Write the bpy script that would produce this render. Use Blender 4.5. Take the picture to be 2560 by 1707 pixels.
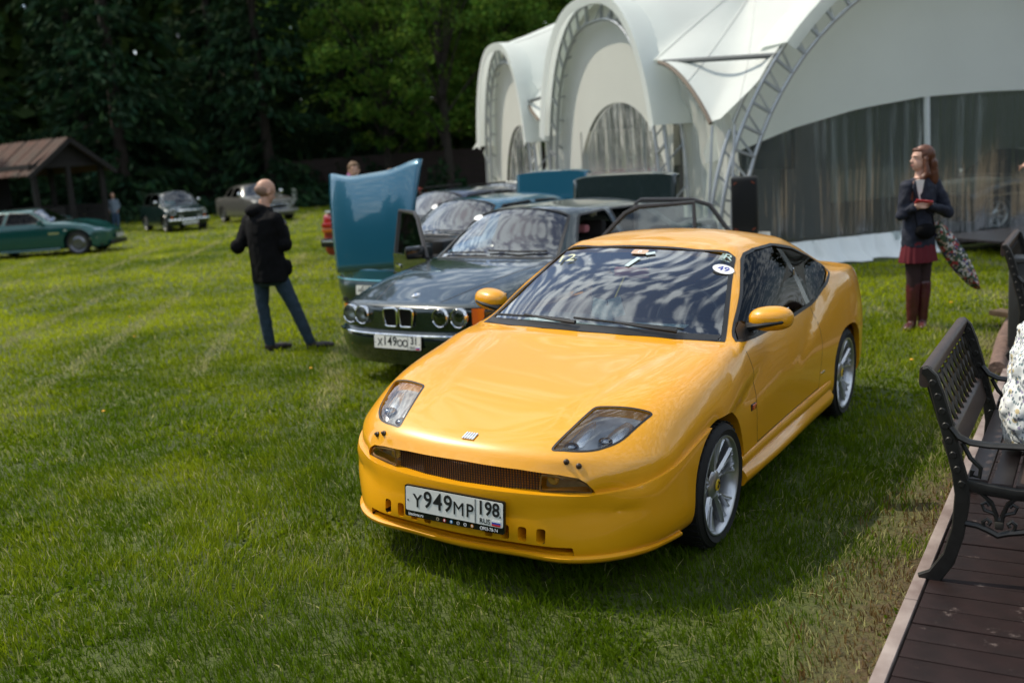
import bpy, bmesh, math, random
import numpy as np
from mathutils import Vector, Matrix, noise
from mathutils.bvhtree import BVHTree
rad = math.radians
SC = bpy.context.scene
for o in list(bpy.data.objects): bpy.data.objects.remove(o)
COL = SC.collection

# ------------------------------------------------------------------ camera
CAM_H, CAM_PITCH, CAM_ROLL, CAM_F = 1.938, rad(10.53), rad(-4.03), 2579.4 / 2560 * 36
_f = Vector((0, math.cos(CAM_PITCH), -math.sin(CAM_PITCH))); _r = Vector((1, 0, 0)); _u = _r.cross(_f)
_c, _s = math.cos(CAM_ROLL), math.sin(CAM_ROLL)
_r2 = _c * _r + _s * _u; _u2 = -_s * _r + _c * _u
cd = bpy.data.cameras.new('camera'); cam = bpy.data.objects.new('camera', cd); COL.objects.link(cam)
cd.sensor_width = 36; cd.lens = CAM_F; cd.clip_end = 500; cd.clip_start = 0.05
cam.matrix_world = Matrix(((_r2.x, _u2.x, -_f.x, 0), (_r2.y, _u2.y, -_f.y, 0), (_r2.z, _u2.z, -_f.z, CAM_H), (0, 0, 0, 1)))
cd.dof.use_dof = True; cd.dof.focus_distance = 4.75; cd.dof.aperture_fstop = 1.8
SC.camera = cam

# ------------------------------------------------------------------ world, sun, exposure
SUN = Vector((-0.68, 0.28, 1.03)).normalized()
el = math.asin(SUN.z); az = math.atan2(SUN.x, SUN.y)
W = bpy.data.worlds.new('World'); SC.world = W; W.use_nodes = True
nt = W.node_tree; nt.nodes.clear()
def wn(t): return nt.nodes.new(t)
out = wn('ShaderNodeOutputWorld'); bg = wn('ShaderNodeBackground'); bg.inputs['Strength'].default_value = 0.15
sky = wn('ShaderNodeTexSky'); sky.sky_type = 'NISHITA'; sky.sun_disc = False
sky.sun_elevation = el; sky.sun_rotation = az; sky.air_density = 1.0; sky.dust_density = 1.0; sky.ozone_density = 1.0
# an even sheet of mackerel cloud over the whole sky (seen mirrored in every windscreen)
tc = wn('ShaderNodeTexCoord'); sp = wn('ShaderNodeSeparateXYZ'); nt.links.new(tc.outputs['Generated'], sp.inputs[0])
mx0 = wn('ShaderNodeMath'); mx0.operation = 'MAXIMUM'; mx0.inputs[1].default_value = 0.0; nt.links.new(sp.outputs['Z'], mx0.inputs[0])
mx = wn('ShaderNodeMath'); mx.operation = 'ADD'; mx.inputs[1].default_value = 0.22; nt.links.new(mx0.outputs[0], mx.inputs[0])
dv = wn('ShaderNodeVectorMath'); dv.operation = 'DIVIDE'; nt.links.new(tc.outputs['Generated'], dv.inputs[0]); nt.links.new(mx.outputs[0], dv.inputs[1])
mp = wn('ShaderNodeMapping'); mp.inputs['Scale'].default_value = (1, 1.25, 0); mp.inputs['Rotation'].default_value = (0, 0, 0.6); nt.links.new(dv.outputs[0], mp.inputs[0])
n1 = wn('ShaderNodeTexNoise'); n1.inputs['Scale'].default_value = 17; n1.inputs['Detail'].default_value = 2.0; n1.inputs['Distortion'].default_value = 0.15; nt.links.new(mp.outputs[0], n1.inputs[0])
n2 = wn('ShaderNodeTexNoise'); n2.inputs['Scale'].default_value = 1.3; n2.inputs['Detail'].default_value = 2; nt.links.new(mp.outputs[0], n2.inputs[0])
ad = wn('ShaderNodeMath'); ad.operation = 'MULTIPLY_ADD'; ad.inputs[1].default_value = 0.55; nt.links.new(n2.outputs['Fac'], ad.inputs[0]); nt.links.new(n1.outputs['Fac'], ad.inputs[2])
cr = wn('ShaderNodeMapRange'); cr.inputs['From Min'].default_value = 0.70; cr.inputs['From Max'].default_value = 0.92; cr.interpolation_type = 'SMOOTHSTEP'; nt.links.new(ad.outputs[0], cr.inputs['Value'])
mxc = wn('ShaderNodeMix'); mxc.data_type = 'RGBA'; mxc.inputs['B'].default_value = (11, 12, 12.6, 1)
nt.links.new(cr.outputs[0], mxc.inputs['Factor']); nt.links.new(sky.outputs[0], mxc.inputs['A'])
nt.links.new(mxc.outputs['Result'], bg.inputs['Color']); nt.links.new(bg.outputs[0], out.inputs[0])
sd = bpy.data.lights.new('sun', 'SUN'); sd.energy = 4.5; sd.angle = rad(0.6); sd.color = (1, 0.91, 0.76)
so = bpy.data.objects.new('sun', sd); COL.objects.link(so); so.rotation_euler = SUN.to_track_quat('Z', 'Y').to_euler()
SC.view_settings.view_transform = 'Standard'; SC.view_settings.look = 'None'; SC.view_settings.exposure = -0.12; SC.view_settings.gamma = 1
SC.cycles.use_denoising = True; SC.cycles.max_bounces = 8; SC.cycles.transparent_max_bounces = 16

# ------------------------------------------------------------------ materials
MAT = {}
def mat(name, col=(0.5, 0.5, 0.5), rough=0.5, metal=0.0, coat=0.0, spec=0.5, **k):
    if name in MAT: return MAT[name]
    m = bpy.data.materials.new(name); m.use_nodes = True; b = m.node_tree.nodes['Principled BSDF']
    b.inputs['Base Color'].default_value = (*col, 1); b.inputs['Roughness'].default_value = rough; b.inputs['Metallic'].default_value = metal
    b.inputs['Coat Weight'].default_value = coat; b.inputs['Coat Roughness'].default_value = k.get('coat_rough', 0.03); b.inputs['Specular IOR Level'].default_value = spec
    if 'sheen' in k: b.inputs['Sheen Weight'].default_value = k['sheen']
    if 'emit' in k: b.inputs['Emission Color'].default_value = (*k['emit'], 1); b.inputs['Emission Strength'].default_value = k.get('es', 1)
    if 'vary' in k:   # noise variation of colour: (scale, amount, detail)
        s, a, d = k['vary']; t = m.node_tree; nn = t.nodes.new('ShaderNodeTexNoise'); nn.inputs['Scale'].default_value = s; nn.inputs['Detail'].default_value = d
        co = t.nodes.new('ShaderNodeTexCoord'); t.links.new(co.outputs['Object'], nn.inputs[0])
        mr = t.nodes.new('ShaderNodeMapRange'); mr.inputs['From Min'].default_value = 0.3; mr.inputs['From Max'].default_value = 0.7
        t.links.new(nn.outputs['Fac'], mr.inputs['Value']); mi = t.nodes.new('ShaderNodeMix'); mi.data_type = 'RGBA'
        c2 = k.get('col2', tuple(max(0, c * (1 - a)) for c in col)); mi.inputs['A'].default_value = (*c2, 1); mi.inputs['B'].default_value = (*col, 1)
        t.links.new(mr.outputs[0], mi.inputs['Factor']); t.links.new(mi.outputs['Result'], b.inputs['Base Color'])
        if k.get('bump'):
            bp = t.nodes.new('ShaderNodeBump'); bp.inputs['Strength'].default_value = k['bump']; bp.inputs['Distance'].default_value = k.get('bdist', 0.01)
            t.links.new(nn.outputs['Fac'], bp.inputs['Height']); t.links.new(bp.outputs[0], b.inputs['Normal'])
    MAT[name] = m; return m
def glass(name, tint=(0.75, 0.8, 0.8), ior=1.5, boost=1.0, rough=0.0):
    """thin sheet of glass: a clear tinted pane that mirrors by Fresnel"""
    if name in MAT: return MAT[name]
    m = bpy.data.materials.new(name); m.use_nodes = True; t = m.node_tree; t.nodes.clear()
    o = t.nodes.new('ShaderNodeOutputMaterial'); mi = t.nodes.new('ShaderNodeMixShader'); tr = t.nodes.new('ShaderNodeBsdfTransparent'); gl = t.nodes.new('ShaderNodeBsdfGlossy')
    fr = t.nodes.new('ShaderNodeFresnel'); fr.inputs['IOR'].default_value = ior; mu = t.nodes.new('ShaderNodeMath'); mu.operation = 'MULTIPLY'; mu.use_clamp = True; mu.inputs[1].default_value = boost
    tr.inputs[0].default_value = (*tint, 1); gl.inputs['Roughness'].default_value = rough; gl.inputs[0].default_value = (1, 1, 1, 1)
    t.links.new(fr.outputs[0], mu.inputs[0]); t.links.new(mu.outputs[0], mi.inputs[0]); t.links.new(tr.outputs[0], mi.inputs[1]); t.links.new(gl.outputs[0], mi.inputs[2]); t.links.new(mi.outputs[0], o.inputs[0])
    MAT[name] = m; return m
black_plastic = mat('black_plastic', (0.012, 0.012, 0.012), 0.45)
black_gloss = mat('black_gloss', (0.008, 0.008, 0.008), 0.15)
rubber = mat('rubber', (0.012, 0.012, 0.012), 0.75, vary=(40, 0.3, 3))
chrome = mat('chrome', (0.8, 0.8, 0.8), 0.08, 1.0)
silver = mat('wheel_silver', (0.56, 0.57, 0.59), 0.3, 0.85, coat=0.3)
white_plate = mat('plate_white', (0.72, 0.72, 0.68), 0.35)
ink = mat('ink', (0.01, 0.01, 0.01), 0.5)
white_ink = mat('white_ink', (0.8, 0.8, 0.8), 0.5)
seat_fabric = mat('seat_fabric', (0.03, 0.03, 0.032), 0.9)
wind_glass = glass('windscreen_glass', (0.80, 0.86, 0.85), 1.52, 2.6, .02)
side_glass = glass('side_glass', (0.13, 0.16, 0.15), 1.5, 0.32)
lens_glass = glass('lens_glass', (0.95, 0.96, 0.97), 1.5, 1.6)

# ------------------------------------------------------------------ helpers
def link(name, me, m=None, parent=None):
    o = bpy.data.objects.new(name, me); COL.objects.link(o)
    if m is not None and me is not None:
        for q in (m if isinstance(m, (list, tuple)) else [m]): me.materials.append(q)
    if parent: o.parent = parent
    return o
def tag(o, label=None, cat=None, group=None, kind=None):
    for k, v in (('label', label), ('category', cat), ('group', group), ('kind', kind)):
        if v: o[k] = v
    return o
def empty(name, loc=(0, 0, 0), rz=0, **k):
    o = bpy.data.objects.new(name, None); COL.objects.link(o); o.location = loc; o.rotation_euler = (0, 0, rz); o.empty_display_size = 0.2
    return tag(o, **k) if k else o
def copy_tree(o, parent=None):
    c = o.copy(); COL.objects.link(c)
    if parent: c.parent = parent
    for ch in o.children: copy_tree(ch, c)
    return c
def bm_mesh(bm, name='m', smooth=None, recalc=True):
    if recalc: bmesh.ops.recalc_face_normals(bm, faces=bm.faces)
    if smooth is not None:
        for f in bm.faces: f.smooth = True
        for e in bm.edges:
            if len(e.link_faces) == 2 and e.calc_face_angle(0) > smooth: e.smooth = False
    me = bpy.data.meshes.new(name); bm.to_mesh(me); bm.free(); return me
class MB:
    """collects simple solids, then links them as one mesh"""
    def __init__(s): s.bm = bmesh.new()
    def quadstrip(s, A, B, closed=False):
        a = [s.bm.verts.new(p) for p in A]; b = [s.bm.verts.new(p) for p in B]
        n = len(a)
        for i in range(n if closed else n - 1): s.bm.faces.new((a[i], a[(i + 1) % n], b[(i + 1) % n], b[i]))
        return s
    def box(s, c, d, rot=None, bev=0):
        r = bmesh.ops.create_cube(s.bm, size=1); M = Matrix.Translation(c) @ (rot.to_4x4() if rot else Matrix()) @ Matrix.Diagonal((*d, 1))
        bmesh.ops.transform(s.bm, matrix=M, verts=r['verts'])
        if bev:
            ed = list({e for v in r['verts'] for e in v.link_edges}); bmesh.ops.bevel(s.bm, geom=ed, offset=bev, segments=2, affect='EDGES', profile=0.6)
        return s
    def tube(s, pts, r, n=8, cap=True, flat=None):
        pts = [Vector(p) for p in pts]; R = r if isinstance(r, (list, tuple)) else [r] * len(pts); rings = []
        up = None
        for i, p in enumerate(pts):
            t = (pts[min(i + 1, len(pts) - 1)] - pts[max(i - 1, 0)]).normalized()
            if up is None: up = Vector((0, 0, 1)) if abs(t.z) < 0.9 else Vector((1, 0, 0))
            a = t.cross(up).normalized(); b = a.cross(t).normalized(); up = b
            k = flat or (1, 1)
            rings.append([s.bm.verts.new(p + (a * math.cos(q) * k[0] + b * math.sin(q) * k[1]) * R[i]) for q in [2 * math.pi * j / n for j in range(n)]])
        for A, B in zip(rings, rings[1:]):
            for j in range(n): s.bm.faces.new((A[j], A[(j + 1) % n], B[(j + 1) % n], B[j]))
        if cap: s.bm.faces.new(rings[0][::-1]); s.bm.faces.new(rings[-1])
        return s
    def bar(s, a, b, w, h):   # rectangular bar from a to b
        a, b = Vector(a), Vector(b); t = b - a; L = t.length
        q = t.to_track_quat('Y', 'Z').to_matrix(); return s.box((a + b) / 2, (w, L, h), q)
    def lathe(s, prof, n=32, M=None, axis='x', cap=False):
        # prof: list of (axial, radius)
        rings = []
        for a, r in prof:
            rings.append([s.bm.verts.new((M or Matrix()) @ Vector((a, r * math.cos(t), r * math.sin(t)))) for t in [2 * math.pi * j / n for j in range(n)]])
        for A, B in zip(rings, rings[1:]):
            for j in range(n): s.bm.faces.new((A[j], A[(j + 1) % n], B[(j + 1) % n], B[j]))
        if cap: s.bm.faces.new(rings[0]); s.bm.faces.new(rings[-1][::-1])
        return s
    def prism(s, poly, lo, hi, ax):   # polygon in the two other axes, extruded along ax
        def P(q, h): v = list(q); v.insert(ax, h); return Vector(v)
        a = [s.bm.verts.new(P(q, lo)) for q in poly]; b = [s.bm.verts.new(P(q, hi)) for q in poly]; n = len(a)
        s.bm.faces.new(a); s.bm.faces.new(b[::-1])
        for i in range(n): s.bm.faces.new((a[i], b[i], b[(i + 1) % n], a[(i + 1) % n]))
        return s
    def ball(s, c, r, u=12, v=8, rot=None):
        q = bmesh.ops.create_uvsphere(s.bm, u_segments=u, v_segments=v, radius=1); d = r if isinstance(r, (list, tuple)) else (r, r, r)
        bmesh.ops.transform(s.bm, matrix=Matrix.Translation(c) @ (rot.to_4x4() if rot else Matrix()) @ Matrix.Diagonal((*d, 1)), verts=q['verts']); return s
    def build(s, name, m, parent=None, smooth=rad(40), recalc=True): return link(name, bm_mesh(s.bm, name, smooth, recalc), m, parent)
def text(name, body, size, m, parent, M, thick=0.0008, align='CENTER', sx=1.0, bold=0.0):
    cu = bpy.data.curves.new('t', 'FONT'); cu.body = body; cu.size = size; cu.align_x = align; cu.align_y = 'CENTER'; cu.extrude = thick; cu.resolution_u = 3; cu.offset = bold * size
    o = bpy.data.objects.new('t', cu); COL.objects.link(o); dg = bpy.context.evaluated_depsgraph_get(); me = bpy.data.meshes.new_from_object(o.evaluated_get(dg))
    bpy.data.objects.remove(o); me.transform(Matrix.Diagonal((sx, 1, 1, 1))); me.transform(M); return link(name, me, m, parent)
def round_poly(P, r=0.02, n=4, closed=True):
    """round the corners of a 2-D polygon"""
    out_ = []; N = len(P)
    for i, p in enumerate(P):
        p = Vector(p); a = Vector(P[i - 1]) - p; b = Vector(P[(i + 1) % N]) - p; rr = min(r if not isinstance(r, list) else r[i], a.length * 0.45, b.length * 0.45)
        A = p + a.normalized() * rr; B = p + b.normalized() * rr
        for k in range(n + 1): t = k / n; out_.append(tuple(A * (1 - t) ** 2 + p * 2 * t * (1 - t) + B * t * t))
    return out_
def resample(P, step):
    P = [Vector(p) for p in P]; o = [P[0]]
    for a, b in zip(P, P[1:]):
        n = max(1, int((b - a).length / step))
        for k in range(1, n + 1): o.append(a.lerp(b, k / n))
    return o

# ------------------------------------------------------------------ car body lofting
def makima(Y, n):
    """C1 interpolation through rows of Y (N,...) with n samples per segment"""
    N = len(Y); d = Y[1:] - Y[:-1]; L = np.sqrt((d ** 2).sum(-1)).reshape(N - 1, -1).mean(1) + 1e-6; t = np.concatenate([[0], np.cumsum(L)])
    m = d / L.reshape((-1,) + (1,) * (Y.ndim - 1))
    m0 = 2 * m[0] - m[1]; m00 = 2 * m0 - m[0]; m1 = 2 * m[-1] - m[-2]; m11 = 2 * m1 - m[-1]
    mm = np.concatenate([[m00, m0], m, [m1, m11]]); w = np.abs(mm[1:] - mm[:-1]) + np.abs(mm[1:] + mm[:-1]) / 2 + 1e-9
    w1, w2 = w[2:2 + N], w[:N]; s = (w1 * mm[1:1 + N] + w2 * mm[2:2 + N]) / (w1 + w2); o = []
    for i in range(N - 1):
        for k in range(n):
            u = k / n; h = L[i]
            o.append((2 * u ** 3 - 3 * u ** 2 + 1) * Y[i] + (u ** 3 - 2 * u ** 2 + u) * h * s[i] + (-2 * u ** 3 + 3 * u ** 2) * Y[i + 1] + (u ** 3 - u ** 2) * h * s[i + 1])
    o.append(Y[-1]); return np.array(o)
def cubic(Y, n, sym=False):
    """C2 spline through rows of Y; sym mirrors the ends across x = 0"""
    if sym: k = 3; Y = np.concatenate([Y[k:0:-1] * [-1, 1, 1], Y, Y[-2:-2 - k:-1] * [-1, 1, 1]])
    N = len(Y); L = np.sqrt(((Y[1:] - Y[:-1]) ** 2).sum(-1)).reshape(N - 1, -1).mean(1) + 1e-6; L = L ** .75; A = np.eye(N); B = np.zeros_like(Y)
    for i in range(1, N - 1): A[i, i - 1:i + 2] = L[i - 1], 2 * (L[i - 1] + L[i]), L[i]; B[i] = 6 * ((Y[i + 1] - Y[i]) / L[i] - (Y[i] - Y[i - 1]) / L[i - 1])
    m = np.linalg.solve(A, B.reshape(N, -1)).reshape(Y.shape); o = []
    for i in (range(3, N - 4) if sym else range(N - 1)):
        for k in range(n):
            u = k / n; v = 1 - u; o.append(v * Y[i] + u * Y[i + 1] + L[i] ** 2 / 6 * ((v ** 3 - v) * m[i] + (u ** 3 - u) * m[i + 1]))
    o.append(Y[-4] if sym else Y[-1]); return np.array(o)
def loft(rows, nu, nv, smooth=2, c2=False):
    G = np.array(rows, float)
    if c2: G = cubic(G, nu); G = np.swapaxes(cubic(np.swapaxes(G, 0, 1), nv, True), 0, 1)
    else: G = makima(G, nu); G = np.swapaxes(makima(np.swapaxes(G, 0, 1), nv), 0, 1)
    for _ in range(smooth):   # relax curvature, keep the symmetry plane and the ends
        H = G.copy(); X = np.concatenate([G[:, 1:2] * [-1, 1, 1], G, G[:, -2:-1] * [-1, 1, 1]], 1)
        H[1:-1] = 0.5 * G[1:-1] + 0.125 * (G[2:] + G[:-2]) + 0.125 * (X[1:-1, 2:] + X[1:-1, :-2]); H[:, 0, 0] = 0; H[:, -1, 0] = 0; G = H
    return G
def grid_solid(G, off=0.0, i0=0, i1=None):
    """closed two-sided solid of a half grid"""
    G = G[i0:i1]; R, C = G.shape[:2]; bm = bmesh.new(); ring = []
    for r in range(R):
        a = [bm.verts.new(G[r, c]) for c in range(C)]; b = [bm.verts.new(G[r, c] * [-1, 1, 1]) for c in range(C - 2, 0, -1)]; ring.append(a + b)
    n = len(ring[0])
    for r in range(R - 1):
        for c in range(n): bm.faces.new((ring[r][c], ring[r][(c + 1) % n], ring[r + 1][(c + 1) % n], ring[r + 1][c]))
    bm.faces.new(ring[0]); bm.faces.new(ring[-1][::-1]); bmesh.ops.recalc_face_normals(bm, faces=bm.faces)
    if off:
        bm.normal_update(); N = [(v, v.normal.copy()) for v in bm.verts]
        for v, q in N: v.co += q * off
    return bm
def to_mesh(bm):
    bmesh.ops.triangulate(bm, faces=[f for f in bm.faces if len(f.verts) > 4]); me = bpy.data.meshes.new('b'); bm.to_mesh(me); bm.free(); return me
def boolean(me, cutters, op='DIFFERENCE', solver='MANIFOLD'):
    a = bpy.data.objects.new('a', me); COL.objects.link(a); tmp = [a]
    for c in cutters:
        if isinstance(c, MB): bmesh.ops.recalc_face_normals(c.bm, faces=c.bm.faces); c = to_mesh(c.bm)
        b = bpy.data.objects.new('b', c); COL.objects.link(b); tmp.append(b)
        q = a.modifiers.new('b', 'BOOLEAN'); q.object = b; q.operation = op; q.solver = solver
    dg = bpy.context.evaluated_depsgraph_get(); r = bpy.data.meshes.new_from_object(a.evaluated_get(dg))
    for o in tmp: bpy.data.objects.remove(o)
    if len(r.polygons) == 0 and solver == 'MANIFOLD': return None
    return r
def skin_of(me, bvh, tol=0.0025, keep=True):
    """faces of a boolean result that lie on the given surface"""
    bm = bmesh.new(); bm.from_mesh(me); dele = []
    for f in bm.faces:
        q = bvh.find_nearest(f.calc_center_median())
        if (q[3] is None or q[3] > tol) == keep: dele.append(f)
    bmesh.ops.delete(bm, geom=dele, context='FACES'); return bm
def finish(me, name, mats, parent, bvh=None, ang=rad(32), tol=0.003, second=1):
    bm = bmesh.new(); bm.from_mesh(me)
    for f in bm.faces:
        f.smooth = True; f.material_index = 0
        if bvh:
            q = bvh.find_nearest(f.calc_center_median())
            if q[3] is None or q[3] > tol: f.material_index = second
    for e in bm.edges:
        if len(e.link_faces) == 2 and (e.calc_face_angle(0) > ang or e.link_faces[0].material_index != e.link_faces[1].material_index): e.smooth = False
    m2 = bpy.data.meshes.new(name); bm.to_mesh(m2); bm.free(); m2.materials.clear(); return link(name, m2, mats, parent)
def fair(obs, ax, deg=3, off=0.0):
    """even out panes: replace their coordinate ax by one low-order polynomial of the other two"""
    obs = obs if isinstance(obs, list) else [obs]; C = []
    for ob in obs: c = np.empty(len(ob.data.vertices) * 3); ob.data.vertices.foreach_get('co', c); C.append(c.reshape(-1, 3))
    A = np.concatenate(C); a, b = [k for k in range(3) if k != ax]; m, s, m2, s2 = A[:, b].mean(), A[:, b].std() + 1e-6, A[:, a].mean(), A[:, a].std() + 1e-6
    if ax == 2: m2 = 0
    def T(c): return np.stack([((c[:, a] - m2) / s2) ** i * ((c[:, b] - m) / s) ** j for i in range(deg + 1) for j in range(deg + 1 - i) if ax != 2 or i % 2 == 0], 1)
    k = np.linalg.lstsq(T(A), A[:, ax], rcond=None)[0]
    for ob, c in zip(obs, C): c[:, ax] = T(c) @ k + off; ob.data.vertices.foreach_set('co', c.reshape(-1)); ob.data.update()
    return obs[0]
def cast(bvh, pts, ax, frm, off=0.0):
    """project 2-D points along axis ax onto a surface, from coordinate frm"""
    o = []; d = Vector((0, 0, 0)); d[ax] = -1 if frm > 0 else 1
    for q in pts:
        v = list(q); v.insert(ax, frm); h = bvh.ray_cast(Vector(v), d)
        if h[0] is not None: o.append((h[0] + h[1] * off, h[1] if h[1].dot(d) < 0 else -h[1]))
    return o
def ribbon(name, PN, w, m, parent, lift=0.0015, closed=True):
    """flat strip lying on a surface along points with normals"""
    A, B = [], []; n = len(PN)
    for i in range(n):
        p, nn = PN[i]; t = (PN[(i + 1) % n if closed else min(i + 1, n - 1)][0] - PN[i - 1 if closed else max(i - 1, 0)][0]).normalized(); s = nn.cross(t).normalized()
        A.append(p + nn * lift + s * w / 2); B.append(p + nn * lift - s * w / 2)
    return MB().quadstrip(A, B, closed).build(name, m, parent, recalc=False)
# ------------------------------------------------------------------ wheels and plates
def wheel(parent, c, side, R, rim, w, style='spoke', n=10, steer=0.0, rimmat=None):
    """side = -1/+1: outward direction along x"""
    M = Matrix.Translation(c) @ Matrix.Rotation(steer, 4, 'Z') @ Matrix.Diagonal((side, 1, 1, 1)); rm = rimmat or silver
    h = w / 2
    root = empty('wheel'); root.parent = parent; root.matrix_local = M
    t = MB().lathe([(-h * .8, rim), (-h, rim + .02), (-h, R - .035), (-h + .015, R - .012), (-h + .04, R - .002), (-.03, R), (.03, R), (h - .04, R - .002), (h - .015, R - .012), (h - .004, R - .035), (h + .004, (R + rim) / 2), (h - .006, rim + .012), (h - .012, rim)], 56).build('tyre', rubber, root)
    if n >= 8:
        b = MB()
        for k in range(46):
            for sx in (-1, 1):
                a = 2 * math.pi * (k + .25 * sx) / 46; b.box((sx * (h - .045), (R + .0005) * math.cos(a), (R + .0005) * math.sin(a)), (.05, .004, .022), Matrix.Rotation(a, 3, 'X'))
        b.build('tread_groove', black_plastic, root)['kind'] = 'stuff'
    r = MB().lathe([(-h * .9, rim - .02), (h * .5, rim - .025), (h - .03, rim - .016), (h - .012, rim - .012), (h - .004, rim - .004), (h - .004, rim + .004), (h - .012, rim + .006)], 56).build('rim', rm, root)
    MB().lathe([(-h * .25, .02), (-h * .25, rim - .05)], 40).build('brake_disc', mat('brake_steel', (0.12, 0.12, 0.12), 0.35, 1.0), root)
    sp = MB()
    def blade(a0, a1, r0, r1, w0, w1, x0, x1, th=.022):
        # tapered twisted bar in polar coordinates
        P = []
        for k in range(5):
            u = k / 4; a = a0 + (a1 - a0) * u; rr = r0 + (r1 - r0) * u; ww = (w0 + (w1 - w0) * u) / 2; x = x0 + (x1 - x0) * (u ** 1.5)
            er = Vector((0, math.cos(a), math.sin(a))); et = Vector((0, -math.sin(a), math.cos(a))); p = er * rr
            P.append([p + et * ww * .35 + Vector((x, 0, 0)), p + et * ww + Vector((x - th * .7, 0, 0)), p + et * ww * .6 + Vector((x - th * 1.6, 0, 0)), p - et * ww * .6 + Vector((x - th * 1.6, 0, 0)), p - et * ww + Vector((x - th * .7, 0, 0)), p - et * ww * .35 + Vector((x, 0, 0))])
        V = [[sp.bm.verts.new(q) for q in row] for row in P]
        for A, B in zip(V, V[1:]):
            for j in range(6): sp.bm.faces.new((A[j], A[(j + 1) % 6], B[(j + 1) % 6], B[j]))
        sp.bm.faces.new(V[0]); sp.bm.faces.new(V[-1][::-1])
    if style == 'split':
        for k in range(n // 2):
            a = 4 * math.pi * k / n + .3; da = math.pi / n
            for s in (-1, 1):
                blade(a + s * .10, a + s * da * 1.02, .05, rim - .018, .030, .017, h - .045, h - .016)
                blade(a + s * .16, a + s * da * .42, rim * .45, rim - .018, .013, .010, h - .034, h - .018)
    elif style == 'spoke':
        for k in range(n): blade(2 * math.pi * k / n, 2 * math.pi * k / n, .05, rim - .018, .04, .03, h - .04, h - .018)
    else:
        sp.lathe([(h - .03, .04), (h - .025, rim * .55), (h - .05, rim * .8), (h - .04, rim - .02)], 32)
    sp.build('spoke', rm, root, smooth=rad(25))['kind'] = 'stuff'
    MB().lathe([(h - .05, .075), (h - .04, .065), (h - .034, .035)], 24, cap=True).build('hub', rm, root)
    return root
def plate(parent, M, left, right, frame=True, holder=None):
    """Russian number plate 520 x 112 mm; text runs along local +x of M, facing +z"""
    root = empty('number_plate'); root.parent = parent; root.matrix_local = M
    lo = -.085 if holder else -.063
    MB().prism(round_poly([(-.267, lo), (.267, lo), (.267, .063), (-.267, .063)], .012), -.012, 0, 2).build('plate_frame', black_gloss, root)
    MB().prism(round_poly([(-.26, -.056), (.26, -.056), (.26, .056), (-.26, .056)], .01), -.004, .0022, 2).build('plate', white_plate, root)
    z = .0032; T = Matrix.Translation
    b = MB().box((.118, 0, z), (.003, .108, .0012))
    for x in (-.247, .247): b.prism([(x + .004 * math.cos(a), -.008 + .004 * math.sin(a)) for a in [k * math.pi / 4 for k in range(8)]], z - .0008, z + .0006, 2)
    b.build('plate_border', ink, root)['kind'] = 'stuff'
    x = -.222
    for ch in left:
        big = ch.isdigit(); s = .108 if big else .086; wd = .052 if big else .056
        text('character', ch, s, ink, root, T((x + wd / 2, .004 if big else -.008, z)), sx=.92 if big else .95, bold=.014 if big else (0 if ch == 'M' else .010)); x += wd + .003
    text('region_code', right, .086, ink, root, T((.186, .017, z)), sx=.9, bold=.02)
    text('country_code', 'RUS', .032, ink, root, T((.168, -.039, z)))
    for k, c in enumerate((white_ink, mat('flag_blue', (.02, .06, .4), .4), mat('flag_red', (.55, .02, .02), .4))): MB().box((.226, -.031 - .0085 * k, z), (.044, .0085, .001)).build('flag_stripe', c, root)
    return root
def front_matrix(p, tilt=0.0):
    """plate frame on a car nose: local x -> car -x, local z -> car +y"""
    return Matrix.Translation(p) @ Matrix(((-1, 0, 0, 0), (0, 0, 1, 0), (0, 1, 0, 0), (0, 0, 0, 1))) @ Matrix.Rotation(tilt, 4, 'X')
def seat(parent, c, m=seat_fabric):
    s = empty('seat', c); s.parent = parent
    MB().box((0, .1, .1), (.48, .5, .16), None, .05).build('cushion', m, s); MB().box((0, -.2, .42), (.48, .14, .62), Matrix.Rotation(.25, 3, 'X'), .05).build('backrest', m, s)
    MB().box((0, -.31, .80), (.27, .1, .17), Matrix.Rotation(.2, 3, 'X'), .04).build('headrest', m, s)
def steering(parent, c, m=black_plastic):
    b = MB(); R = Matrix.Rotation(rad(-65), 3, 'X'); ring = [Vector(c) + R @ Vector((.18 * math.cos(a), .18 * math.sin(a), 0)) for a in [k * math.pi / 12 for k in range(25)]]
    b.tube(ring, .014, 8, False); b.ball(c, (.06, .06, .04)); b.bar(Vector(c) + R @ Vector((-.17, 0, 0)), Vector(c) + R @ Vector((.17, 0, 0)), .03, .015); b.bar(c, Vector(c) + Vector((0, .3, -.12)), .04, .04)
    b.build('steering_wheel', m, parent)

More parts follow.
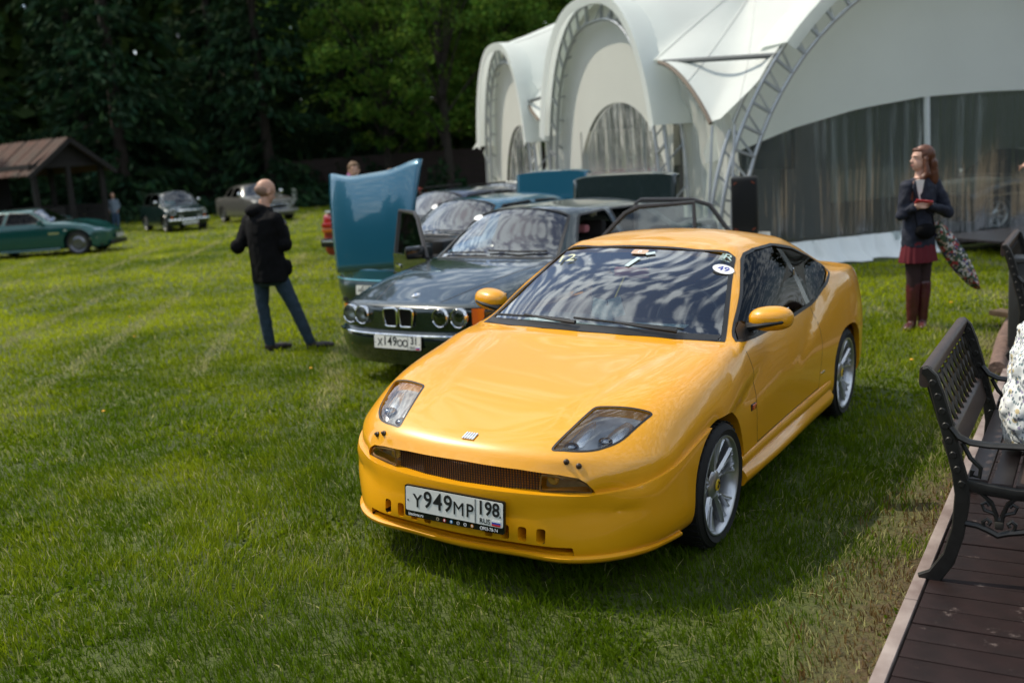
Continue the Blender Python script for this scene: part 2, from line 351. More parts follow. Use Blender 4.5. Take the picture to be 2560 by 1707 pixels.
# ------------------------------------------------------------------ the yellow coupe
YEL = mat('yellow_paint', (0.80, 0.355, 0.003), 0.34, 0.0, coat=0.75, coat_rough=0.05, vary=(900, 0.03, 1))
def sstep0(t): t = np.clip(t, 0, 1); return t * t * (3 - 2 * t)
def hero():
    root = empty('yellow_coupe'); tag(root, 'glossy yellow two-door coupe parked on the grass, front towards the viewer', 'car')
    lf, fw, up = Vector((.85071, -.52371, -.04484)), Vector((-.52414, -.85163, .00259)), Vector((.03954, -.0213, .99899)); o = Vector((.87324, 6.34586, 0))
    root.matrix_world = Matrix(((-lf.x, fw.x, up.x, o.x), (-lf.y, fw.y, up.y, o.y), (-lf.z, fw.z, up.z, o.z), (0, 0, 0, 1)))
    def side(y, w=.878, zb=.18, y2=None):   # first six columns of an ordinary section
        return [(0, y, zb), (.42, y, zb), (.76, y, zb), (w - .012, y, zb + .05), (w, y, .42), (w, y, .62)]
    rows = [
     [(0,2.27,.395),(.3,2.245,.395),(.55,2.165,.395),(.68,2.075,.40),(.695,2.06,.41),(.68,2.075,.42),(.60,2.13,.425),(.5,2.19,.425),(.4,2.225,.425),(.27,2.252,.425),(.13,2.268,.425),(0,2.272,.425)],
     [(0,2.275,.31),(.33,2.25,.31),(.62,2.145,.31),(.76,2.02,.34),(.79,1.98,.41),(.77,2.01,.47),(.66,2.095,.495),(.55,2.165,.505),(.43,2.21,.51),(.29,2.243,.515),(.14,2.263,.515),(0,2.268,.515)],
     [(0,2.25,.21),(.35,2.22,.21),(.66,2.11,.21),(.81,1.93,.26),(.84,1.88,.41),(.825,1.91,.51),(.72,2.03,.55),(.60,2.11,.57),(.46,2.165,.58),(.31,2.20,.587),(.15,2.218,.59),(0,2.222,.59)],
     [(0,2.08,.185),(.38,2.06,.185),(.70,1.98,.185),(.845,1.80,.24),(.868,1.76,.41),(.858,1.80,.55),(.765,1.94,.612),(.64,2.045,.630),(.50,2.122,.638),(.33,2.152,.65),(.16,2.165,.655),(0,2.168,.656)],
     [(0,1.8,.18),(.40,1.8,.18),(.74,1.76,.18),(.86,1.66,.23),(.878,1.62,.41),(.874,1.65,.57),(.812,1.78,.672),(.70,1.885,.708),(.53,1.965,.722),(.35,2.0,.722),(.17,2.01,.717),(0,2.01,.715)],
     [(0,1.5,.18),(.42,1.5,.18),(.76,1.5,.18),(.868,1.48,.23),(.886,1.46,.42),(.884,1.48,.60),(.84,1.57,.735),(.735,1.70,.785),(.58,1.775,.806),(.38,1.81,.792),(.19,1.82,.779),(0,1.82,.777)],
     [(0,1.27,.18),(.42,1.27,.18),(.76,1.27,.18),(.872,1.27,.23),(.89,1.27,.42),(.889,1.27,.62),(.855,1.33,.775),(.755,1.44,.846),(.60,1.50,.862),(.40,1.53,.85),(.2,1.54,.842),(0,1.54,.841)],
     side(1.05, .882) + [(.858,1.07,.80),(.77,1.15,.882),(.62,1.2,.90),(.42,1.225,.895),(.21,1.235,.891),(0,1.24,.891)],
     side(.92, .874) + [(.852,.92,.815),(.80,.93,.888),(.735,.95,.910),(.50,1.03,.924),(.25,1.085,.930),(0,1.10,.932)],
     side(.82, .872) + [(.832,.82,.865),(.778,.825,.908),(.726,.838,.918),(.5,.93,.936),(.25,.985,.945),(0,1.0,.947)],
     side(.60, .870) + [(.812,.60,.885),(.737,.61,.985),(.667,.615,1.035),(.45,.68,1.062),(.22,.72,1.072),(0,.73,1.075)],
     side(.38, .868) + [(.806,.38,.888),(.706,.38,1.085),(.603,.385,1.155),(.40,.42,1.182),(.2,.44,1.192),(0,.45,1.195)],
     side(.14, .866) + [(.804,.14,.888),(.69,.14,1.12),(.548,.145,1.272),(.38,.14,1.292),(.19,.135,1.30),(0,.13,1.302)],
     side(-.12, .866) + [(.802,-.12,.886),(.688,-.12,1.13),(.568,-.12,1.30),(.40,-.12,1.332),(.2,-.12,1.344),(0,-.12,1.347)],
     side(-.45, .866) + [(.802,-.45,.888),(.69,-.45,1.13),(.578,-.45,1.302),(.41,-.45,1.346),(.2,-.45,1.362),(0,-.45,1.366)],
     side(-.8, .872) + [(.808,-.8,.905),(.705,-.8,1.11),(.588,-.8,1.245),(.41,-.8,1.305),(.2,-.8,1.33),(0,-.8,1.335)],
     side(-1.15, .885) + [(.825,-1.15,.95),(.73,-1.15,1.055),(.605,-1.15,1.14),(.41,-1.15,1.21),(.2,-1.15,1.24),(0,-1.15,1.247)],
     side(-1.45, .892) + [(.835,-1.45,.965),(.75,-1.45,1.015),(.62,-1.45,1.035),(.42,-1.45,1.08),(.2,-1.45,1.115),(0,-1.45,1.125)],
     side(-1.72, .872, .22) + [(.81,-1.72,.945),(.73,-1.72,.99),(.61,-1.72,1.0),(.4,-1.72,1.005),(.2,-1.72,1.015),(0,-1.72,1.02)],
     [(0,-1.95,.27),(.4,-1.94,.27),(.70,-1.90,.27),(.80,-1.88,.31),(.825,-1.88,.45),(.815,-1.89,.66),(.745,-1.92,.91),(.66,-1.94,.955),(.55,-1.95,.965),(.38,-1.96,.972),(.19,-1.965,.976),(0,-1.965,.977)],
     [(0,-2.05,.40),(.36,-2.04,.40),(.62,-2.01,.40),(.69,-1.99,.45),(.70,-1.99,.55),(.69,-2.0,.68),(.64,-2.01,.80),(.57,-2.02,.82),(.47,-2.03,.825),(.32,-2.04,.83),(.16,-2.045,.83),(0,-2.05,.83)]]
    G = loft(rows, 6, 8, 5, True)
    X, Y, Z = G[..., 0], G[..., 1], G[..., 2]
    # fair the bonnet, wings and roof
    wt_ = sstep0((Z - .60) / .10) * sstep0((Y - 1.08) / .12) * sstep0((2.08 - Y) / .10); wt_ = np.maximum(wt_, sstep0((Z - 1.28) / .03) * sstep0((.02 - Y) / .1)) * .5
    for _ in range(70):
        Xm = np.concatenate([G[:, 1:2] * [-1, 1, 1], G, G[:, -2:-1] * [-1, 1, 1]], 1); D_ = np.zeros_like(G); D_[1:-1] = .25 * (G[2:] + G[:-2]) + .25 * (Xm[1:-1, 2:] + Xm[1:-1, :-2]) - G[1:-1]; D_[..., 0] *= .3; D_[..., 1] *= .3; G = G + D_ * wt_[..., None]; G[:, -1, 0] = 0
    X, Y, Z = G[..., 0], G[..., 1], G[..., 2]
    # slash behind the front arch and the one that rises to the rear haunch
    flank = np.clip((X - .72) / .06, 0, 1) * np.clip((Z - .33) / .05, 0, 1)
    def slash(p, q, depth, fall, sgn, ta, tb):
        d = np.array([q[0] - p[0], q[1] - p[1]]); L = np.hypot(*d); d = d / L; t = ((Y - p[0]) * d[0] + (Z - p[1]) * d[1]) / L; s = sgn * ((Y - p[0]) * -d[1] + (Z - p[1]) * d[0])
        tp = np.clip((t - ta[0]) / (ta[1] - ta[0]), 0, 1) * np.clip((tb[1] - t) / (tb[1] - tb[0]), 0, 1)
        return -depth * tp * flank * np.where(s > 0, np.exp(-np.maximum(s, 0) / fall) * sstep0(s / .055), 0)
    G[..., 0] += slash((1.10, .655), (.40, .815), .026, .13, 1, (-.25, -.05), (.45, 1.05)) + slash((-1.0, .93), (-.15, .58), .022, .14, 1, (-.15, .2), (.55, 1.1))
    # bonnet: shallow valley between the fender crests and the middle
    v = np.exp(-((X - (.40 + .16 * np.clip((1.8 - Y) / .8, 0, 1))) / .035) ** 2) * np.clip((Y - 1.0) / .15, 0, 1) * np.clip((2.02 - Y) / .2, 0, 1) * (Z > .6)
    G[..., 2] -= .007 * v
    GB = G.copy()
    line = lambda y: np.interp(y, [1.4, 1.506, 1.8, 2.0, 2.14, 2.5], [.632, .617, .553, .51, .487, .487])
    s = Z - line(Y); tuck = np.where((s > -.2) & (s < .07) & (Y > 1.3), .016 * (1 - np.clip(s, 0, .07) / .07), 0) * np.clip((X - .5) / .15, 0, 1)
    G[..., 0] -= tuck * .9; G[..., 1] -= tuck * np.clip((Y - 1.9) / .2, 0, 1)
    bm0 = grid_solid(GB); bvh = BVHTree.FromBMesh(bm0); bm0.free()
    bmA = grid_solid(G); bvhA = BVHTree.FromBMesh(bmA); bodyA = to_mesh(bmA); bodyB = to_mesh(grid_solid(GB))
    # ---- outlines
    WS = [(-.726,.838),(-.5,.935),(-.25,.985),(0,1.0),(.25,.985),(.5,.935),(.726,.838),(.665,.61),(.60,.38),(.545,.16),(.50,.138),(.38,.128),(0,.118),(-.38,.128),(-.50,.138),(-.545,.16),(-.60,.38),(-.665,.61)]
    DLO = [(.79,.915),(.55,1.035),(.32,1.155),(.13,1.247),(.05,1.272),(-.1,1.284),(-.4,1.28),(-.72,1.225),(-1.0,1.135),(-1.13,1.065),(-1.11,1.02),(-.98,.968),(-.75,.908),(-.6,.890),(-.2,.886),(.2,.890),(.55,.90)]
    HL = round_poly([(.475,1.815),(.722,1.735),(.66,1.955),(.585,2.045),(.52,2.085),(.408,2.122)], [.02,.02,.1,.05,.06,.02])
    GR = [(-.615,.488),(-.607,.512),(-.585,.540),(-.55,.560),(-.47,.571),(-.3,.582),(0,.587),(.3,.582),(.47,.571),(.55,.560),(.585,.540),(.607,.512),(.615,.488)]
    BUMP = [(1.35,.64)] + [(y, float(line(y))) for y in (1.45,1.506,1.6,1.7,1.8,1.9,2.0,2.07,2.14)] + [(2.6,.487),(2.6,0),(1.35,0)]
    def arch(y, e=2.5, r=.352): return [(y + r * math.copysign(abs(math.cos(a)) ** (2 / e), math.cos(a)), .295 + r * math.copysign(abs(math.sin(a)) ** (2 / e), math.sin(a))) for a in [k * math.pi / 24 for k in range(48)]]
    cav = to_mesh(grid_solid(loft(rows, 4, 4, 4, True), -.035, 36, 73)); cav = boolean(cav, [MB().box((0, -.3, 1.05), (3, 2.7, 1.3))], 'INTERSECT')
    cuts = [cav] + [MB().prism(arch(y), sx * .55, sx * 1.2, 0) for y in (1.27, -1.27) for sx in (-1, 1)]
    A = boolean(bodyA, cuts + [MB().prism(WS, .86, 1.6, 2), MB().prism([(q[0], q[1]) for q in DLO], -1.2, 1.2, 0), MB().prism(GR, 2.06, 2.5, 1), MB().prism(BUMP, -1.5, 1.5, 0)]
                + [MB().prism([(sx * q[0], q[1]) for q in HL], .57, 1.2, 2) for sx in (-1, 1)])
    finish(A, 'body', [YEL, black_plastic], root, bvhA)
    slots = []
    for sx in (-1, 1):
        for x in (.165, .245, .327, .412): slots.append(MB().prism(round_poly([(sx*x-.02,.272),(sx*x+.02,.272),(sx*x+.02,.338),(sx*x-.02,.338)], .014), 2.0, 2.5, 1))
    slots.append(MB().prism(round_poly([(-.55,.226),(.55,.226),(.545,.262),(-.545,.262)], .008), 1.9, 2.5, 1))
    Bm = boolean(boolean(bodyB, [MB().prism(BUMP, -1.5, 1.5, 0)], 'INTERSECT'), [MB().prism(arch(1.27), sx * .55, sx * 1.2, 0) for sx in (-1, 1)] + slots + [MB().box((0, 1.58, .38), (1.1, .85, .40))])
    bp = finish(Bm, 'front_bumper', [YEL, black_plastic], root, bvh, second=0)
    for f in bp.data.polygons:
        c = f.center
        if f.normal.y < .1 and abs(c.x) < .6 and c.y < 2.12 and .2 < c.z < .36: f.material_index = 1
    # ---- glass
    inner = to_mesh(grid_solid(GB, -.005)); bi = BVHTree.FromPolygons([v.co for v in inner.vertices], [p.vertices for p in inner.polygons])
    def pane(name, pr, m, sel=None):
        bm = skin_of(boolean(inner.copy(), [pr], 'INTERSECT'), bi, .001)
        if sel: bmesh.ops.delete(bm, geom=[f for f in bm.faces if not sel(f.calc_center_median())], context='FACES')
        return link(name, bm_mesh(bm, name, rad(60)), m, root)
    fair(pane('windscreen', MB().prism(WS, .86, 1.6, 2), wind_glass), 2, 4)
    for sx in (-1, 1):
        q = MB().prism([(.85,.86),(.85,1.4),(-.42,1.4),(-.52,.86)], sx * .3, sx * 1.2, 0); d1 = boolean(to_mesh(MB().prism(DLO, sx * .3, sx * 1.2, 0).bm), [q], 'INTERSECT')
        w1 = pane('door_window', d1, side_glass); q = MB().prism([(-.50,1.4),(-1.3,1.4),(-1.3,.86),(-.60,.86)], sx * .3, sx * 1.2, 0)
        d2 = boolean(to_mesh(MB().prism(DLO, sx * .3, sx * 1.2, 0).bm), [q], 'INTERSECT'); w2 = pane('quarter_window', d2, side_glass)
        q = MB().prism([(-.42,1.4),(-.50,1.4),(-.60,.86),(-.52,.86)], sx * .3, sx * 1.2, 0); d3 = boolean(to_mesh(MB().prism(DLO, sx * .3, sx * 1.2, 0).bm), [q], 'INTERSECT'); fair([w1, w2, pane('door_pillar', d3, black_gloss)], 0, 3)
        pl = resample([(*p,) for p in DLO + DLO[:1]], .03)[:-1]
        ribbon('window_seal', cast(bvh, pl, 0, sx * 1.3), .022, black_plastic, root, .002)
        hp = resample([(sx * x, y) for x, y in HL + HL[:1]], .012)[:-1]; HS = cast(bvh, hp, 2, 1.4)
        # headlamp: clear cover over a silvered twin bowl
        lampo = empty('headlight'); lampo.parent = root
        c = pane('lens', MB().prism([(sx * q[0], q[1]) for q in HL], .57, 1.2, 2), lens_glass); c.parent = lampo
        ribbon('lens_seal', HS, .010, black_plastic, lampo, .001)
        b = MB()
        for (xa, ya, xb, yb, rr) in ((.49, 1.82, .455, 2.07, .055), (.635, 1.79, .57, 2.0, .058)):
            for k in range(1): b.tube([(sx * (xa + (xb - xa) * t), ya + (yb - ya) * t, .708 - .155 * t - .012 * (t - .5) ** 2) for t in [i / 8 for i in range(9)]], [rr * (.5 + 1.6 * t * (1.25 - t)) for t in [i / 8 for i in range(9)]], 14)
        b.build('reflector', mat('lamp_silver', (.70, .73, .75), .22, .75), lampo)
        deep = to_mesh(grid_solid(GB, -.045)); bd = BVHTree.FromPolygons([v.co for v in deep.vertices], [p.vertices for p in deep.polygons]); bq = skin_of(boolean(deep, [MB().prism([(sx * q[0], q[1]) for q in HL], .57, 1.2, 2)], 'INTERSECT'), bd, .001); link('lamp_housing', bm_mesh(bq, 'lamp_housing', rad(60)), mat('lamp_housing', (.60, .63, .65), .3, .45, vary=(7, .7, 3)), lampo)
        for (xa, ya, za) in ((.462, 2.03, .655), (.59, 1.955, .675)): MB().ball((sx * xa, ya, za), (.034, .034, .02), 14, 8).build('projector', mat('lamp_bowl', (.25, .27, .3), .08, 1.0), lampo)
        # washer jets
        for x, y in ((.491, 2.135), (.543, 2.12)):
            h = cast(bvh, [(sx * x, y)], 2, 1.4)[0]; j = MB().lathe([(-.003, .013), (.006, .013), (.010, .008), (.016, .007), (.018, .003)], 10, Matrix.Translation(h[0]) @ h[1].to_track_quat('X', 'Z').to_matrix().to_4x4(), cap=True).build('washer_jet', mat('jet_brown', (.03, .015, .005), .5), root)
        # fog / indicator lamp at the end of the grille
        il = empty('indicator_lamp'); il.parent = root
        P = [(.385,.492),(.60,.492),(.588,.522),(.56,.546),(.47,.560),(.395,.566)]
        def yl(x): return float(np.interp(x, [0, .385, .5, .6], [2.25, 2.188, 2.158, 2.105]))
        fr = [(sx * x, yl(x), z) for x, z in round_poly(P, .012)]; cen = (sx * .49, 2.172, .526)
        b = MB(); vs = [b.bm.verts.new(q) for q in fr]; cc = b.bm.verts.new(cen)
        for i in range(len(vs)): b.bm.faces.new((vs[i], vs[(i + 1) % len(vs)], cc))
        b.build('lens', glass('smoke_lens', (.82, .73, .60), 1.5, 1.3), il)
        MB().tube(fr + fr[:1], .004, 6, False).build('lens_rim', mat('lens_rim', (.12, .07, .02), .3), il)
        b = MB(); vs = [b.bm.verts.new((x * 1.0, y - .06, z)) for x, y, z in fr]; b.bm.faces.new(vs); b.build('reflector', mat('smoke_reflector', (.62, .54, .42), .4, .25, vary=(14, .45, 2)), il)
        MB().lathe([(0, .008), (.004, .026), (.0, .03)], 16, Matrix.Translation((sx * .425, 2.135, .538)) @ Matrix.Rotation(math.pi / 2, 4, 'Z'), cap=True).build('bulb', mat('bulb_amber', (.7, .5, .12), .25, .3), il)
    ribbon('windscreen_seal', cast(bvh, resample([(*p,) for p in WS + WS[:1]], .03)[:-1], 2, 1.6), .026, black_plastic, root, .002)
    # ---- grille
    g = empty('grille'); g.parent = root; gy = lambda x: float(np.interp(abs(x), [0, .2, .385], [2.225, 2.208, 2.165]))
    b = MB()
    for x in np.arange(-.38, .381, .0127): b.box((x, gy(x), .534), (.0022, .008, .094))
    b.build('grille_bar', mat('grille_brown', (.05, .028, .014), .45), g)['kind'] = 'stuff'
    b = MB()
    for z in np.arange(.495, .58, .0112): b.tube([(x, gy(x) + .001, z) for x in np.linspace(-.385, .385, 15)], .0014, 4)
    b.build('grille_rail', MAT['grille_brown'], g)['kind'] = 'stuff'
    # emblem of five slanted bars on the nose
    e = empty('emblem'); e.parent = root; hq = cast(bvh, [(0, 2.135)], 2, 1.4)[0]; Me = Matrix.Translation(hq[0]) @ hq[1].to_track_quat('Z', 'Y').to_matrix().to_4x4()
    for k in range(5):
        bb = MB(); bb.tube([Me @ Vector((.026 - .013 * k + .006 * t, .045 * t, .003 + .002 * (1 - t * t))) for t in (-.5, 0, .5)], .0058, 6, flat=(1, .5)); bb.build('bar', chrome, e)
    # ---- front lip, side skirts
    hits = []
    for a in np.linspace(-1.22, 1.22, 61):
        d = Vector((math.sin(a), math.cos(a), 0)); h = bvh.ray_cast(Vector((0, 1.2, .213)) + d * 3, -d)
        if h[0] is not None: hits.append((h[0], Vector((h[1].x, h[1].y, 0)).normalized()))
    hits = [q for q in hits if q[0].y > 1.70]
    pr = [(-.02, .018), (.006, .010), (.022, .002), (.022, -.008), (.006, -.024), (-.06, -.028)]
    b = MB(); V = [[b.bm.verts.new(p + n * dx + Vector((0, 0, dz - .002 + .004 * min(1, abs(p.x) / .8) ** 3))) for dx, dz in pr] for p, n in hits]
    for A_, B_ in zip(V, V[1:]):
        for j in range(len(pr)): b.bm.faces.new((A_[j], A_[(j + 1) % len(pr)], B_[(j + 1) % len(pr)], B_[j]))
    b.bm.faces.new(V[0]); b.bm.faces.new(V[-1][::-1]); b.build('front_lip', YEL, root, rad(50))
    for sx in (-1, 1):
        b = MB(); V = []
        for t in np.linspace(0, 1, 16):
            y = .955 - 1.79 * t; k = .020 * math.sin(math.pi * min(1, t * 1.2 + .1)) ; w = .872
            prof = [(w - .05, .352), (w + .004, .346), (w + .012, .330), (w + .010, .300), (w + .004, .286), (w + .012 + k, .272), (w + .026 + k, .250), (w + .026 + k, .225), (w + .012 + k * .5, .198 - .01 * t), (w - .05, .185)]
            V.append([b.bm.verts.new((sx * x, y, z)) for x, z in prof])
        n = 10
        for A_, B_ in zip(V, V[1:]):
            for j in range(n): b.bm.faces.new((A_[j], A_[(j + 1) % n], B_[(j + 1) % n], B_[j]))
        b.bm.faces.new(V[0]); b.bm.faces.new(V[-1][::-1]); b.build('side_skirt', YEL, root, rad(50))
        # door seams, repeater, badge
        for nm, pl in (('door_seam', [(.80,.915),(.775,.86),(.73,.76),(.70,.62),(.69,.47),(.69,.355)]), ('door_seam', [(-.56,.89),(-.60,.8),(-.63,.62),(-.60,.47),(-.56,.355)]), ('door_seam', [(.69,.358),(.2,.358),(-.56,.358)])):
            ribbon(nm, cast(bvhA, resample(pl, .03), 0, sx * 1.3), .005, black_plastic, root, .0008, False)
        h = cast(bvhA, [(.75, .565)], 0, sx * 1.3)[0]
        rp = empty('side_repeater'); rp.parent = root; MB().box(h[0], (.008, .075, .034), None, .003).build('repeater_base', black_plastic, rp); MB().box(h[0] + Vector((sx * .005, -.006, 0)), (.01, .058, .028), None, .004).build('lens', mat('amber', (.62, .10, .012), .2, coat=1), rp)
        h = cast(bvhA, [(-.66, .44)], 0, sx * 1.3)[0]; text('badge', 'Pininfarina', .022, chrome, root, Matrix.Translation(h[0] + Vector((sx * .002, 0, 0))) @ (Matrix.Rotation(math.pi / 2, 4, 'X') @ Matrix.Rotation(-sx * -math.pi / 2, 4, 'Y') if False else Matrix(((0, 0, sx, 0), (sx, 0, 0, 0), (0, 1, 0, 0), (0, 0, 0, 1)))))
        h = cast(bvh, [(-.50, 1.10)], 0, sx * 1.3)[0]; MB().box(h[0], (.012, .02, .05), None, .004).build('door_handle', chrome, root)
        # door mirror
        mr = empty('door_mirror'); mr.parent = root; mr.matrix_local = Matrix.Translation((sx * .875, .50, .995)) @ Matrix.Rotation(-sx * .30, 4, 'Z') @ Matrix.Rotation(sx * -.06, 4, 'Y')
        b = MB(); b.ball((0, .02, 0), (.118, .085, .066), 28, 16)
        for v_ in b.bm.verts:
            if v_.co.y < -.02: v_.co.y = -.02
            v_.co.x = math.copysign(.118 * (abs(v_.co.x) / .118) ** .82, v_.co.x); v_.co.z = math.copysign(.066 * (abs(v_.co.z) / .066) ** .8, v_.co.z)
        b.build('mirror_housing', YEL, mr); MB().box((0, -.021, 0), (.19, .004, .095), None, .002).build('mirror_glass', chrome, mr)
        b = MB(); b.tube([(-sx * .15, -.005, -.05), (-sx * .10, .06, -.032), (-sx * .03, .099, -.018), (sx * .05, .095, -.010), (sx * .09, .06, -.006)], [.03, .022, .014, .010, .005], 8, flat=(1, 1)); b.build('mirror_arm', black_plastic, mr)
        tri = cast(bvh, [(.77, .918), (.70, .955), (.62, .985), (.56, .94), (.55, .905)], 0, sx * 1.3); b = MB(); vs = [b.bm.verts.new(p + n * .006) for p, n in tri]; b.bm.faces.new(vs); b.build('mirror_mount', black_plastic, root)
        for y in (1.27, -1.27):
            wroot = wheel(root, (sx * (.888 - .1125 - (.012 if y < 0 else 0)), y, .30), sx, .312, .241, .225, 'split', 10)
            b = MB().lathe([(.085, .030), (.088, .028)], 20, cap=True); b.build('centre_cap', mat('cap_yellow', (.75, .5, .02), .3), wroot)
            b = MB().tube([(.0895, -.008 * math.sin(k * .9) - .002, .018 - .006 * k) for k in range(7)], [.002, .005, .006, .003, .005, .004, .002], 6); b.build('cap_emblem', ink, wroot)
    # ---- cabin
    MB().box((0, .62, .82), (1.24, .46, .22), None, .05).build('dashboard', mat('dash_vinyl', (.02, .021, .024), .6), root)
    MB().box((0, -.3, .33), (1.5, 2.2, .04)).build('cabin_floor', black_plastic, root)
    for x in (-.36, .36): seat(root, (x, -.1, .33))
    MB().box((0, -.98, .62), (1.2, .16, .6), Matrix.Rotation(.35, 3, 'X'), .05).build('rear_seat', seat_fabric, root); steering(root, (-.36, .40, .93))
    pap = mat('paper_print', (.62, .66, .64), .7, vary=(28, .6, 3), col2=(.10, .32, .36))
    for nm, c, dx, dy, rz in (('paper', (-.30, .68, .938), .30, .17, .15), ('paper', (.34, .74, .937), .34, .10, -.1), ('paper', (.05, .78, .937), .28, .08, .05)):
        MB().box(c, (dx, dy, .002), Matrix.Rotation(rz, 3, 'Z')).build(nm, pap, root)
    for x, y, z, a in ((.00, .58, 1.01, .3), (.10, .60, 1.0, -.15), (.03, .66, .975, .1)): MB().box((x, y, z), (.085, .003, .11), Matrix.Rotation(a, 3, 'Y')).build('pass_card', pap, root)
    MB().tube([(.05, .36, 1.15), (.06, .5, 1.02), (.04, .60, .97)], .006, 5).build('lanyard', mat('lanyard', (.35, .3, .05), .8), root)
    MB().box((.03, .30, 1.17), (.22, .03, .06), None, .012).build('rear_view_mirror', mat('mirror_red', (.35, .03, .02), .5), root)
    # stickers on the glass
    def on_glass(x, y, rz=0.0):
        h = cast(bvh, [(x, y)], 2, 1.8)[0]; n = h[1]; ex = Vector((-1, 0, 0)); ex = (ex - n * ex.dot(n)).normalized(); ey = n.cross(ex); p = h[0] + n * .002
        return Matrix(((ex.x, ey.x, n.x, p.x), (ex.y, ey.y, n.y, p.y), (ex.z, ey.z, n.z, p.z), (0, 0, 0, 1))) @ Matrix.Rotation(rz, 4, 'Z')
    T = Matrix.Translation; blue = mat('sticker_blue', (.03, .05, .35), .5)
    Ms = on_glass(-.535, .30); s = empty('sticker'); s.parent = root; bb = MB(); bb.bm.faces.new([bb.bm.verts.new(Ms @ Vector((.062 * math.cos(a), .043 * math.sin(a), 0))) for a in [k * math.pi / 16 for k in range(32)]]); bb.build('oval', white_ink, s); text('number', '49', .062, blue, s, Ms @ T((0, .001, .001)), sx=1.1)
    Ms = on_glass(-.515, .20); s = empty('sticker'); s.parent = root; stx = mat('sticker_mint', (.42, .55, .50), .6); text('letter', 'R', .085, stx, s, Ms @ T((.008, .012, 0)), sx=1.2); text('word', 'RAPTURE', .016, stx, s, Ms @ T((0, -.03, 0))); 
    bb = MB()
    for k in range(4): bb.prism([(-.032 + .006 * k, -.018), (-.029 + .006 * k, -.018), (-.029 + .006 * k, .040), (-.032 + .006 * k, .040)], 0, .0006, 2)
    bb.bm.transform(Ms); bb.build('stripe', stx, s)['kind'] = 'stuff'
    Ms = on_glass(.475, .285, .12); s = empty('sticker'); s.parent = root; cream = mat('sticker_cream', (.6, .62, .42), .6); text('number', '12', .115, cream, s, Ms, sx=1.15)
    Ms = on_glass(.02, .20); s = empty('sticker'); s.parent = root; bb = MB(); bb.prism(round_poly([(-.05, -.03), (.05, -.03), (.05, .03), (-.05, .03)], .015), 0, .0006, 2); bb.bm.transform(Ms); bb.build('square', mat('sticker_peach', (.55, .38, .27), .6), s); text('letter', 'B', .05, white_ink, s, Ms @ T((0, 0, .001)))
    Ms = on_glass(-.055, .215, .5); MB().prism([(-.028, -.016), (.028, -.016), (.028, .016), (-.028, .016)], 0, .0006, 2).build('tag_sticker', mat('sticker_pale', (.5, .62, .62), .5), root).data.transform(Ms)
    Ms = on_glass(.01, .33, -.25); MB().prism([(-.015, -.06), (.015, -.06), (.018, .06), (-.012, .06)], 0, .0006, 2).build('tape_strip', MAT['sticker_pale'], root).data.transform(Ms)
    # cowl and wipers
    def ws(x, y, off=.012):
        h = cast(bvh, [(x, y)], 2, 1.8)[0]; return h[0] + h[1] * off
    cw = [(.70, .835), (.5, .928), (.25, .978), (0, .993), (-.25, .978), (-.5, .928), (-.70, .835)]
    A_, B_ = [], []
    for x, y in cw: A_.append(ws(x, y + .016, .004)); B_.append(ws(x, y - .055 + .02 * abs(x), .004))
    MB().quadstrip(A_, B_).build('cowl', black_plastic, root)
    for pts, arm in (([(.66, .80), (.5, .86), (.3, .90), (.12, .925)], [(.06, .965), (.2, .945), (.42, .885)]), ([(.10, .905), (-.1, .915), (-.3, .905), (-.52, .86)], [(-.50, .91), (-.3, .935), (-.16, .93)])):
        wp = empty('wiper'); wp.parent = root
        MB().tube([ws(x, y, .016) for x, y in pts], .007, 6).build('wiper_blade', rubber, wp); MB().tube([ws(x, y, .030) for x, y in arm], [.013, .009, .006], 6).build('wiper_arm', black_plastic, wp)
    # plate with dealer frame
    hp_ = bvh.ray_cast(Vector((0, 4, .385)), Vector((0, -1, 0)))[0]
    pm = front_matrix((0, 2.292, .392), -.06); pr_ = plate(root, pm, 'Y949MP', '198', holder=True)
    text('dealer_line', 'biscione.ru', .021, white_ink, pr_, T((-.205, -.073, .0008)), sx=.9); text('dealer_line', '903-78-74', .021, white_ink, pr_, T((.195, -.073, .0008)), sx=.9)
    for k, c in enumerate(((.35, .3, .2), (.5, .05, .05), (.08, .25, .5), (.5, .5, .5), (.6, .6, .6), (.55, .2, .03), (.7, .7, .7))):
        x = -.085 + .037 * k + (.012 if k == 6 else 0); bb = MB(); bb.bm.faces.new([bb.bm.verts.new((x + .0085 * math.cos(a), -.073 + .0085 * math.sin(a), .0006)) for a in [j * math.pi / 8 for j in range(16)]]); bb.build('dealer_badge', mat('badge%d' % k, c, .4), pr_)
        bb = MB(); bb.prism([(x - .002, -.078), (x + .002, -.078), (x + .004, -.070), (x, -.067), (x - .004, -.070)], .0007, .0012, 2); bb.build('badge_mark', white_ink if k in (1, 2, 5) else ink, pr_)
    # under-body so that no light comes through
    MB().box((0, 0, .24), (1.5, 3.6, .05)).build('underbody', black_plastic, root)
    return root
hero()
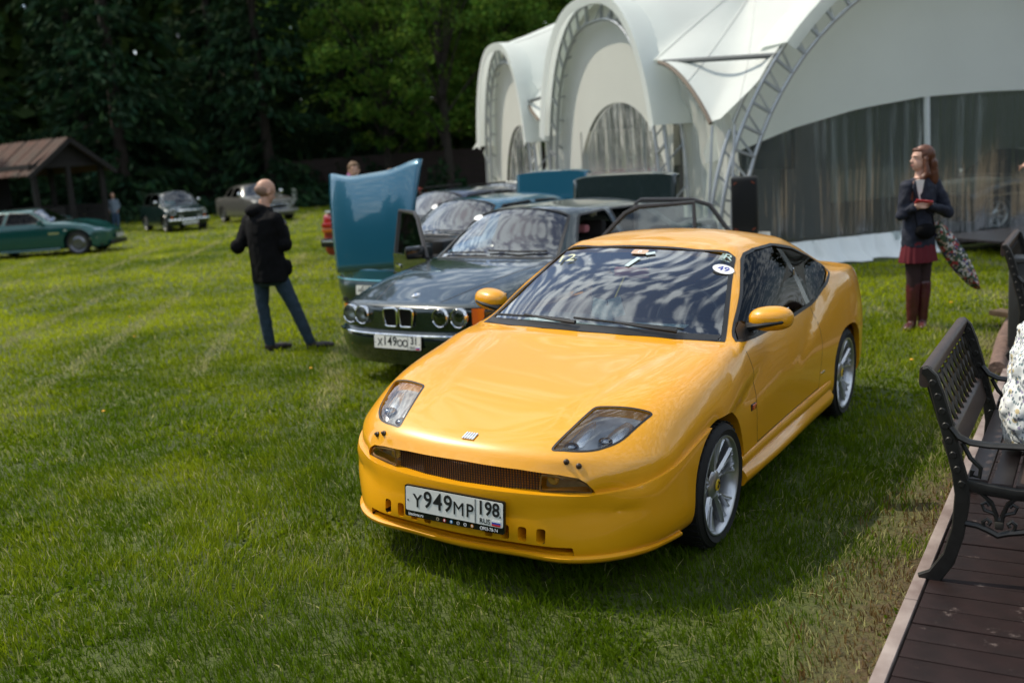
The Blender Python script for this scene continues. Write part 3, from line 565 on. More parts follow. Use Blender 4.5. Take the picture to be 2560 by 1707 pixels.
# ------------------------------------------------------------------ ground and grass
HO, HL_, HF = Vector((.87324, 6.34586, 0)), Vector((.8516, -.5242, 0)), Vector((-.5241, -.8517, 0))
DK_A, DK_D, DK_N = Vector((1.139, 3.265)), Vector((.508, .861)), Vector((.861, -.508))   # deck edge line
def sstep(a, b, x): t = np.clip((x - a) / (b - a), 0, 1); return t * t * (3 - 2 * t)
def gz(x, y):
    a = (x - HO.x) * HL_.x + (y - HO.y) * HL_.y; b = (x - HO.x) * HF.x + (y - HO.y) * HF.y
    m = (1 - sstep(1.1, 2.3, np.abs(a))) * (1 - sstep(2.2, 4.0, np.abs(b))); return (-.0448 * a + .0026 * b) * m - .004
def ground_mat():
    m = mat('lawn_soil', (.05, .06, .018), .95); t = m.node_tree; b = t.nodes['Principled BSDF']; g = t.nodes.new('ShaderNodeNewGeometry')
    n = t.nodes.new('ShaderNodeTexNoise'); n.inputs['Scale'].default_value = 1.1; n.inputs['Detail'].default_value = 8; n.inputs['Roughness'].default_value = .7; t.links.new(g.outputs['Position'], n.inputs[0])
    r = t.nodes.new('ShaderNodeValToRGB'); e = r.color_ramp.elements; e[0].position = .3; e[0].color = (.036, .050, .009, 1); e[1].position = .7; e[1].color = (.12, .14, .022, 1); x = e.new(.5); x.color = (.066, .088, .014, 1)
    t.links.new(n.outputs['Fac'], r.inputs[0]); t.links.new(r.outputs[0], b.inputs['Base Color'])
    n2 = t.nodes.new('ShaderNodeTexNoise'); n2.inputs['Scale'].default_value = 25; n2.inputs['Detail'].default_value = 6; t.links.new(g.outputs['Position'], n2.inputs[0])
    bp = t.nodes.new('ShaderNodeBump'); bp.inputs['Distance'].default_value = .06; bp.inputs['Strength'].default_value = .9; t.links.new(n2.outputs['Fac'], bp.inputs['Height']); t.links.new(bp.outputs[0], b.inputs['Normal'])
    # trodden brown soil along the boardwalk
    dt = t.nodes.new('ShaderNodeVectorMath'); dt.operation = 'DOT_PRODUCT'; dt.inputs[1].default_value = (DK_N.x, DK_N.y, 0); t.links.new(g.outputs['Position'], dt.inputs[0]); mr = t.nodes.new('ShaderNodeMapRange'); k0 = DK_A.x * DK_N.x + DK_A.y * DK_N.y; mr.inputs['From Min'].default_value = k0 - .45; mr.inputs['From Max'].default_value = k0 - .02; t.links.new(dt.outputs['Value'], mr.inputs['Value'])
    mu = t.nodes.new('ShaderNodeMath'); mu.operation = 'MULTIPLY'; mu.use_clamp = True; t.links.new(mr.outputs[0], mu.inputs[0]); t.links.new(n2.outputs['Fac'], mu.inputs[1]); mu2 = t.nodes.new('ShaderNodeMath'); mu2.operation = 'MULTIPLY'; mu2.use_clamp = True; mu2.inputs[1].default_value = 1.9; t.links.new(mu.outputs[0], mu2.inputs[0])
    mi = t.nodes.new('ShaderNodeMix'); mi.data_type = 'RGBA'; mi.inputs['B'].default_value = (.085, .055, .024, 1); t.links.new(r.outputs[0], mi.inputs['A']); t.links.new(mu2.outputs[0], mi.inputs['Factor']); t.links.new(mi.outputs['Result'], b.inputs['Base Color'])
    return m
def make_ground():
    xs = np.concatenate([np.linspace(-160, -8, 20), np.linspace(-6, 8, 57), np.linspace(10, 160, 20)]); ys = np.concatenate([np.linspace(-80, 0, 10), np.linspace(1, 15, 57), np.linspace(17, 260, 30)])
    X, Y = np.meshgrid(xs, ys); V = np.stack([X, Y, gz(X, Y)], -1).reshape(-1, 3); n = len(xs); F = [(j * n + i, j * n + i + 1, (j + 1) * n + i + 1, (j + 1) * n + i) for j in range(len(ys) - 1) for i in range(n - 1)]
    me = bpy.data.meshes.new('ground'); me.from_pydata(V.tolist(), [], F); me.polygons.foreach_set('use_smooth', [True] * len(F)); tag(link('ground', me, ground_mat()), kind='structure')
make_ground()
def fbm(x, y, s, seed=0):
    """cheap smooth value noise"""
    o = np.zeros_like(x); amp = 1.; tot = 0
    for k in range(3):
        X, Y = x * s + seed * 7.3, y * s + seed * 3.1; i, j = np.floor(X), np.floor(Y); fx, fy = X - i, Y - j; fx = fx * fx * (3 - 2 * fx); fy = fy * fy * (3 - 2 * fy)
        h = lambda a, b: np.modf(np.sin(a * 127.1 + b * 311.7 + seed) * 43758.5453)[0] % 1
        o += amp * (h(i, j) * (1 - fx) * (1 - fy) + h(i + 1, j) * fx * (1 - fy) + h(i, j + 1) * (1 - fx) * fy + h(i + 1, j + 1) * fx * fy); tot += amp; amp *= .5; s *= 2.1
    return o / tot
def make_grass():
    rng = np.random.default_rng(5); PX, PY, SC_, HT = [], [], [], []
    for r0, r1, dens, w, h in ((2.6, 5.0, 9500, .0026, .062), (5.0, 7.5, 6500, .0032, .062), (7.5, 11, 3200, .0045, .060), (11, 17, 1500, .0068, .056), (17, 30, 560, .011, .055), (30, 56, 140, .021, .06)):
        th = rad(34); area = th * (r1 ** 2 - r0 ** 2); n = int(area * dens * .62)
        a = rng.uniform(-th, th * .95, n); r = np.sqrt(rng.uniform(r0 ** 2, r1 ** 2, n)); PX.append(r * np.sin(a)); PY.append(r * np.cos(a)); SC_.append(np.full(n, w)); HT.append(np.full(n, h))
    x, y, w, h = map(np.concatenate, (PX, PY, SC_, HT))
    # keep off the boardwalk and out of the tent
    dd = (x - DK_A.x) * DK_N.x + (y - DK_A.y) * DK_N.y; ten = ((x - 2.9) * .30 * -1 + (y - 13.65) * .954 > .15) & ((x - 2.9) * .954 + (y - 13.65) * .30 > -.2)
    ca, cb = (x - HO.x) * HL_.x + (y - HO.y) * HL_.y, (x - HO.x) * HF.x + (y - HO.y) * HF.y; under = (np.abs(ca) < .6) & (np.abs(cb) < 1.7)
    dry = fbm(x, y, .8, 2); big = fbm(x, y, .35, 9); cl = fbm(x, y, 3.2, 4); tus = fbm(x, y, 9., 8)
    edge = 1 - sstep(.08, .62, -dd); bare = edge * sstep(.38, .60, fbm(x, y, 1.9, 6)) * (1 - sstep(4.6, 6.2, y))
    keep = (dd < -.012) & ~ten & ~under & (rng.random(len(x)) > bare * .45); keep &= rng.random(len(x)) < .42 + .75 * tus
    x, y, w, h, dry, big, cl, tus, bare, edge = (q[keep] for q in (x, y, w, h, dry, big, cl, tus, bare, edge)); n = len(x); z = gz(x, y)
    hh = h * (.55 + .6 * cl) * (.5 + .8 * tus) * rng.uniform(.55, 1.35, n) * (1 - .45 * bare) * np.where(y < 8, 1.05, 1); ang = rng.uniform(0, 2 * np.pi, n); lean = rng.uniform(.15, .95, n) * hh; la = fbm(x, y, .8, 3) * 7 + rng.normal(0, 1.3, n)
    flat = (rng.random(n) < .007) & (y < 11); hh = np.where(flat, rng.uniform(.02, .05, n), hh); lean = np.where(flat, rng.uniform(.07, .15, n), lean)   # straw lying in the lawn
    clov = (fbm(x, y, 2.3, 21) > .60) & (rng.random(n) < .30) & (y < 11); hh = np.where(clov, hh * .5, hh); lean = np.where(clov, lean * .6, lean)
    ww = w * rng.uniform(.7, 1.4, n) * np.where(clov, 3.4, 1); cx, sx = np.cos(ang) * ww, np.sin(ang) * ww; lx, ly = np.cos(la) * lean, np.sin(la) * lean
    P = np.zeros((n, 5, 3)); P[:, 0] = np.stack([x - cx, y - sx, z - .004], -1); P[:, 1] = np.stack([x + cx, y + sx, z - .004], -1)
    P[:, 2] = np.stack([x + cx * .8 + lx * .38, y + sx * .8 + ly * .38, z + hh * .58], -1); P[:, 3] = np.stack([x - cx * .8 + lx * .38, y - sx * .8 + ly * .38, z + hh * .58], -1); P[:, 4] = np.stack([x + lx, y + ly, z + hh], -1)
    me = bpy.data.meshes.new('grass'); me.vertices.add(n * 5); me.vertices.foreach_set('co', P.reshape(-1)); base = np.arange(n) * 5
    L = np.stack([base, base + 1, base + 2, base + 3, base + 3, base + 2, base + 4], -1).reshape(-1); me.loops.add(n * 7); me.loops.foreach_set('vertex_index', L.astype(np.int32))
    me.polygons.add(n * 2); st = np.stack([np.arange(n) * 7, np.arange(n) * 7 + 4], -1).reshape(-1); me.polygons.foreach_set('loop_start', st.astype(np.int32)); me.update(calc_edges=True)
    # colour: fresh green, yellower by noise and painted brighter with distance, straw-coloured blades; swaths of pale clippings on the mown lanes
    lane = np.abs(((x + .1 * y) / 1.42) % 1 - .5); swath = (1 - sstep(.02, .13, lane)) * sstep(.36, .52, fbm(x, y, .55, 12)) * (y > 8)
    k = np.clip(.03 + .52 * sstep(4.5, 13, y) + 1.5 * (dry - .45) + .6 * (big - .5) + .5 * (cl - .5) + rng.normal(0, .12, n), 0, 1); straw = np.clip((rng.random(n) < (.02 + .4 * np.clip(dry - .5, 0, 1) + .66 * swath + .75 * bare + .25 * edge)).astype(float), 0, 1)  # distance term paints vignette-like shade into near blades, brightness into far ones
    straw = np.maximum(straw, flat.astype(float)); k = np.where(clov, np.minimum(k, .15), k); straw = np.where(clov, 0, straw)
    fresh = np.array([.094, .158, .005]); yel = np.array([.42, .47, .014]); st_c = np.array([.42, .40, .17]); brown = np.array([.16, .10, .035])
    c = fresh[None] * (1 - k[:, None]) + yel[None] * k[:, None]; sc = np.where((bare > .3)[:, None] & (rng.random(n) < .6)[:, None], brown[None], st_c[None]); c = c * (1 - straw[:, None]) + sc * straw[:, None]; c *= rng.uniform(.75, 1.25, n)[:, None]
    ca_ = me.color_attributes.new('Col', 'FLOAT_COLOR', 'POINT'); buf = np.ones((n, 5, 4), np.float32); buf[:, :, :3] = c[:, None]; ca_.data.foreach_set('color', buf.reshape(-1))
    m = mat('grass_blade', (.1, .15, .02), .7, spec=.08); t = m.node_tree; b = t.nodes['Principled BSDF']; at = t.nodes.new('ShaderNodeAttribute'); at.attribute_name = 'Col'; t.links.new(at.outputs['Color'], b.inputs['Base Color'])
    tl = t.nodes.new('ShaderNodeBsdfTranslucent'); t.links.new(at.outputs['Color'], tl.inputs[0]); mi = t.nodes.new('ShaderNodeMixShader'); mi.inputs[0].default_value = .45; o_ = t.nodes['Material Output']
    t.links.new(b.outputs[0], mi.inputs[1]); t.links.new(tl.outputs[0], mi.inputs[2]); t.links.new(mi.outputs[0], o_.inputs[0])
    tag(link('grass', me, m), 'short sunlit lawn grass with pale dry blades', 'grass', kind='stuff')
    # a few dandelions
    rng = random.Random(3); b = MB()
    for px, py in ((3.2, 8.1), (-1.9, 9.5), (-4.5, 12.2), (-3.4, 8.3), (-.9, 7.2), (-5.2, 14), (4.6, 10.6)): b.ball((px, py, .055), (.016, .016, .008), 8, 5)
    tag(b.build('dandelions', mat('dandelion', (.7, .35, .02), .7)), 'small yellow dandelion heads scattered in the grass', 'flowers', kind='stuff')
make_grass()

# ------------------------------------------------------------------ boardwalk
def make_deck():
    o = tag(link('boardwalk', None), 'dark brown plank boardwalk with a weathered grey edge board', 'boardwalk', kind='structure'); o.location = (DK_A.x, DK_A.y, 0); o.rotation_euler = (0, 0, math.atan2(DK_D.y, DK_D.x))
    # local x along the edge, local -y to the right of it
    wood = mat('deck_wood', (.022, .011, .010), .6, vary=(5, .6, 8), col2=(.008, .0045, .004), bump=.35, bdist=.004, spec=.2); t = wood.node_tree; b = t.nodes['Principled BSDF']
    co = t.nodes.new('ShaderNodeNewGeometry'); w = t.nodes.new('ShaderNodeTexNoise'); w.inputs['Scale'].default_value = 7; w.inputs['Detail'].default_value = 9; w.inputs['Roughness'].default_value = .75; t.links.new(co.outputs['Position'], w.inputs[0])
    mr = t.nodes.new('ShaderNodeMapRange'); mr.inputs['From Min'].default_value = .60; mr.inputs['From Max'].default_value = .70; t.links.new(w.outputs['Fac'], mr.inputs['Value'])
    old = b.inputs['Base Color'].links[0].from_socket; mi = t.nodes.new('ShaderNodeMix'); mi.data_type = 'RGBA'; mi.inputs['B'].default_value = (.24, .19, .17, 1); mm = t.nodes.new('ShaderNodeMath'); mm.operation = 'MULTIPLY'; mm.inputs[1].default_value = .55
    t.links.new(mr.outputs[0], mm.inputs[0]); t.links.new(mm.outputs[0], mi.inputs['Factor']); t.links.new(old, mi.inputs['A']); t.links.new(mi.outputs['Result'], b.inputs['Base Color'])
    grey = mat('edge_wood', (.34, .28, .25), .8, vary=(6, .5, 8), col2=(.16, .115, .10), bump=.4, bdist=.004)
    rng = random.Random(7)
    base = MB().box((0, 0, 0), (.145, 1.9, .03), None, .004); me = bm_mesh(base.bm, 'plank', rad(30)); me.materials.append(wood); x = -1.2
    while x < 9.5:
        wd = rng.uniform(.135, .155); p = link('plank', me, None, o); p.location = (x + wd / 2, -.062 - .95, .033 + rng.uniform(-.002, .002)); p.scale = (wd / .145 * .962, 1, 1); p.rotation_euler = (rng.uniform(-.0015, .0015), 0, rng.uniform(-.004, .004)); x += wd
    x = -1.2
    while x < 9.5:
        L = rng.uniform(1.8, 2.6); MB().box((x + L / 2, -.026, .02), (L - .004, .05, .065), None, .004).build('edge_board', grey, o); x += L
    MB().box((4, -1.0, -.02), (10.6, 1.9, .04)).build('joist_bed', mat('dark_soil', (.01, .008, .007), .95), o)
    return o
make_deck()

# ------------------------------------------------------------------ trees
bark = mat('bark', (.035, .026, .02), .95, vary=(6, .5, 6), bump=.8, bdist=.05)
def leaf_mat(n, c, tr=.3):
    m = mat(n, c, .85, spec=.05); t = m.node_tree; b = t.nodes['Principled BSDF']; at = t.nodes.new('ShaderNodeAttribute'); at.attribute_name = 'Col'
    mi = t.nodes.new('ShaderNodeMix'); mi.data_type = 'RGBA'; mi.blend_type = 'MULTIPLY'; mi.inputs['Factor'].default_value = 1; mi.inputs['B'].default_value = (*c, 1); t.links.new(at.outputs['Color'], mi.inputs['A']); t.links.new(mi.outputs['Result'], b.inputs['Base Color'])
    tl = t.nodes.new('ShaderNodeBsdfTranslucent'); t.links.new(mi.outputs['Result'], tl.inputs[0]); ms = t.nodes.new('ShaderNodeMixShader'); ms.inputs[0].default_value = tr
    t.links.new(b.outputs[0], ms.inputs[1]); t.links.new(tl.outputs[0], ms.inputs[2]); t.links.new(ms.outputs[0], t.nodes['Material Output'].inputs[0]); return m
def leaf_mesh(name, C, S, rng, drop=None, aspect=.5):
    """C centres (n,3), S sizes, one folded leaf spray (two triangles) each, random orientation"""
    n = len(C); a = rng.normal(size=(n, 3)); a /= np.linalg.norm(a, axis=1)[:, None]
    if drop is not None: a = drop
    b = rng.normal(size=(n, 3)); b -= (b * a).sum(1)[:, None] * a; b /= np.linalg.norm(b, axis=1)[:, None]; S = S[:, None]
    P = np.stack([C - a * S, C + b * S * aspect, C + a * S, C - b * S * aspect], 1); P[:, 0] += rng.normal(size=(n, 3)) * S * .15; me = bpy.data.meshes.new(name); me.vertices.add(n * 4); me.vertices.foreach_set('co', P.reshape(-1))
    L = np.arange(n * 4); me.loops.add(n * 4); me.loops.foreach_set('vertex_index', L.astype(np.int32)); me.polygons.add(n); me.polygons.foreach_set('loop_start', (np.arange(n) * 4).astype(np.int32)); me.update(calc_edges=True)
    ca = me.color_attributes.new('Col', 'FLOAT_COLOR', 'POINT'); v = np.ones((n, 4, 4), np.float32); v[:, :, :3] = rng.uniform(.6, 1.35, (n, 1, 1)) * np.stack([rng.uniform(.8, 1.3, n), np.ones(n), rng.uniform(.6, 1.1, n)], -1)[:, None]; ca.data.foreach_set('color', v.reshape(-1)); return me
def spruce(seed, H=19, R=3.6, n=9000):
    rng = np.random.default_rng(seed); t0 = rng.random(n) ** .8; nb = 190; bh = np.sort(rng.random(nb)) ; ba = rng.uniform(0, 2 * np.pi, nb); bl = R * (1 - bh * .97) ** .85 * rng.uniform(.55, 1.15, nb); i = rng.integers(0, nb, n); i = np.where(rng.random(n) < .7, np.minimum(i, rng.integers(0, nb, n)), i)
    u = rng.random(n) ** .6; r = u * bl[i]; side = rng.normal(0, 1, n) * .30 * u * bl[i] * .6; dn = rng.random(n) ** 2 * .9 * u
    x = np.cos(ba[i]) * r - np.sin(ba[i]) * side; y = np.sin(ba[i]) * r + np.cos(ba[i]) * side; z = .6 + bh[i] * (H - .8) - .35 * u * bl[i] * .9 + .10 * (u * bl[i]) ** 2 * .4 - dn
    C = np.stack([x, y, np.maximum(z, .15)], -1); d = np.stack([np.cos(ba[i]) * .7 + rng.normal(0, .4, n), np.sin(ba[i]) * .7 + rng.normal(0, .4, n), -.55 + rng.normal(0, .3, n)], -1); d /= np.linalg.norm(d, axis=1)[:, None]
    crown = leaf_mesh('spruce_crown', C, rng.uniform(.14, .30, n), rng, d, .38); b = MB().tube([(0, 0, -.2), (.03, 0, H * .3), (-.03, .02, H * .65), (0, 0, H)], [.28, .21, .12, .02], 9)
    for k in range(0, nb, 5): b.tube([(0, 0, .6 + bh[k] * (H - .8)), (math.cos(ba[k]) * bl[k] * .8, math.sin(ba[k]) * bl[k] * .8, .5 + bh[k] * (H - .8) - .25 * bl[k])], [.045, .012], 4)
    return crown, bm_mesh(b.bm, 'spruce_trunk', rad(60))
def broadleaf(seed, H=15, R=4.2, low=2.2, n=11000, trunk=.2):
    rng = np.random.default_rng(seed); nc = 95; cc = rng.normal(size=(nc, 3)); cc /= np.linalg.norm(cc, axis=1)[:, None]; cc *= (rng.random(nc) ** .38)[:, None]
    cen = np.stack([cc[:, 0] * R, cc[:, 1] * R, low + (H - low) * (.5 + .5 * cc[:, 2])], -1); lowm = 1 - .45 * np.clip((low + 3 - cen[:, 2]) / 3, 0, 1); cen[:, :2] *= lowm[:, None]; cr = rng.uniform(.55, 1.25, nc)
    i = rng.integers(0, nc, n); d = rng.normal(size=(n, 3)); d /= np.linalg.norm(d, axis=1)[:, None]; d *= (rng.random(n) ** .45 * cr[i])[:, None]; d[:, 2] *= .6; C = cen[i] + d
    crown = leaf_mesh('leaf_crown', C, rng.uniform(.07, .15, n), rng, None, .6); b = MB(); lean = rng.normal(0, .35, 2)
    tr = [(0, 0, -.2), (lean[0] * .3, lean[1] * .3, H * .25), (lean[0] * .7, lean[1] * .7, H * .5), (lean[0], lean[1], H * .8)]; b.tube(tr, [trunk, trunk * .8, trunk * .55, .04], 9)
    for k in range(26):
        e = Vector(cen[k]); f = .15 + .6 * rng.random(); s = Vector(tr[0]).lerp(Vector(tr[3]), min(.9, max(.12, (e.z / H) * .75))); s.x = lean[0] * s.z / (H * .8); s.y = lean[1] * s.z / (H * .8); m_ = (s + e) / 2 + Vector((0, 0, .35)); b.tube([s, m_, e], [trunk * .38, trunk * .22, .02], 5)
    return crown, bm_mesh(b.bm, 'leaf_trunk', rad(60))
def plant(name, meshes, m, loc, rz, sc, label, cat, group):
    o = empty(name, loc, rz, label=label, cat=cat, group=group); o.scale = (sc, sc, sc)
    for nm, me, mm in (('crown', meshes[0], m), ('trunk', meshes[1], bark)):
        if not me.materials: me.materials.append(mm)
        c = link(nm, me, None, o)
    return o
SPR = [spruce(s, 19 + 2 * (s % 2), 3.7) for s in (1, 2, 3)]; BRD = [broadleaf(11, 15, 4.4, 1.5), broadleaf(12, 17, 3.8, 2.6), broadleaf(13, 13, 4.0, .9)]
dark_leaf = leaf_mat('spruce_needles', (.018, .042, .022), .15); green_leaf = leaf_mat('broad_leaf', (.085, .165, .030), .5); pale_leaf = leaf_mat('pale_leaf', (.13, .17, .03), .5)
def forest():
    rng = random.Random(4); names = ['dark spruce with low hanging boughs', 'tall dark spruce']
    sp_ = [(-27, 50), (-23.5, 46), (-20, 51), (-16.8, 47), (-13.6, 52), (-10.6, 48.5), (-7.6, 53), (-31, 44), (-35, 52)]
    lab = ['spruce at the far end behind the shed roof, cut by the frame', 'spruce directly behind the shed ridge', 'spruce rising behind the shed gable', 'spruce behind the standing figure by the shed', 'spruce behind the small dark green car with its boughs lowest', 'spruce between the small green car and the grey retro car', 'spruce behind the bald man, set farther back', 'spruce nearest the frame edge above the corrugated roof', 'spruce deep in the wood above the corrugated roof']
    for k, (x, y) in enumerate(sp_): plant('spruce_tree', SPR[k % 3], dark_leaf, (x, y, 0), rng.uniform(0, 6), rng.uniform(.95, 1.2), lab[k], 'tree', 'spruces at the edge of the wood')
    bl = [(-5.2, 49, 0, .9, 'leafy tree behind the raised blue bonnet, foliage down to the fence'), (-2.2, 46.5, 1, .95, 'leafy tree with a dark bare trunk just beside the tent'), (.8, 50, 2, 1.05, 'leafy tree whose crown shows above the far tent arch'), (-8.8, 56, 1, 1.1, 'leafy tree in the second row behind the spruces'), (4.2, 53, 0, 1.15, 'leafy tree over the tent roof between the arches'), (-3.6, 57, 2, 1.3, 'tall pale leafy tree standing behind the slender one'), (9, 52, 1, 1.2, 'leafy tree behind the tent, mostly hidden'), (14, 47, 0, 1.1, 'leafy tree seen through the clear tent wall')]
    for k, (x, y, v, s, l) in enumerate(bl): plant('leafy_tree', BRD[v], green_leaf, (x, y, 0), rng.uniform(0, 6), s, l, 'tree', 'leafy trees at the edge of the wood')
    # far wood that reads as one mass
    g = np.random.default_rng(8); n = 60000; x = g.uniform(-75, 60, n); z = g.random(n) ** 1.1 * 21; y = 64 + g.uniform(0, 9, n) + 2.5 * np.sin(x * .5); C = np.stack([x, y, z], -1)
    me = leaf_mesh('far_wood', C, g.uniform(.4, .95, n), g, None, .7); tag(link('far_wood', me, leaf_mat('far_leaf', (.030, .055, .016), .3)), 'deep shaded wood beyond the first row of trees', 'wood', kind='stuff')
    # the clearing is closed by wood on the other sides too: it mirrors in glass and paint
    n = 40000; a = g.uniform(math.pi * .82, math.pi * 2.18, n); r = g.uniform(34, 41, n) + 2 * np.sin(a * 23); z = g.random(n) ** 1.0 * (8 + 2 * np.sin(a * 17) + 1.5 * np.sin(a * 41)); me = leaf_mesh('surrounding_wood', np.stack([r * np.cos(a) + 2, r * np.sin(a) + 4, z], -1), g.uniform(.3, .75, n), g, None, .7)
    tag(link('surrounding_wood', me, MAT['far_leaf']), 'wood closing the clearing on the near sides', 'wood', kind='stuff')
    # undergrowth along the fence
    n = 9000; x = g.uniform(-40, 1, n); y = 45.5 + g.normal(0, .8, n) + 2 * np.sin(x * .7); z = g.random(n) ** 2 * 1.5 * (1 + np.sin(x * 1.9)) * .6; me = leaf_mesh('undergrowth', np.stack([x, y + 3.5, z], -1), g.uniform(.08, .2, n), g, None, .6); tag(link('undergrowth', me, MAT['spruce_needles']), 'dark undergrowth at the foot of the trees', 'undergrowth', kind='stuff')
forest()

# ------------------------------------------------------------------ shed and fence
def make_shed():
    A, B = Vector((-16.5, 37.2, 0)), Vector((-14.9, 39.3, 0)); u = (B - A).normalized(); v = Vector((-u.y, u.x, 0)); Wd = (B - A).length
    o = empty('shed', A, math.atan2(u.y, u.x), label='open timber shed with a corrugated rust-brown roof at the wood edge', cat='shed')   # local x along gable, y along the ridge (away to the left)
    dw = mat('shed_timber', (.012, .009, .008), .85, vary=(4, .4, 5)); L = 7.0; ez, rz_ = 2.45, 3.45
    tin = mat('corrugated_tin', (.065, .05, .038), .9, .0, vary=(1.6, .6, 6), col2=(.10, .045, .03))
    for s in (0, 1):
        x0, x1 = (-.30, Wd / 2) if s == 0 else (Wd + .35, Wd / 2); z0, z1 = ez - .25, rz_; bays = 8
        for k in range(bays):
            b = MB(); ya, yb = -.45 + (L + .9) * k / bays, -.45 + (L + .9) * (k + 1) / bays + .03; n = 18; P, Q = [], []
            for i in range(n + 1):
                y = ya + (yb - ya) * i / n; h = .045 * math.cos(i / n * 2 * math.pi * 4); P.append((x0, y, z0 + h + .01 * (k % 2))); Q.append((x1, y, z1 + h + .01 * (k % 2)))
            b.quadstrip(P, Q); b.build('roof_sheet', tin, o, rad(60))
    for x, y in ((0, 0), (Wd, 0), (0, L / 2), (Wd, L / 2), (0, L), (Wd, L), (Wd / 2, 0)): MB().box((x, y, ez / 2), (.16, .16, ez)).build('post', dw, o)
    for x in (0, Wd): MB().box((x, L / 2, ez + .05), (.16, L + .4, .16)).build('beam', dw, o)
    MB().box((Wd / 2, 0, ez + .05), (Wd + .3, .15, .16)).build('beam', dw, o); MB().bar((-.4, -.43, ez - .33), (Wd / 2, -.43, rz_ - .08), .05, .16).build('bargeboard', dw, o); MB().bar((Wd + .4, -.43, ez - .33), (Wd / 2, -.43, rz_ - .08), .05, .16).build('bargeboard', dw, o)
    MB().prism([(0, ez + .1), (Wd, ez + .1), (Wd / 2, rz_ - .12)], -.02, .03, 1).build('gable_board', dw, o)
    for k in range(5): MB().box((Wd - .02, L / 2, .12 + .2 * k), (.04, L, .18)).build('wall_board', dw, o)
    for k in range(5): MB().box((.5, 0, .12 + .2 * k), (1.0, .04, .18)).build('wall_board', dw, o)
    MB().box((Wd / 2, L - .05, ez / 2), (Wd, .06, ez)).build('back_wall', dw, o); MB().box((Wd / 2, L / 2, .03), (Wd, L, .06)).build('shed_floor', dw, o)
make_shed()
def make_fence():
    o = empty('fence', (-14.5, 50.2, 0), label='dark brown board fence in front of the wood', cat='fence'); dw = mat('fence_wood', (.030, .016, .012), .8, vary=(3, .4, 5))
    me = bm_mesh(MB().box((0, 0, 0), (2.48, .03, .33)).bm, 'board'); me.materials.append(dw); pm = bm_mesh(MB().box((0, 0, 1.05), (.1, .1, 2.1)).bm, 'post'); pm.materials.append(dw)
    for k in range(8):
        p = link('post', pm, None, o); p.location = (k * 2.5, 0, 0)
        for j in range(6): q = link('board', me, None, o); q.location = (k * 2.5 + 1.25, -.06, .22 + j * .345)
make_fence()
tag(MB().tube([(-9.3, 47, 0), (-9.3, 47, .75)], .11, 10).ball((-9.3, 47, .8), (.12, .12, .08)).build('marker_post', mat('post_white', (.5, .5, .42), .7)), 'small pale marker post on the grass before the fence', 'post')
# ------------------------------------------------------------------ arched event tent
def fabric(name, c, tr=.35, rough=.55):
    m = mat(name, c, rough, spec=.3, vary=(1.2, .06, 4), bump=.06, bdist=.05); t = m.node_tree; b = t.nodes['Principled BSDF']; tl = t.nodes.new('ShaderNodeBsdfTranslucent'); tl.inputs[0].default_value = (*c, 1)
    ms = t.nodes.new('ShaderNodeMixShader'); ms.inputs[0].default_value = tr; t.links.new(b.outputs[0], ms.inputs[1]); t.links.new(tl.outputs[0], ms.inputs[2]); t.links.new(ms.outputs[0], t.nodes['Material Output'].inputs[0]); return m
def vinyl():
    m = glass('clear_vinyl', (.80, .84, .84), 1.45, .65, .09); t = m.node_tree; gl = [n for n in t.nodes if n.type == 'BSDF_GLOSSY'][0]; fr = [n for n in t.nodes if n.type == 'FRESNEL'][0]
    co = t.nodes.new('ShaderNodeTexCoord'); mp_ = t.nodes.new('ShaderNodeMapping'); mp_.inputs['Scale'].default_value = (6.5, 6.5, .25); nz = t.nodes.new('ShaderNodeTexNoise'); nz.inputs['Scale'].default_value = 1.6; nz.inputs['Detail'].default_value = 4
    bp = t.nodes.new('ShaderNodeBump'); bp.inputs['Distance'].default_value = .05; bp.inputs['Strength'].default_value = .6; t.links.new(co.outputs['Object'], mp_.inputs[0]); t.links.new(mp_.outputs[0], nz.inputs[0]); t.links.new(nz.outputs['Fac'], bp.inputs['Height']); t.links.new(bp.outputs[0], gl.inputs['Normal']); t.links.new(bp.outputs[0], fr.inputs['Normal'])
    # slightly milky film along the folds
    df = t.nodes.new('ShaderNodeBsdfDiffuse'); df.inputs[0].default_value = (.52, .58, .58, 1); mr = t.nodes.new('ShaderNodeMapRange'); mr.inputs['From Min'].default_value = .55; mr.inputs['From Max'].default_value = .72; mr.inputs['To Min'].default_value = .09; mr.inputs['To Max'].default_value = .34; t.links.new(nz.outputs['Fac'], mr.inputs['Value'])
    ms = t.nodes.new('ShaderNodeMixShader'); old = t.nodes['Material Output'].inputs[0].links[0].from_socket if 'Material Output' in t.nodes else None
    o_ = [n for n in t.nodes if n.type == 'OUTPUT_MATERIAL'][0]; old = o_.inputs[0].links[0].from_socket; t.links.new(mr.outputs[0], ms.inputs[0]); t.links.new(old, ms.inputs[1]); t.links.new(df.outputs[0], ms.inputs[2]); t.links.new(ms.outputs[0], o_.inputs[0]); return m
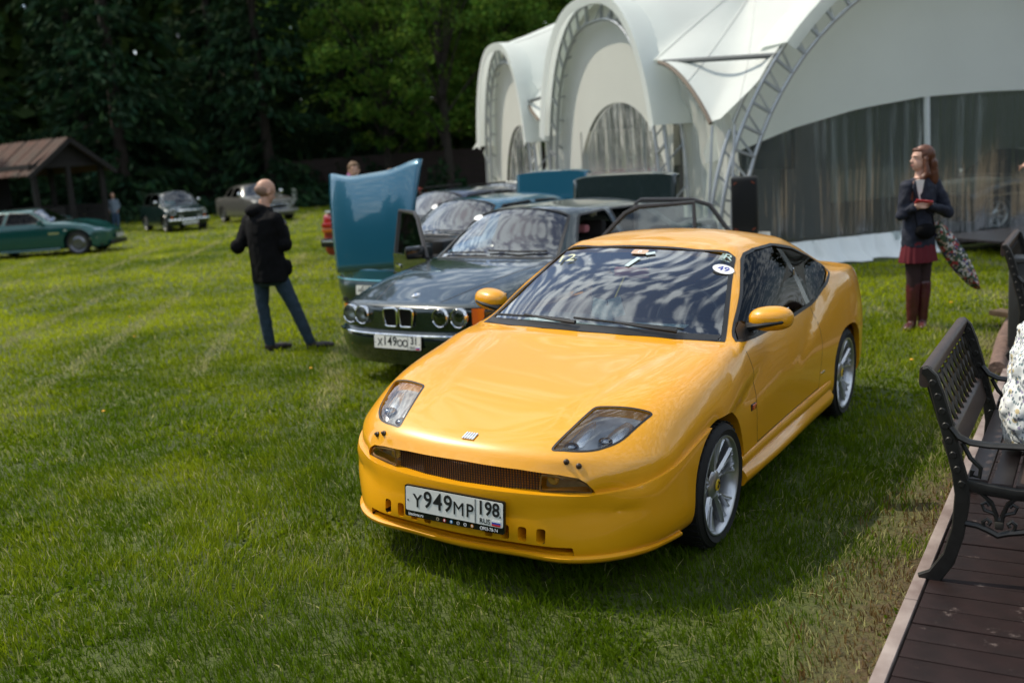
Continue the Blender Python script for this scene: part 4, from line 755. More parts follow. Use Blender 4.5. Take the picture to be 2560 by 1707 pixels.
def make_tent():
    o = tag(empty('event_tent', (2.9, 13.65, 0)), 'large white arched event tent with clear vinyl walls and metal trusses', 'tent')
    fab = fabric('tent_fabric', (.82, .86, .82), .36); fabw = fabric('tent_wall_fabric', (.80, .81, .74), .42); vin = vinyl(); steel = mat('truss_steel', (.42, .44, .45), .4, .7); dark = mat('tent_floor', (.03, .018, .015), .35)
    e1, e2 = Vector((.954, .30, 0)), Vector((-.30, .954, 0)); up = Vector((0, 0, 1))
    P2 = Vector((2.75 - 2.9, 13.9 - 13.65, 0))
    # facades: origin, along, inward
    FA = {'R': (Vector((0, 0, 0)), e1, e2), 'S': (P2, e2, e1)}
    def pt(f, s, z, d=0.): q = FA[f]; return q[0] + q[1] * s + q[2] * d + up * z
    def se(dx, hw, H, ex=2.6): return H * max(0., 1 - min(1, abs(dx) / hw) ** ex) ** (1 / ex)
    ARC = {'front': ('R', 4.9, 5.05, 4.65, 2.15, .59), 'mid': ('S', 3.55, 2.55, 4.22, 2.6, 0), 'far': ('S', 8.45, 1.78, 4.05, 2.6, 0)}
    def outline(a, shrink=0., n=44):
        f, c, hw, H, ex, _ = ARC[a]; r = []
        for k in range(n + 1):
            th = math.pi * k / n; cx, sy = math.cos(th), math.sin(th); x = math.copysign(abs(cx) ** (2 / ex), cx) * (hw - shrink); z = sy ** (2 / ex) * (H - shrink); r.append((c + x, z))
        return r
    for a in ARC:
        f, c, hw, H, ex, _ = ARC[a]; g = outline(a); gi = outline(a, .33)
        # truss: outer and inner chords with rungs
        tr = empty('truss'); tr.parent = o
        for nm, ol, d in (('chord', outline(a, .05), .0), ('chord', outline(a, .36), .0), ('chord', outline(a, .05), .28)): MB().tube([pt(f, s, z, d) for s, z in ol], .028, 7).build(nm, steel, tr)
        N = 44; og, ig = outline(a, .05, N), outline(a, .36, N)
        for k in range(1, N, 2 if a != 'front' else 1):
            if min(og[k][1], ig[k][1]) < .1: continue
            MB().bar(pt(f, *og[k]), pt(f, *ig[k]), .05, .03).build('rung', steel, tr)
            if k + 1 < N: MB().bar(pt(f, *og[k], .28), pt(f, *ig[min(N, k + 1)]), .025, .025).build('brace', steel, tr)
        # visor: fabric folded over the arch
        top = [q for q in outline(a, -.03, 60) if q[1] > (1.95 if a != 'front' else 3.0)]; A = [pt(f, s, z, -.20) for s, z in top]; B = [pt(f, s, z, .5) for s, z in top]; low = [(c + (s - c) * (1 - .19 / hw), z - .15 * z / H) for s, z in top]
        m_ = MB(); m_.quadstrip(A, B); m_.quadstrip([pt(f, s, z, -.20) for s, z in top], [pt(f, s, z, -.17) for s, z in low]); m_.build('visor', fab, o, rad(60))
        # gable panel with an arched window opening, clear vinyl below
        d = .75 if a == 'front' else .20; n = 40; T_, W_, V_, Z_ = [], [], [], []
        for k in range(n + 1):
            s = c - (hw - .3) + 2 * (hw - .3) * k / n; zt = se(s - c, hw - .02, H - .02, ex)
            if a == 'front': zw = float(np.interp(s, [.2, .59, 1.54, 2.63, 3.74, 4.9, 6.2, 7.2, 8.3, 9.2, 9.7], [1.55, 1.67, 1.95, 2.16, 2.27, 2.29, 2.27, 2.16, 1.95, 1.67, 1.5]))
            else: zw = se(s - (c - .35), hw - .55, 2.55 if a == 'mid' else 2.4, 2.2)
            zw = min(zw, zt - .01); wob = .05 * math.sin(k * 1.3) + .03 * math.sin(k * 2.9)
            T_.append(pt(f, s, zt, d)); W_.append(pt(f, s, max(zw, .02), d - .05)); V_.append((pt(f, s, max(zw, .02), d), pt(f, s, .22 if a == 'front' else 0., d + wob * .6))); Z_.append(s)
        MB().quadstrip(T_, W_).build('gable_panel', fabw if a != 'front' else fab, o, rad(60))
        i0, i1 = 0, n + 1
        rows = []
        for i in range(i0, i1):
            p, q = V_[i]; rows.append([p.lerp(q, t) + FA[f][2] * (.05 * math.sin(i * 2.1 + t * 2) * t) for t in (0, .25, .5, .75, 1)])
        m_ = MB()
        for j in range(4): m_.quadstrip([r[j] for r in rows], [r[j + 1] for r in rows])
        bmesh.ops.remove_doubles(m_.bm, verts=m_.bm.verts, dist=.001); m_.build('clear_wall', vin, o, rad(80))
    # white hem on the ground under the near clear wall, door post
    A, B, C_ = [], [], []
    for k in range(46):
        s = .6 + 3.35 * k / 45; w = .06 * math.sin(k * .9) + .04 * math.sin(k * 2.3); A.append(pt('R', s, .34, .72 + w * .4)); B.append(pt('R', s, .13, .62 + w)); C_.append(pt('R', s, -.0 + .012, .42 + .10 * math.sin(k * .7) + w))
    m_ = MB(); m_.quadstrip(A, B); m_.quadstrip(B, C_); bmesh.ops.remove_doubles(m_.bm, verts=m_.bm.verts, dist=.001); m_.build('hem', mat('hem_white', (.84, .87, .87), .5), o, rad(80))
    MB().tube([pt('R', 3.85, .0, .70), pt('R', 3.85, 2.3, .75)], .045, 8).build('door_post', mat('post_paint', (.62, .66, .66), .4), o)
    MB().prism([(0, 0), (.28, 0), (.12, .07), (.06, .35), (0, .35)], -.03, .03, 1).build('door_post_foot', MAT['hem_white'], o).matrix_local = Matrix.Translation(pt('R', 3.82, .0, .62)) @ Matrix.Rotation(math.atan2(.3, .954), 4, 'Z')
    MB().tube([pt('S', 3.45, .0, .73), pt('S', 3.45, 2.5, .75)], .035, 8).build('mid_post', MAT['post_paint'], o); MB().tube([pt('S', 8.6, .0, .73), pt('S', 8.6, 2.3, .75)], .03, 8).build('mid_post', MAT['post_paint'], o)
    # strut between the arches
    MB().tube([pt('S', 1.15, 2.99, 0), pt('R', .86, 2.9, 0)], .035, 8).build('strut', mat('strut_dark', (.10, .11, .11), .4, .5), o); MB().tube([pt('S', 6.95, 2.82, 0), pt('S', 6.1, 2.85, 0)], .03, 8).build('strut', MAT['strut_dark'], o)
    # roof: rises from the facade edges to a high middle
    def edge_s(s):
        if 1.5 <= s <= 5.6: return se(s - 3.55, 2.55, 4.22)
        if 7.1 <= s <= 9.85: return se(s - 8.45, 1.78, 4.05)
        if s < 1.5: return 2.08 + .97 * math.sin(math.pi / 2 * max(0, min(1, (s + .2) / 1.7))) ** .85
        return float(np.interp(s, [-.2, .1, .49, 1.2, 1.5, 5.6, 5.9, 6.4, 6.8, 7.1, 9.85, 10.4, 11.4], [2.10, 2.36, 2.65, 2.97, 3.05, 2.82, 2.6, 2.45, 2.65, 2.90, 2.9, 2.3, 1.9]))
    def edge_r(s):
        if s > .5: return max(2.4, se(s - 4.9, 5.05, 4.65, 2.15)) if s < 9.4 else 2.4
        return float(np.interp(s, [-.05, .5], [2.10, 2.52]))
    per = [('S', s, edge_s(s)) for s in np.linspace(11.2, -.18, 110)] + [('R', s, edge_r(s)) for s in np.linspace(.0, 13, 90)]
    rows = []; D = 11.5
    for f, s, z in per:
        k = sstep(0, 2.2, s if f == 'S' else s); inn = (FA[f][2] * (.55 + .45 * k) + FA['S' if f == 'R' else 'R'][2] * (.55 * (1 - k))).normalized() ; r = []
        for j in range(22):
            t = j / 21; tt = min(1, t * 2.1); zz = z + (6.9 - z) * (tt ** 1.15) * (1 - .12 * math.sin(math.pi * tt)); zz -= max(0, t - .5) * 2 * 3.9; r.append(pt(f, s, zz, .0) + inn * D * t)
        rows.append(r)
    RW = np.array([[tuple(p) for p in r] for r in rows]); amt = np.minimum(1, np.arange(22) / 3.)[None, :, None]
    for _ in range(60): RW[1:-1] += (.5 * (RW[2:] + RW[:-2]) - RW[1:-1]) * .5 * amt
    rows = [[Vector(p) for p in r] for r in RW]; m_ = MB()
    for j in range(21): m_.quadstrip([r[j] for r in rows], [r[j + 1] for r in rows])
    bmesh.ops.remove_doubles(m_.bm, verts=m_.bm.verts, dist=.002); m_.build('roof_fabric', fab, o, rad(70))
    for i in range(4, len(rows), 9): MB().tube([p + Vector((0, 0, .004)) for p in rows[i][:10]], .011, 5, flat=(1, .5)).build('weld_seam', fabric('seam_fabric', (.60, .61, .58), .1), o)
    # rope edge of the roof at the two valleys
    for lo, hi in ((-.18, 1.25), (5.9, 7.1)): MB().tube([pt('S', s, edge_s(s) - .03, -.02) for s in np.linspace(lo, hi, 12)], .03, 6).build('edge_rope', mat('edge_rope', (.16, .13, .10), .8), o)
    # side walls of wrinkled white cloth below the valleys
    for f, s0, s1, nm in (('S', -.15, 1.45, 0), ('S', 5.85, 7.25, 1), ('S', 10.3, 11.2, 2)):
        A = []; n = 22
        for k in range(n + 1):
            s = s0 + (s1 - s0) * k / n; z1 = edge_s(s) - .05; A.append([pt(f, s, z1 * (1 - t), .30 + .10 * math.sin(k * .8 + t * 3) * t + .05 * math.sin(k * 1.9 - t * 5) + .12 * math.sin(math.pi * t)) for t in [j / 9 for j in range(10)]])
        m_ = MB()
        for j in range(9): m_.quadstrip([r[j] for r in A], [r[j + 1] for r in A])
        bmesh.ops.remove_doubles(m_.bm, verts=m_.bm.verts, dist=.001); m_.build('side_wall', fabw, o, rad(80))
    # turnbuckles and guy wires at the corner
    for s, d in ((-.05, -.05), (.25, -.1)): MB().tube([pt('R', s - .1, 2.05, d), pt('R', s - .25, .9, d - .1), pt('R', s - .3, 0, d - .15)], .016, 6).build('guy_wire', steel, o)
    # floor, back walls and what stands inside
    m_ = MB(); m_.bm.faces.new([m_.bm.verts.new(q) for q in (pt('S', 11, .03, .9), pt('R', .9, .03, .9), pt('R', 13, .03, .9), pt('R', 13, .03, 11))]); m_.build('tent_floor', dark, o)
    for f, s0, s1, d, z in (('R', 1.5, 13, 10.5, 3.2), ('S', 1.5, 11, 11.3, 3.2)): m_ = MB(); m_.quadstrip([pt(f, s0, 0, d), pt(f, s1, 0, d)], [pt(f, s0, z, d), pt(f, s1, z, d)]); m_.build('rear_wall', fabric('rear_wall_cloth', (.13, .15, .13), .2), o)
    m_ = MB()
    for k in range(24):
        s = 3.9 + 6.2 * k / 23; zt = float(np.interp(s, [3.74, 4.9, 6.2, 7.2, 8.3, 9.2, 10.2], [2.27, 2.29, 2.27, 2.16, 1.95, 1.67, 1.4])); m_.bm.verts.new(pt('R', s, zt, .8))
    m_.bm.free()
    # low brown stage deck in the doorway
    st = empty('stage_deck', (2.9, 13.65, 0), math.atan2(.3, .954), label='low dark brown plank stage in the tent doorway', cat='stage'); pw = mat('stage_wood', (.05, .026, .022), .35, vary=(5, .4, 6))
    for k in range(9): MB().box((8.4, -.62 + .155 * k, .20), (9.0, .148, .04), None, .004).build('plank', pw, st)
    for k in range(2): MB().box((8.4, -.71, .05 + .085 * k), (9.0, .02, .08)).build('fascia_board', pw, st)
    # things inside, seen through the vinyl
    T = lambda s, d, z: pt('R', s, z, d) + Vector((2.9, 13.65, 0))
    scr = empty('display_screen', Vector((2.9, 13.65, 0)) + pt('S', 2.7, 0, 2.6), math.atan2(e2.y, e2.x), label='dark flat screen inside the tent behind the middle clear wall', cat='screen'); MB().box((0, 0, 1.75), (1.5, .08, .85), None, .01).build('panel', mat('screen_dark', (.015, .022, .028), .25), scr)
    for x in (-.5, .5): MB().box((x, .04, .66), (.06, .06, 1.32)).build('leg', black_plastic, scr)
    sc2 = tag(MB().box((0, 0, 1.1), (2.6, .5, 2.2), None, .02).build('cabinet', mat('cabinet_grey', (.12, .12, .12), .6)), 'tall grey cabinet inside the tent behind the near clear wall', 'cabinet'); sc2.location = T(3.0, 4.2, 0)
    wh = tag(MB().box((0, 0, 1.55), (3.2, .1, .7), None, .02).build('hanging_board', mat('panel_white', (.5, .48, .42), .6)), 'pale board hanging inside the tent above the cabinet', 'board'); wh.location = T(1.6, 4.6, .25)
    # loudspeaker on a stand at the tent corner
    sp_ = empty('loudspeaker', (3.08, 13.2, 0), -.25, label='black loudspeaker on a pale box beside the tent truss', cat='speaker')
    MB().box((0, 0, 1.03), (.33, .30, .72), None, .03).build('cabinet', mat('speaker_black', (.008, .008, .008), .5), sp_); MB().box((0, -.155, 1.03), (.28, .012, .66), None, .004).build('grille', mat('speaker_grille', (.004, .004, .004), .8), sp_)
    for x in (-.11, .11):
        for z in (.74, 1.32): MB().box((x, -.163, z), (.05, .006, .014), Matrix.Rotation(.6 * (1 if (x > 0) == (z > 1) else -1), 3, 'Y')).build('corner_mark', mat('mark_red', (.25, .05, .02), .5), sp_)
    bx = tag(MB().box((3.08, 13.2, .33), (.62, .5, .66), Matrix.Rotation(-.25, 3, 'Z'), .02).build('equipment_box', mat('box_pale', (.55, .53, .47), .7)), 'pale equipment box under the black loudspeaker', 'box')
make_tent()
# ------------------------------------------------------------------ the other cars
def heading(x, y, yaw=None, vec=None):
    """car frame: local +y forward, local +x to the car's right"""
    if vec is None: f = Vector((-math.sin(yaw), -math.cos(yaw), 0))
    else: f = Vector((*vec, 0)).normalized()
    r = Vector((f.y, -f.x, 0)); return Matrix(((r.x, f.x, 0, x), (r.y, f.y, 0, y), (0, 0, 1, 0), (0, 0, 0, 1)))
def std_rows(s):
    """rows of twelve section points from a few numbers; s holds nose, bonnet, cabin and tail heights"""
    w, zb = s['w'], s['zb']; R = []; P = s.get('plan', .18)
    def body(yc, ww, zt, crown, b=None, pl=None, edge=.045):
        b = zb if b is None else b; pl = 0 if pl is None else pl; h = zt - b
        xs = [0, .5, .88, .985, 1, .995, .968, .90, .74, .5, .25, 0]; zs = [b, b, b, b + min(.07, h * .25), b + h * .45, b + h * .74, zt - edge, zt - edge * .25, zt + crown * .45, zt + crown * .78, zt + crown * .95, zt + crown]
        return [(x * ww, yc - pl * (x ** 2.6), z) for x, z in zip(xs, zs)]
    def cab(y, belt, xr, zr, zc, k=.93, yc=None):
        xb = w * k; b = zb; h = belt - b; yc = y if yc is None else yc
        lo = [(0, y, b), (.5 * w, y, b), (.88 * w, y, b), (.985 * w, y, b + .07), (w, y, b + h * .45), (.995 * w, y, b + h * .74), (w * .965, y, belt - .02)]
        return lo + [(xb * .5 + xr * .5 + .02, y, (belt + zr) / 2), (xr, y, zr), (xr * .7, y + (yc - y) * .5, zr + (zc - zr) * .6), (xr * .35, y + (yc - y) * .88, zr + (zc - zr) * .92), (0, yc, zc)]
    f, t = s['front'], s['tail']; zn = s['zn']
    R.append(body(f, w * .80, zn - .06, .0, zn - .22, P * .7, .01)); R.append(body(f - .012, w * .93, zn - .02, .0, zb + .09, P, .02)); R.append(body(f - .05, w * .975, zn, .012, zb + .01, P * 1.05, .03)); R.append(body(f - .16, w * .99, zn + .018, .02, zb, P * .8))
    c, zc = s['cowl'], s['zc']
    for u in (.35, .7, .92): y = f - .16 + (c - f + .16) * u; R.append(body(y, w, zn + .018 + (zc - zn - .018) * (1 - (1 - u) ** 1.5), .025 + .012 * u, pl=.06 * (1 - u)))
    belt, zr, xr = s['belt'], s['zr'], s['xr']
    R.append([*body(c - .03, w, zc, .03)[:6], (w * .95, c - .05, zc - .012), (w * .87, c - .05, zc + .008), (w * .81, c - .045, zc + .015), (w * .56, c + .03, zc + .022), (w * .28, c + .075, zc + .03), (0, c + .09, zc + .032)])
    wt = s['wst']
    for u in (.35, .7): y = c - .05 + (wt - c + .05) * u; R.append(cab(y, belt, w * .81 + (xr - w * .81) * u, zc + .015 + (zr - zc - .015) * u, zc + .03 + (s['roof'] - .03 - zc - .03) * u, yc=y + .09))
    R.append(cab(wt, belt, xr, zr, s['roof'] - .02, yc=wt + .07))
    r0, r1 = s['rt'], s['rb']
    R.append(cab(wt - .22, belt, xr + .025, zr + .025, s['roof'] - .003)); R.append(cab((wt + r0) / 2, belt, xr + .035, zr + .03, s['roof'])); R.append(cab(r0, belt, xr + .02, zr + .015, s['roof'] - .02))
    zd = s['deck']
    R.append(cab((r0 * .45 + r1 * .55), belt, (xr + w * .80) / 2 + .02, (zr + zd) / 2 + .02, (s['roof'] + zd) / 2 + .03)); R.append([*body(r1, w, zd, .02)[:6], (w * .95, r1, zd - .03), (w * .88, r1, zd - .006), (w * .78, r1, zd), (w * .5, r1, zd + .012), (w * .25, r1, zd + .02), (0, r1, zd + .022)])
    R.append(body(r1 + (t - r1) * .55, w * .995, zd + .01, .02)); R.append(body(t + .12, w * .975, zd, .012, zb + .02, -.05)); R.append(body(t + .02, w * .93, zd - .05, .0, zb + .12, -.10)); R.append(body(t, w * .80, zd - .15, .0, zb + .25, -.08, .01))
    return R
def arch_poly(y, z, r, e=2.2): return [(y + r * math.copysign(abs(math.cos(a)) ** (2 / e), math.cos(a)), z + r * math.copysign(abs(math.sin(a)) ** (2 / e), math.sin(a))) for a in [k * math.pi / 18 for k in range(36)]]
def make_car(name, label, M, s, paint, extra=None, group='cars on the lawn', rows=None, nu=4, nv=5):
    root = empty(name); root.matrix_world = M; tag(root, label, 'car', group)
    rows = rows or std_rows(s); G = loft(rows, nu, nv, 3); w = s['w']
    if s.get('shape'): G = s['shape'](G)
    bm = grid_solid(G); bvh = BVHTree.FromBMesh(bm); solid = to_mesh(bm); tr = s.get('tyre', .31)
    c, wt, xr = s['cowl'], s['wst'], s['xr']; WS = [(w * .80, c - .06), (w * .55, c + .01), (w * .28, c + .052), (0, c + .062), (-w * .28, c + .052), (-w * .55, c + .01), (-w * .80, c - .06), (-xr - .0, wt + .02), (-xr * .8, wt + .025), (-xr * .35, wt + .055), (0, wt + .063), (xr * .35, wt + .055), (xr * .8, wt + .025), (xr, wt + .02)]
    r0, r1 = s['rt'], s['rb']; RW = [(xr * .92, r0 - .08), (-xr * .92, r0 - .08), (-w * .76, r1 + .06), (w * .76, r1 + .06)]
    DLO = s['dlo']; cuts = []
    # hollow cabin
    gi = loft(rows, nu, nv, 3); i0, i1 = nu * 6, nu * 15 + 1; cav = boolean(to_mesh(grid_solid(gi, -.03, i0, i1)), [MB().box((0, (c + r1) / 2, 1.0), (4, c - r1 - .04, 1.25))], 'INTERSECT')
    if cav: cuts.append(cav)
    for y in s['axles']:
        for sx in (-1, 1): cuts.append(MB().prism(arch_poly(y, tr - .01, tr + .055), sx * (w - .32), sx * (w + .4), 0))
    cuts += [MB().prism(WS, s['zc'] - .06, 2, 2), MB().prism(RW, s['deck'] - .02, 2, 2)] + [MB().prism(d, -2, 2, 0) for d in DLO] + s.get('cuts', lambda: [])()
    B = boolean(solid.copy(), cuts) or boolean(solid.copy(), cuts, solver='EXACT'); body = finish(B, 'body', [paint, black_plastic], root, bvh)
    inner = to_mesh(grid_solid(G, -.006)); bi = BVHTree.FromPolygons([v.co for v in inner.vertices], [p.vertices for p in inner.polygons])
    def pane(nm, pr, m, par=root):
        q = boolean(inner.copy(), [pr], 'INTERSECT'); 
        if q is None: return
        b2 = skin_of(q, bi, .0012); return link(nm, bm_mesh(b2, nm, rad(60)), m, par)
    fair(pane('windscreen', MB().prism(WS, s['zc'] - .06, 2, 2), s.get('glass', wind_glass)), 2, 4); pane('rear_window', MB().prism(RW, s['deck'] - .02, 2, 2), side_glass)
    skip = s.get('open_side', ())
    for k, d in enumerate(DLO):
        for sx in (-1, 1):
            if (k, sx) not in skip: pane('side_window', MB().prism(d, sx * .3, sx * 2, 0), side_glass)
    trim = s.get('trim', black_plastic)
    ribbon('windscreen_seal', cast(bvh, resample([(*p,) for p in WS + WS[:1]], .05)[:-1], 2, 2), .03, trim, root, .003)
    for d in DLO:
        for sx in (-1, 1): ribbon('window_frame', cast(bvh, resample([(*p,) for p in d + d[:1]], .05)[:-1], 0, sx * 2), .022, trim, root, .003)
    for y in s['axles']:
        for sx in (-1, 1): wheel(root, (sx * (w - .105), y, tr - .01), sx, tr, tr * s.get('rimk', .66), .19, s.get('wheel', 'spoke'), 7, rimmat=s.get('rimmat'))
    MB().box((0, c - .22, s['belt'] - .12), (w * 1.55, .42, .16), None, .04).build('dashboard', seat_fabric, root); MB().box((0, (c + r1) / 2, .30), (w * 1.7, c - r1, .04)).build('cabin_floor', black_plastic, root)
    for x in (-.36, .36): seat(root, (x, c - .95, .30), s.get('seats', seat_fabric))
    MB().box((0, r1 + .35, .62), (w * 1.5, .16, .55), Matrix.Rotation(.3, 3, 'X'), .05).build('rear_seat', seat_fabric, root); steering(root, (-.36, c - .42, s['belt'] - .03))
    MB().box((0, 0, s['zb'] + .06), (w * 1.6, (s['front'] - s['tail']) * .9, .05)).build('underbody', black_plastic, root)
    if extra: extra(root, bvh)
    return root, bvh
def lamp(root, p, r, m=None, ring=chrome, name='headlight', d=Vector((0, 1, 0))):
    h = empty(name); h.parent = root; h.matrix_local = Matrix.Translation(p) @ d.to_track_quat('X', 'Z').to_matrix().to_4x4()
    MB().lathe([(-.03, r * .98), (.004, r), (.010, r * .95), (.006, r * .88)], 24).build('lamp_ring', ring, h); MB().lathe([(-.05, .005), (-.035, r * .5), (-.01, r * .85), (.0, r * .9)], 20).build('reflector', mat('reflector', (.50, .51, .48), .35, .5), h)
    b = MB().lathe([(.002, r * .9), (.012, r * .55), (.016, .001)], 20).build('lens', m or lens_glass, h); return h
def mirrors(root, x, y, z, m, stem=None):
    for sx in (-1, 1):
        r = empty('door_mirror', (sx * x, y, z)); r.parent = root; MB().box((sx * .06, 0, 0), (.19, .09, .12), None, .03).build('mirror_housing', m, r); MB().box((sx * .06, -.048, 0), (.16, .004, .095)).build('mirror_glass', chrome, r); MB().bar((-sx * .12, .02, -.03), (0, 0, -.02), .05, .05).build('mirror_foot', stem or black_plastic, r)
def wipers(root, bvh, c, w):
    for pts in ([(w * .70, c - .09), (w * .35, c - .01), (.05, c + .01)], [(.02, c - .01), (-w * .35, c - .02), (-w * .66, c - .10)]):
        H = cast(bvh, pts, 2, 2); MB().tube([p + n * .016 for p, n in H], .009, 6).build('wiper', rubber, root)
def seam(root, bvh, pts, ax, frm, w=.006, name='panel_seam'):
    H = cast(bvh, resample(pts, .05), ax, frm)
    if len(H) > 1: ribbon(name, H, w, black_plastic, root, .0012, False)
def open_door(root, hinge, ang, L, sx, paint, belt, zb, roof, front=True, glassm=None):
    """a swung-open side door; sx=+1 car's right side; ang = opening angle"""
    d = empty('open_door'); d.parent = root; d.matrix_local = Matrix.Translation((sx * hinge[0], hinge[1], 0)) @ Matrix.Rotation(sx * ang, 4, 'Z')
    tb = .09   # inward lean of the window frame
    MB().prism([(0, zb), (-L, zb), (-L, belt), (-L * .5, belt + .005), (0, belt)], -.03, .03, 0).build('door_panel', paint, d); MB().box((-sx * .035, -L / 2, (zb + belt) / 2), (.02, L * .92, (belt - zb) * .85), None, .008).build('door_card', seat_fabric, d)
    F = [(-.04, belt), (-.44 if front else -.02, roof - .05), (-.56 if front else -.10, roof), (-L * .98, roof + .01), (-L * .99, belt)] if front else [(-.02, belt), (-.03, roof - .02), (-.08, roof + .005), (-L * .62, roof - .02), (-L * .80, roof - .08), (-L, belt + .08), (-L, belt)]
    def Q(y, z): return Vector((-sx * tb * (z - belt) / (roof - belt) * .9, y, z))
    MB().tube([Q(*q) for q in F], .022, 6, flat=(1, 1)).build('window_frame', mat('frame_dark', (.035, .03, .027), .35), d)
    b = MB(); b.bm.faces.new([b.bm.verts.new(Q(*q)) for q in F]); b.build('door_glass', glassm or glass('door_glass', (.62, .68, .66), 1.5, 1.6), d)
    MB().box((sx * .035, -L * .84, belt - .13), (.02, .16, .045), None, .01).build('door_handle', chrome, d); MB().box((sx * .034, -L * .5, belt - .22), (.012, L, .03)).build('door_strip', black_plastic, d); return d
def roundel(root, p, n, r=.04):
    e = empty('emblem'); e.parent = root; e.matrix_local = Matrix.Translation(p) @ n.to_track_quat('X', 'Z').to_matrix().to_4x4()
    MB().lathe([(0, r), (.006, r), (.008, r * .94)], 24, cap=True).build('ring', chrome, e)
    for k in range(4):
        b = MB(); b.bm.faces.new([b.bm.verts.new(v) for v in [(.0095, 0, 0)] + [(.0095, r * .62 * math.cos(a), r * .62 * math.sin(a)) for a in [k * math.pi / 2 + j * math.pi / 8 for j in range(5)]]]); b.build('quarter', mat('emblem_blue', (.04, .15, .4), .3) if k % 2 else white_ink, e)

# -- dark green saloon beside the coupe
GRN = mat('green_paint', (.003, .013, .012), .25, .1, coat=1.0)
def saloon_dlo(wt, c, belt, roof, r0, r1, b1=-.28, b2=-.36):
    fr = [(c - .24, belt + .01), (wt - .08, roof - .045), (b1 + .02, roof - .03), (b1, belt + .01)]; re = [(b2, belt + .01), (b2 + .01, roof - .03), (r0 + .10, roof - .05), (r1 + .28, belt + .13), (r1 + .30, belt + .02)]
    return [round_poly(fr, .04, 3), round_poly(re, .04, 3)]
E34S = dict(w=.872, zb=.20, front=2.25, tail=-2.42, zn=.715, cowl=.93, zc=.925, belt=.925, zr=1.30, xr=.545, roof=1.395, wst=.36, rt=-.95, rb=-1.50, deck=1.02, axles=(1.40, -1.36), tyre=.315, plan=.16, dlo=saloon_dlo(.36, .93, .925, 1.33, -.95, -1.50, -.18, -.26), open_side=((0, 1), (0, -1), (1, -1)),
            cuts=lambda: [MB().box((0, -1.93, 1.05), (1.30, .72, .5))])
def e34(root, bvh):
    # dark nose band with twin lamps and the double grille
    ny = lambda x: bvh.ray_cast(Vector((x, 4, .64)), Vector((0, -1, 0)))[0].y
    b = MB(); xs = np.linspace(-.80, .80, 33)
    for z0, z1 in ((.545, .705),): b.quadstrip([(x, ny(x) + .006, z0) for x in xs], [(x, ny(x) + .004 - .01, z1) for x in xs])
    b.build('nose_panel', mat('nose_black', (.006, .009, .009), .3), root)
    for sx in (-1, 1):
        lamp(root, (sx * .60, ny(sx * .60) + .055, .628), .082); lamp(root, (sx * .425, ny(sx * .425) + .055, .628), .080)
        P = [(sx * x, z) for x, z in ((.018, .545), (.145, .545), (.165, .64), (.16, .695), (.03, .70), (.012, .68))]; P = round_poly(P, .025, 3); gy = ny(0) + .035
        k = empty('kidney_grille'); k.parent = root; MB().tube([(x, gy, z) for x, z in P + P[:1]], .009, 8, False).build('chrome_ring', chrome, k); b = MB(); b.bm.faces.new([b.bm.verts.new((x, gy - .012, z)) for x, z in P]); b.build('grille_back', mat('grille_dark', (.006, .005, .005), .6), k)
        for j in range(9): MB().box((sx * (.030 + .0145 * j), gy - .005, .620), (.004, .012, .13)).build('grille_slat', black_plastic, k)
        yy = [ny(sx * x) for x in (.69, .76, .82)]; MB().quadstrip([(sx * .695, yy[0] + .012, .56), (sx * .77, yy[1] + .010, .56), (sx * .855, yy[2] - .09, .575)], [(sx * .695, yy[0] + .008, .70), (sx * .77, yy[1] + .002, .70), (sx * .85, yy[2] - .12, .68)]).build('indicator', mat('amber_lens', (.72, .13, .01), .2, coat=1), root)
    # bumper
    b = MB(); pr = [(.0, .50), (.05, .505), (.075, .47), (.08, .40), (.06, .36), (.03, .28), (-.02, .20)]; V = []
    for x in np.linspace(-.875, .875, 41):
        a = min(abs(x) / .875, 1); y = 2.215 - .20 * a ** 3 - (.10 if a > .99 else 0); k = 1 - .35 * a ** 6; V.append([b.bm.verts.new((x * (1 - .0 * k), y + dy * k, z)) for dy, z in pr])
    for A, B in zip(V, V[1:]):
        for j in range(len(pr) - 1): b.bm.faces.new((A[j], A[j + 1], B[j + 1], B[j]))
    b.build('front_bumper', GRN, root, rad(40)); MB().tube([(x, 2.215 - .20 * (abs(x) / .875) ** 3 + .079 * (1 - .35 * (abs(x) / .875) ** 6), .478) for x in np.linspace(-.86, .86, 41)], .011, 6).build('bumper_trim', chrome, root)
    plate(root, front_matrix((0, 2.305, .418), -.1), 'X149OO', '31'); h = cast(bvh, [(0, 2.02)], 2, 2)[0]; roundel(root, h[0], h[1], .041)
    for sx in (-1, 1): seam(root, bvh, [(sx * .36, 2.13), (sx * .52, 1.7), (sx * .66, 1.25), (sx * .72, .98)], 2, 2, .012, 'bonnet_crease'); seam(root, bvh, [(sx * .84, 1.9), (sx * .845, 1.4), (sx * .835, .95)], 2, 2)
    wipers(root, bvh, .93, .872); open_door(root, (.87, .80), rad(60), 1.06, 1, GRN, .925, .28, 1.36)
    for hy, fr, a, L in ((.80, True, rad(66), 1.06), (-.25, False, rad(66), .92)): open_door(root, (.87, hy), a, L, -1, GRN, .925, .28, 1.36, fr)
    r = empty('door_mirror'); r.parent = root; r.matrix_local = Matrix.Translation((.87, .80, 0)) @ Matrix.Rotation(rad(60), 4, 'Z') @ Matrix.Translation((.10, -.12, .99)); MB().box((0, 0, 0), (.20, .09, .13), None, .03).build('mirror_housing', black_gloss, r)
    boot_lid(root, -1.56, 1.01, GRN); hv = cast(bvh, [(.50, .42)], 2, 2)[0]; q = MB(); q.bm.faces.new([q.bm.verts.new(hv[0] + hv[1] * .004 + Vector((.05 * math.cos(a), .03 * math.sin(a), -.024 * math.sin(a)))) for a in [j * math.pi / 8 for j in range(16)]]); q.build('sticker', white_ink, root)
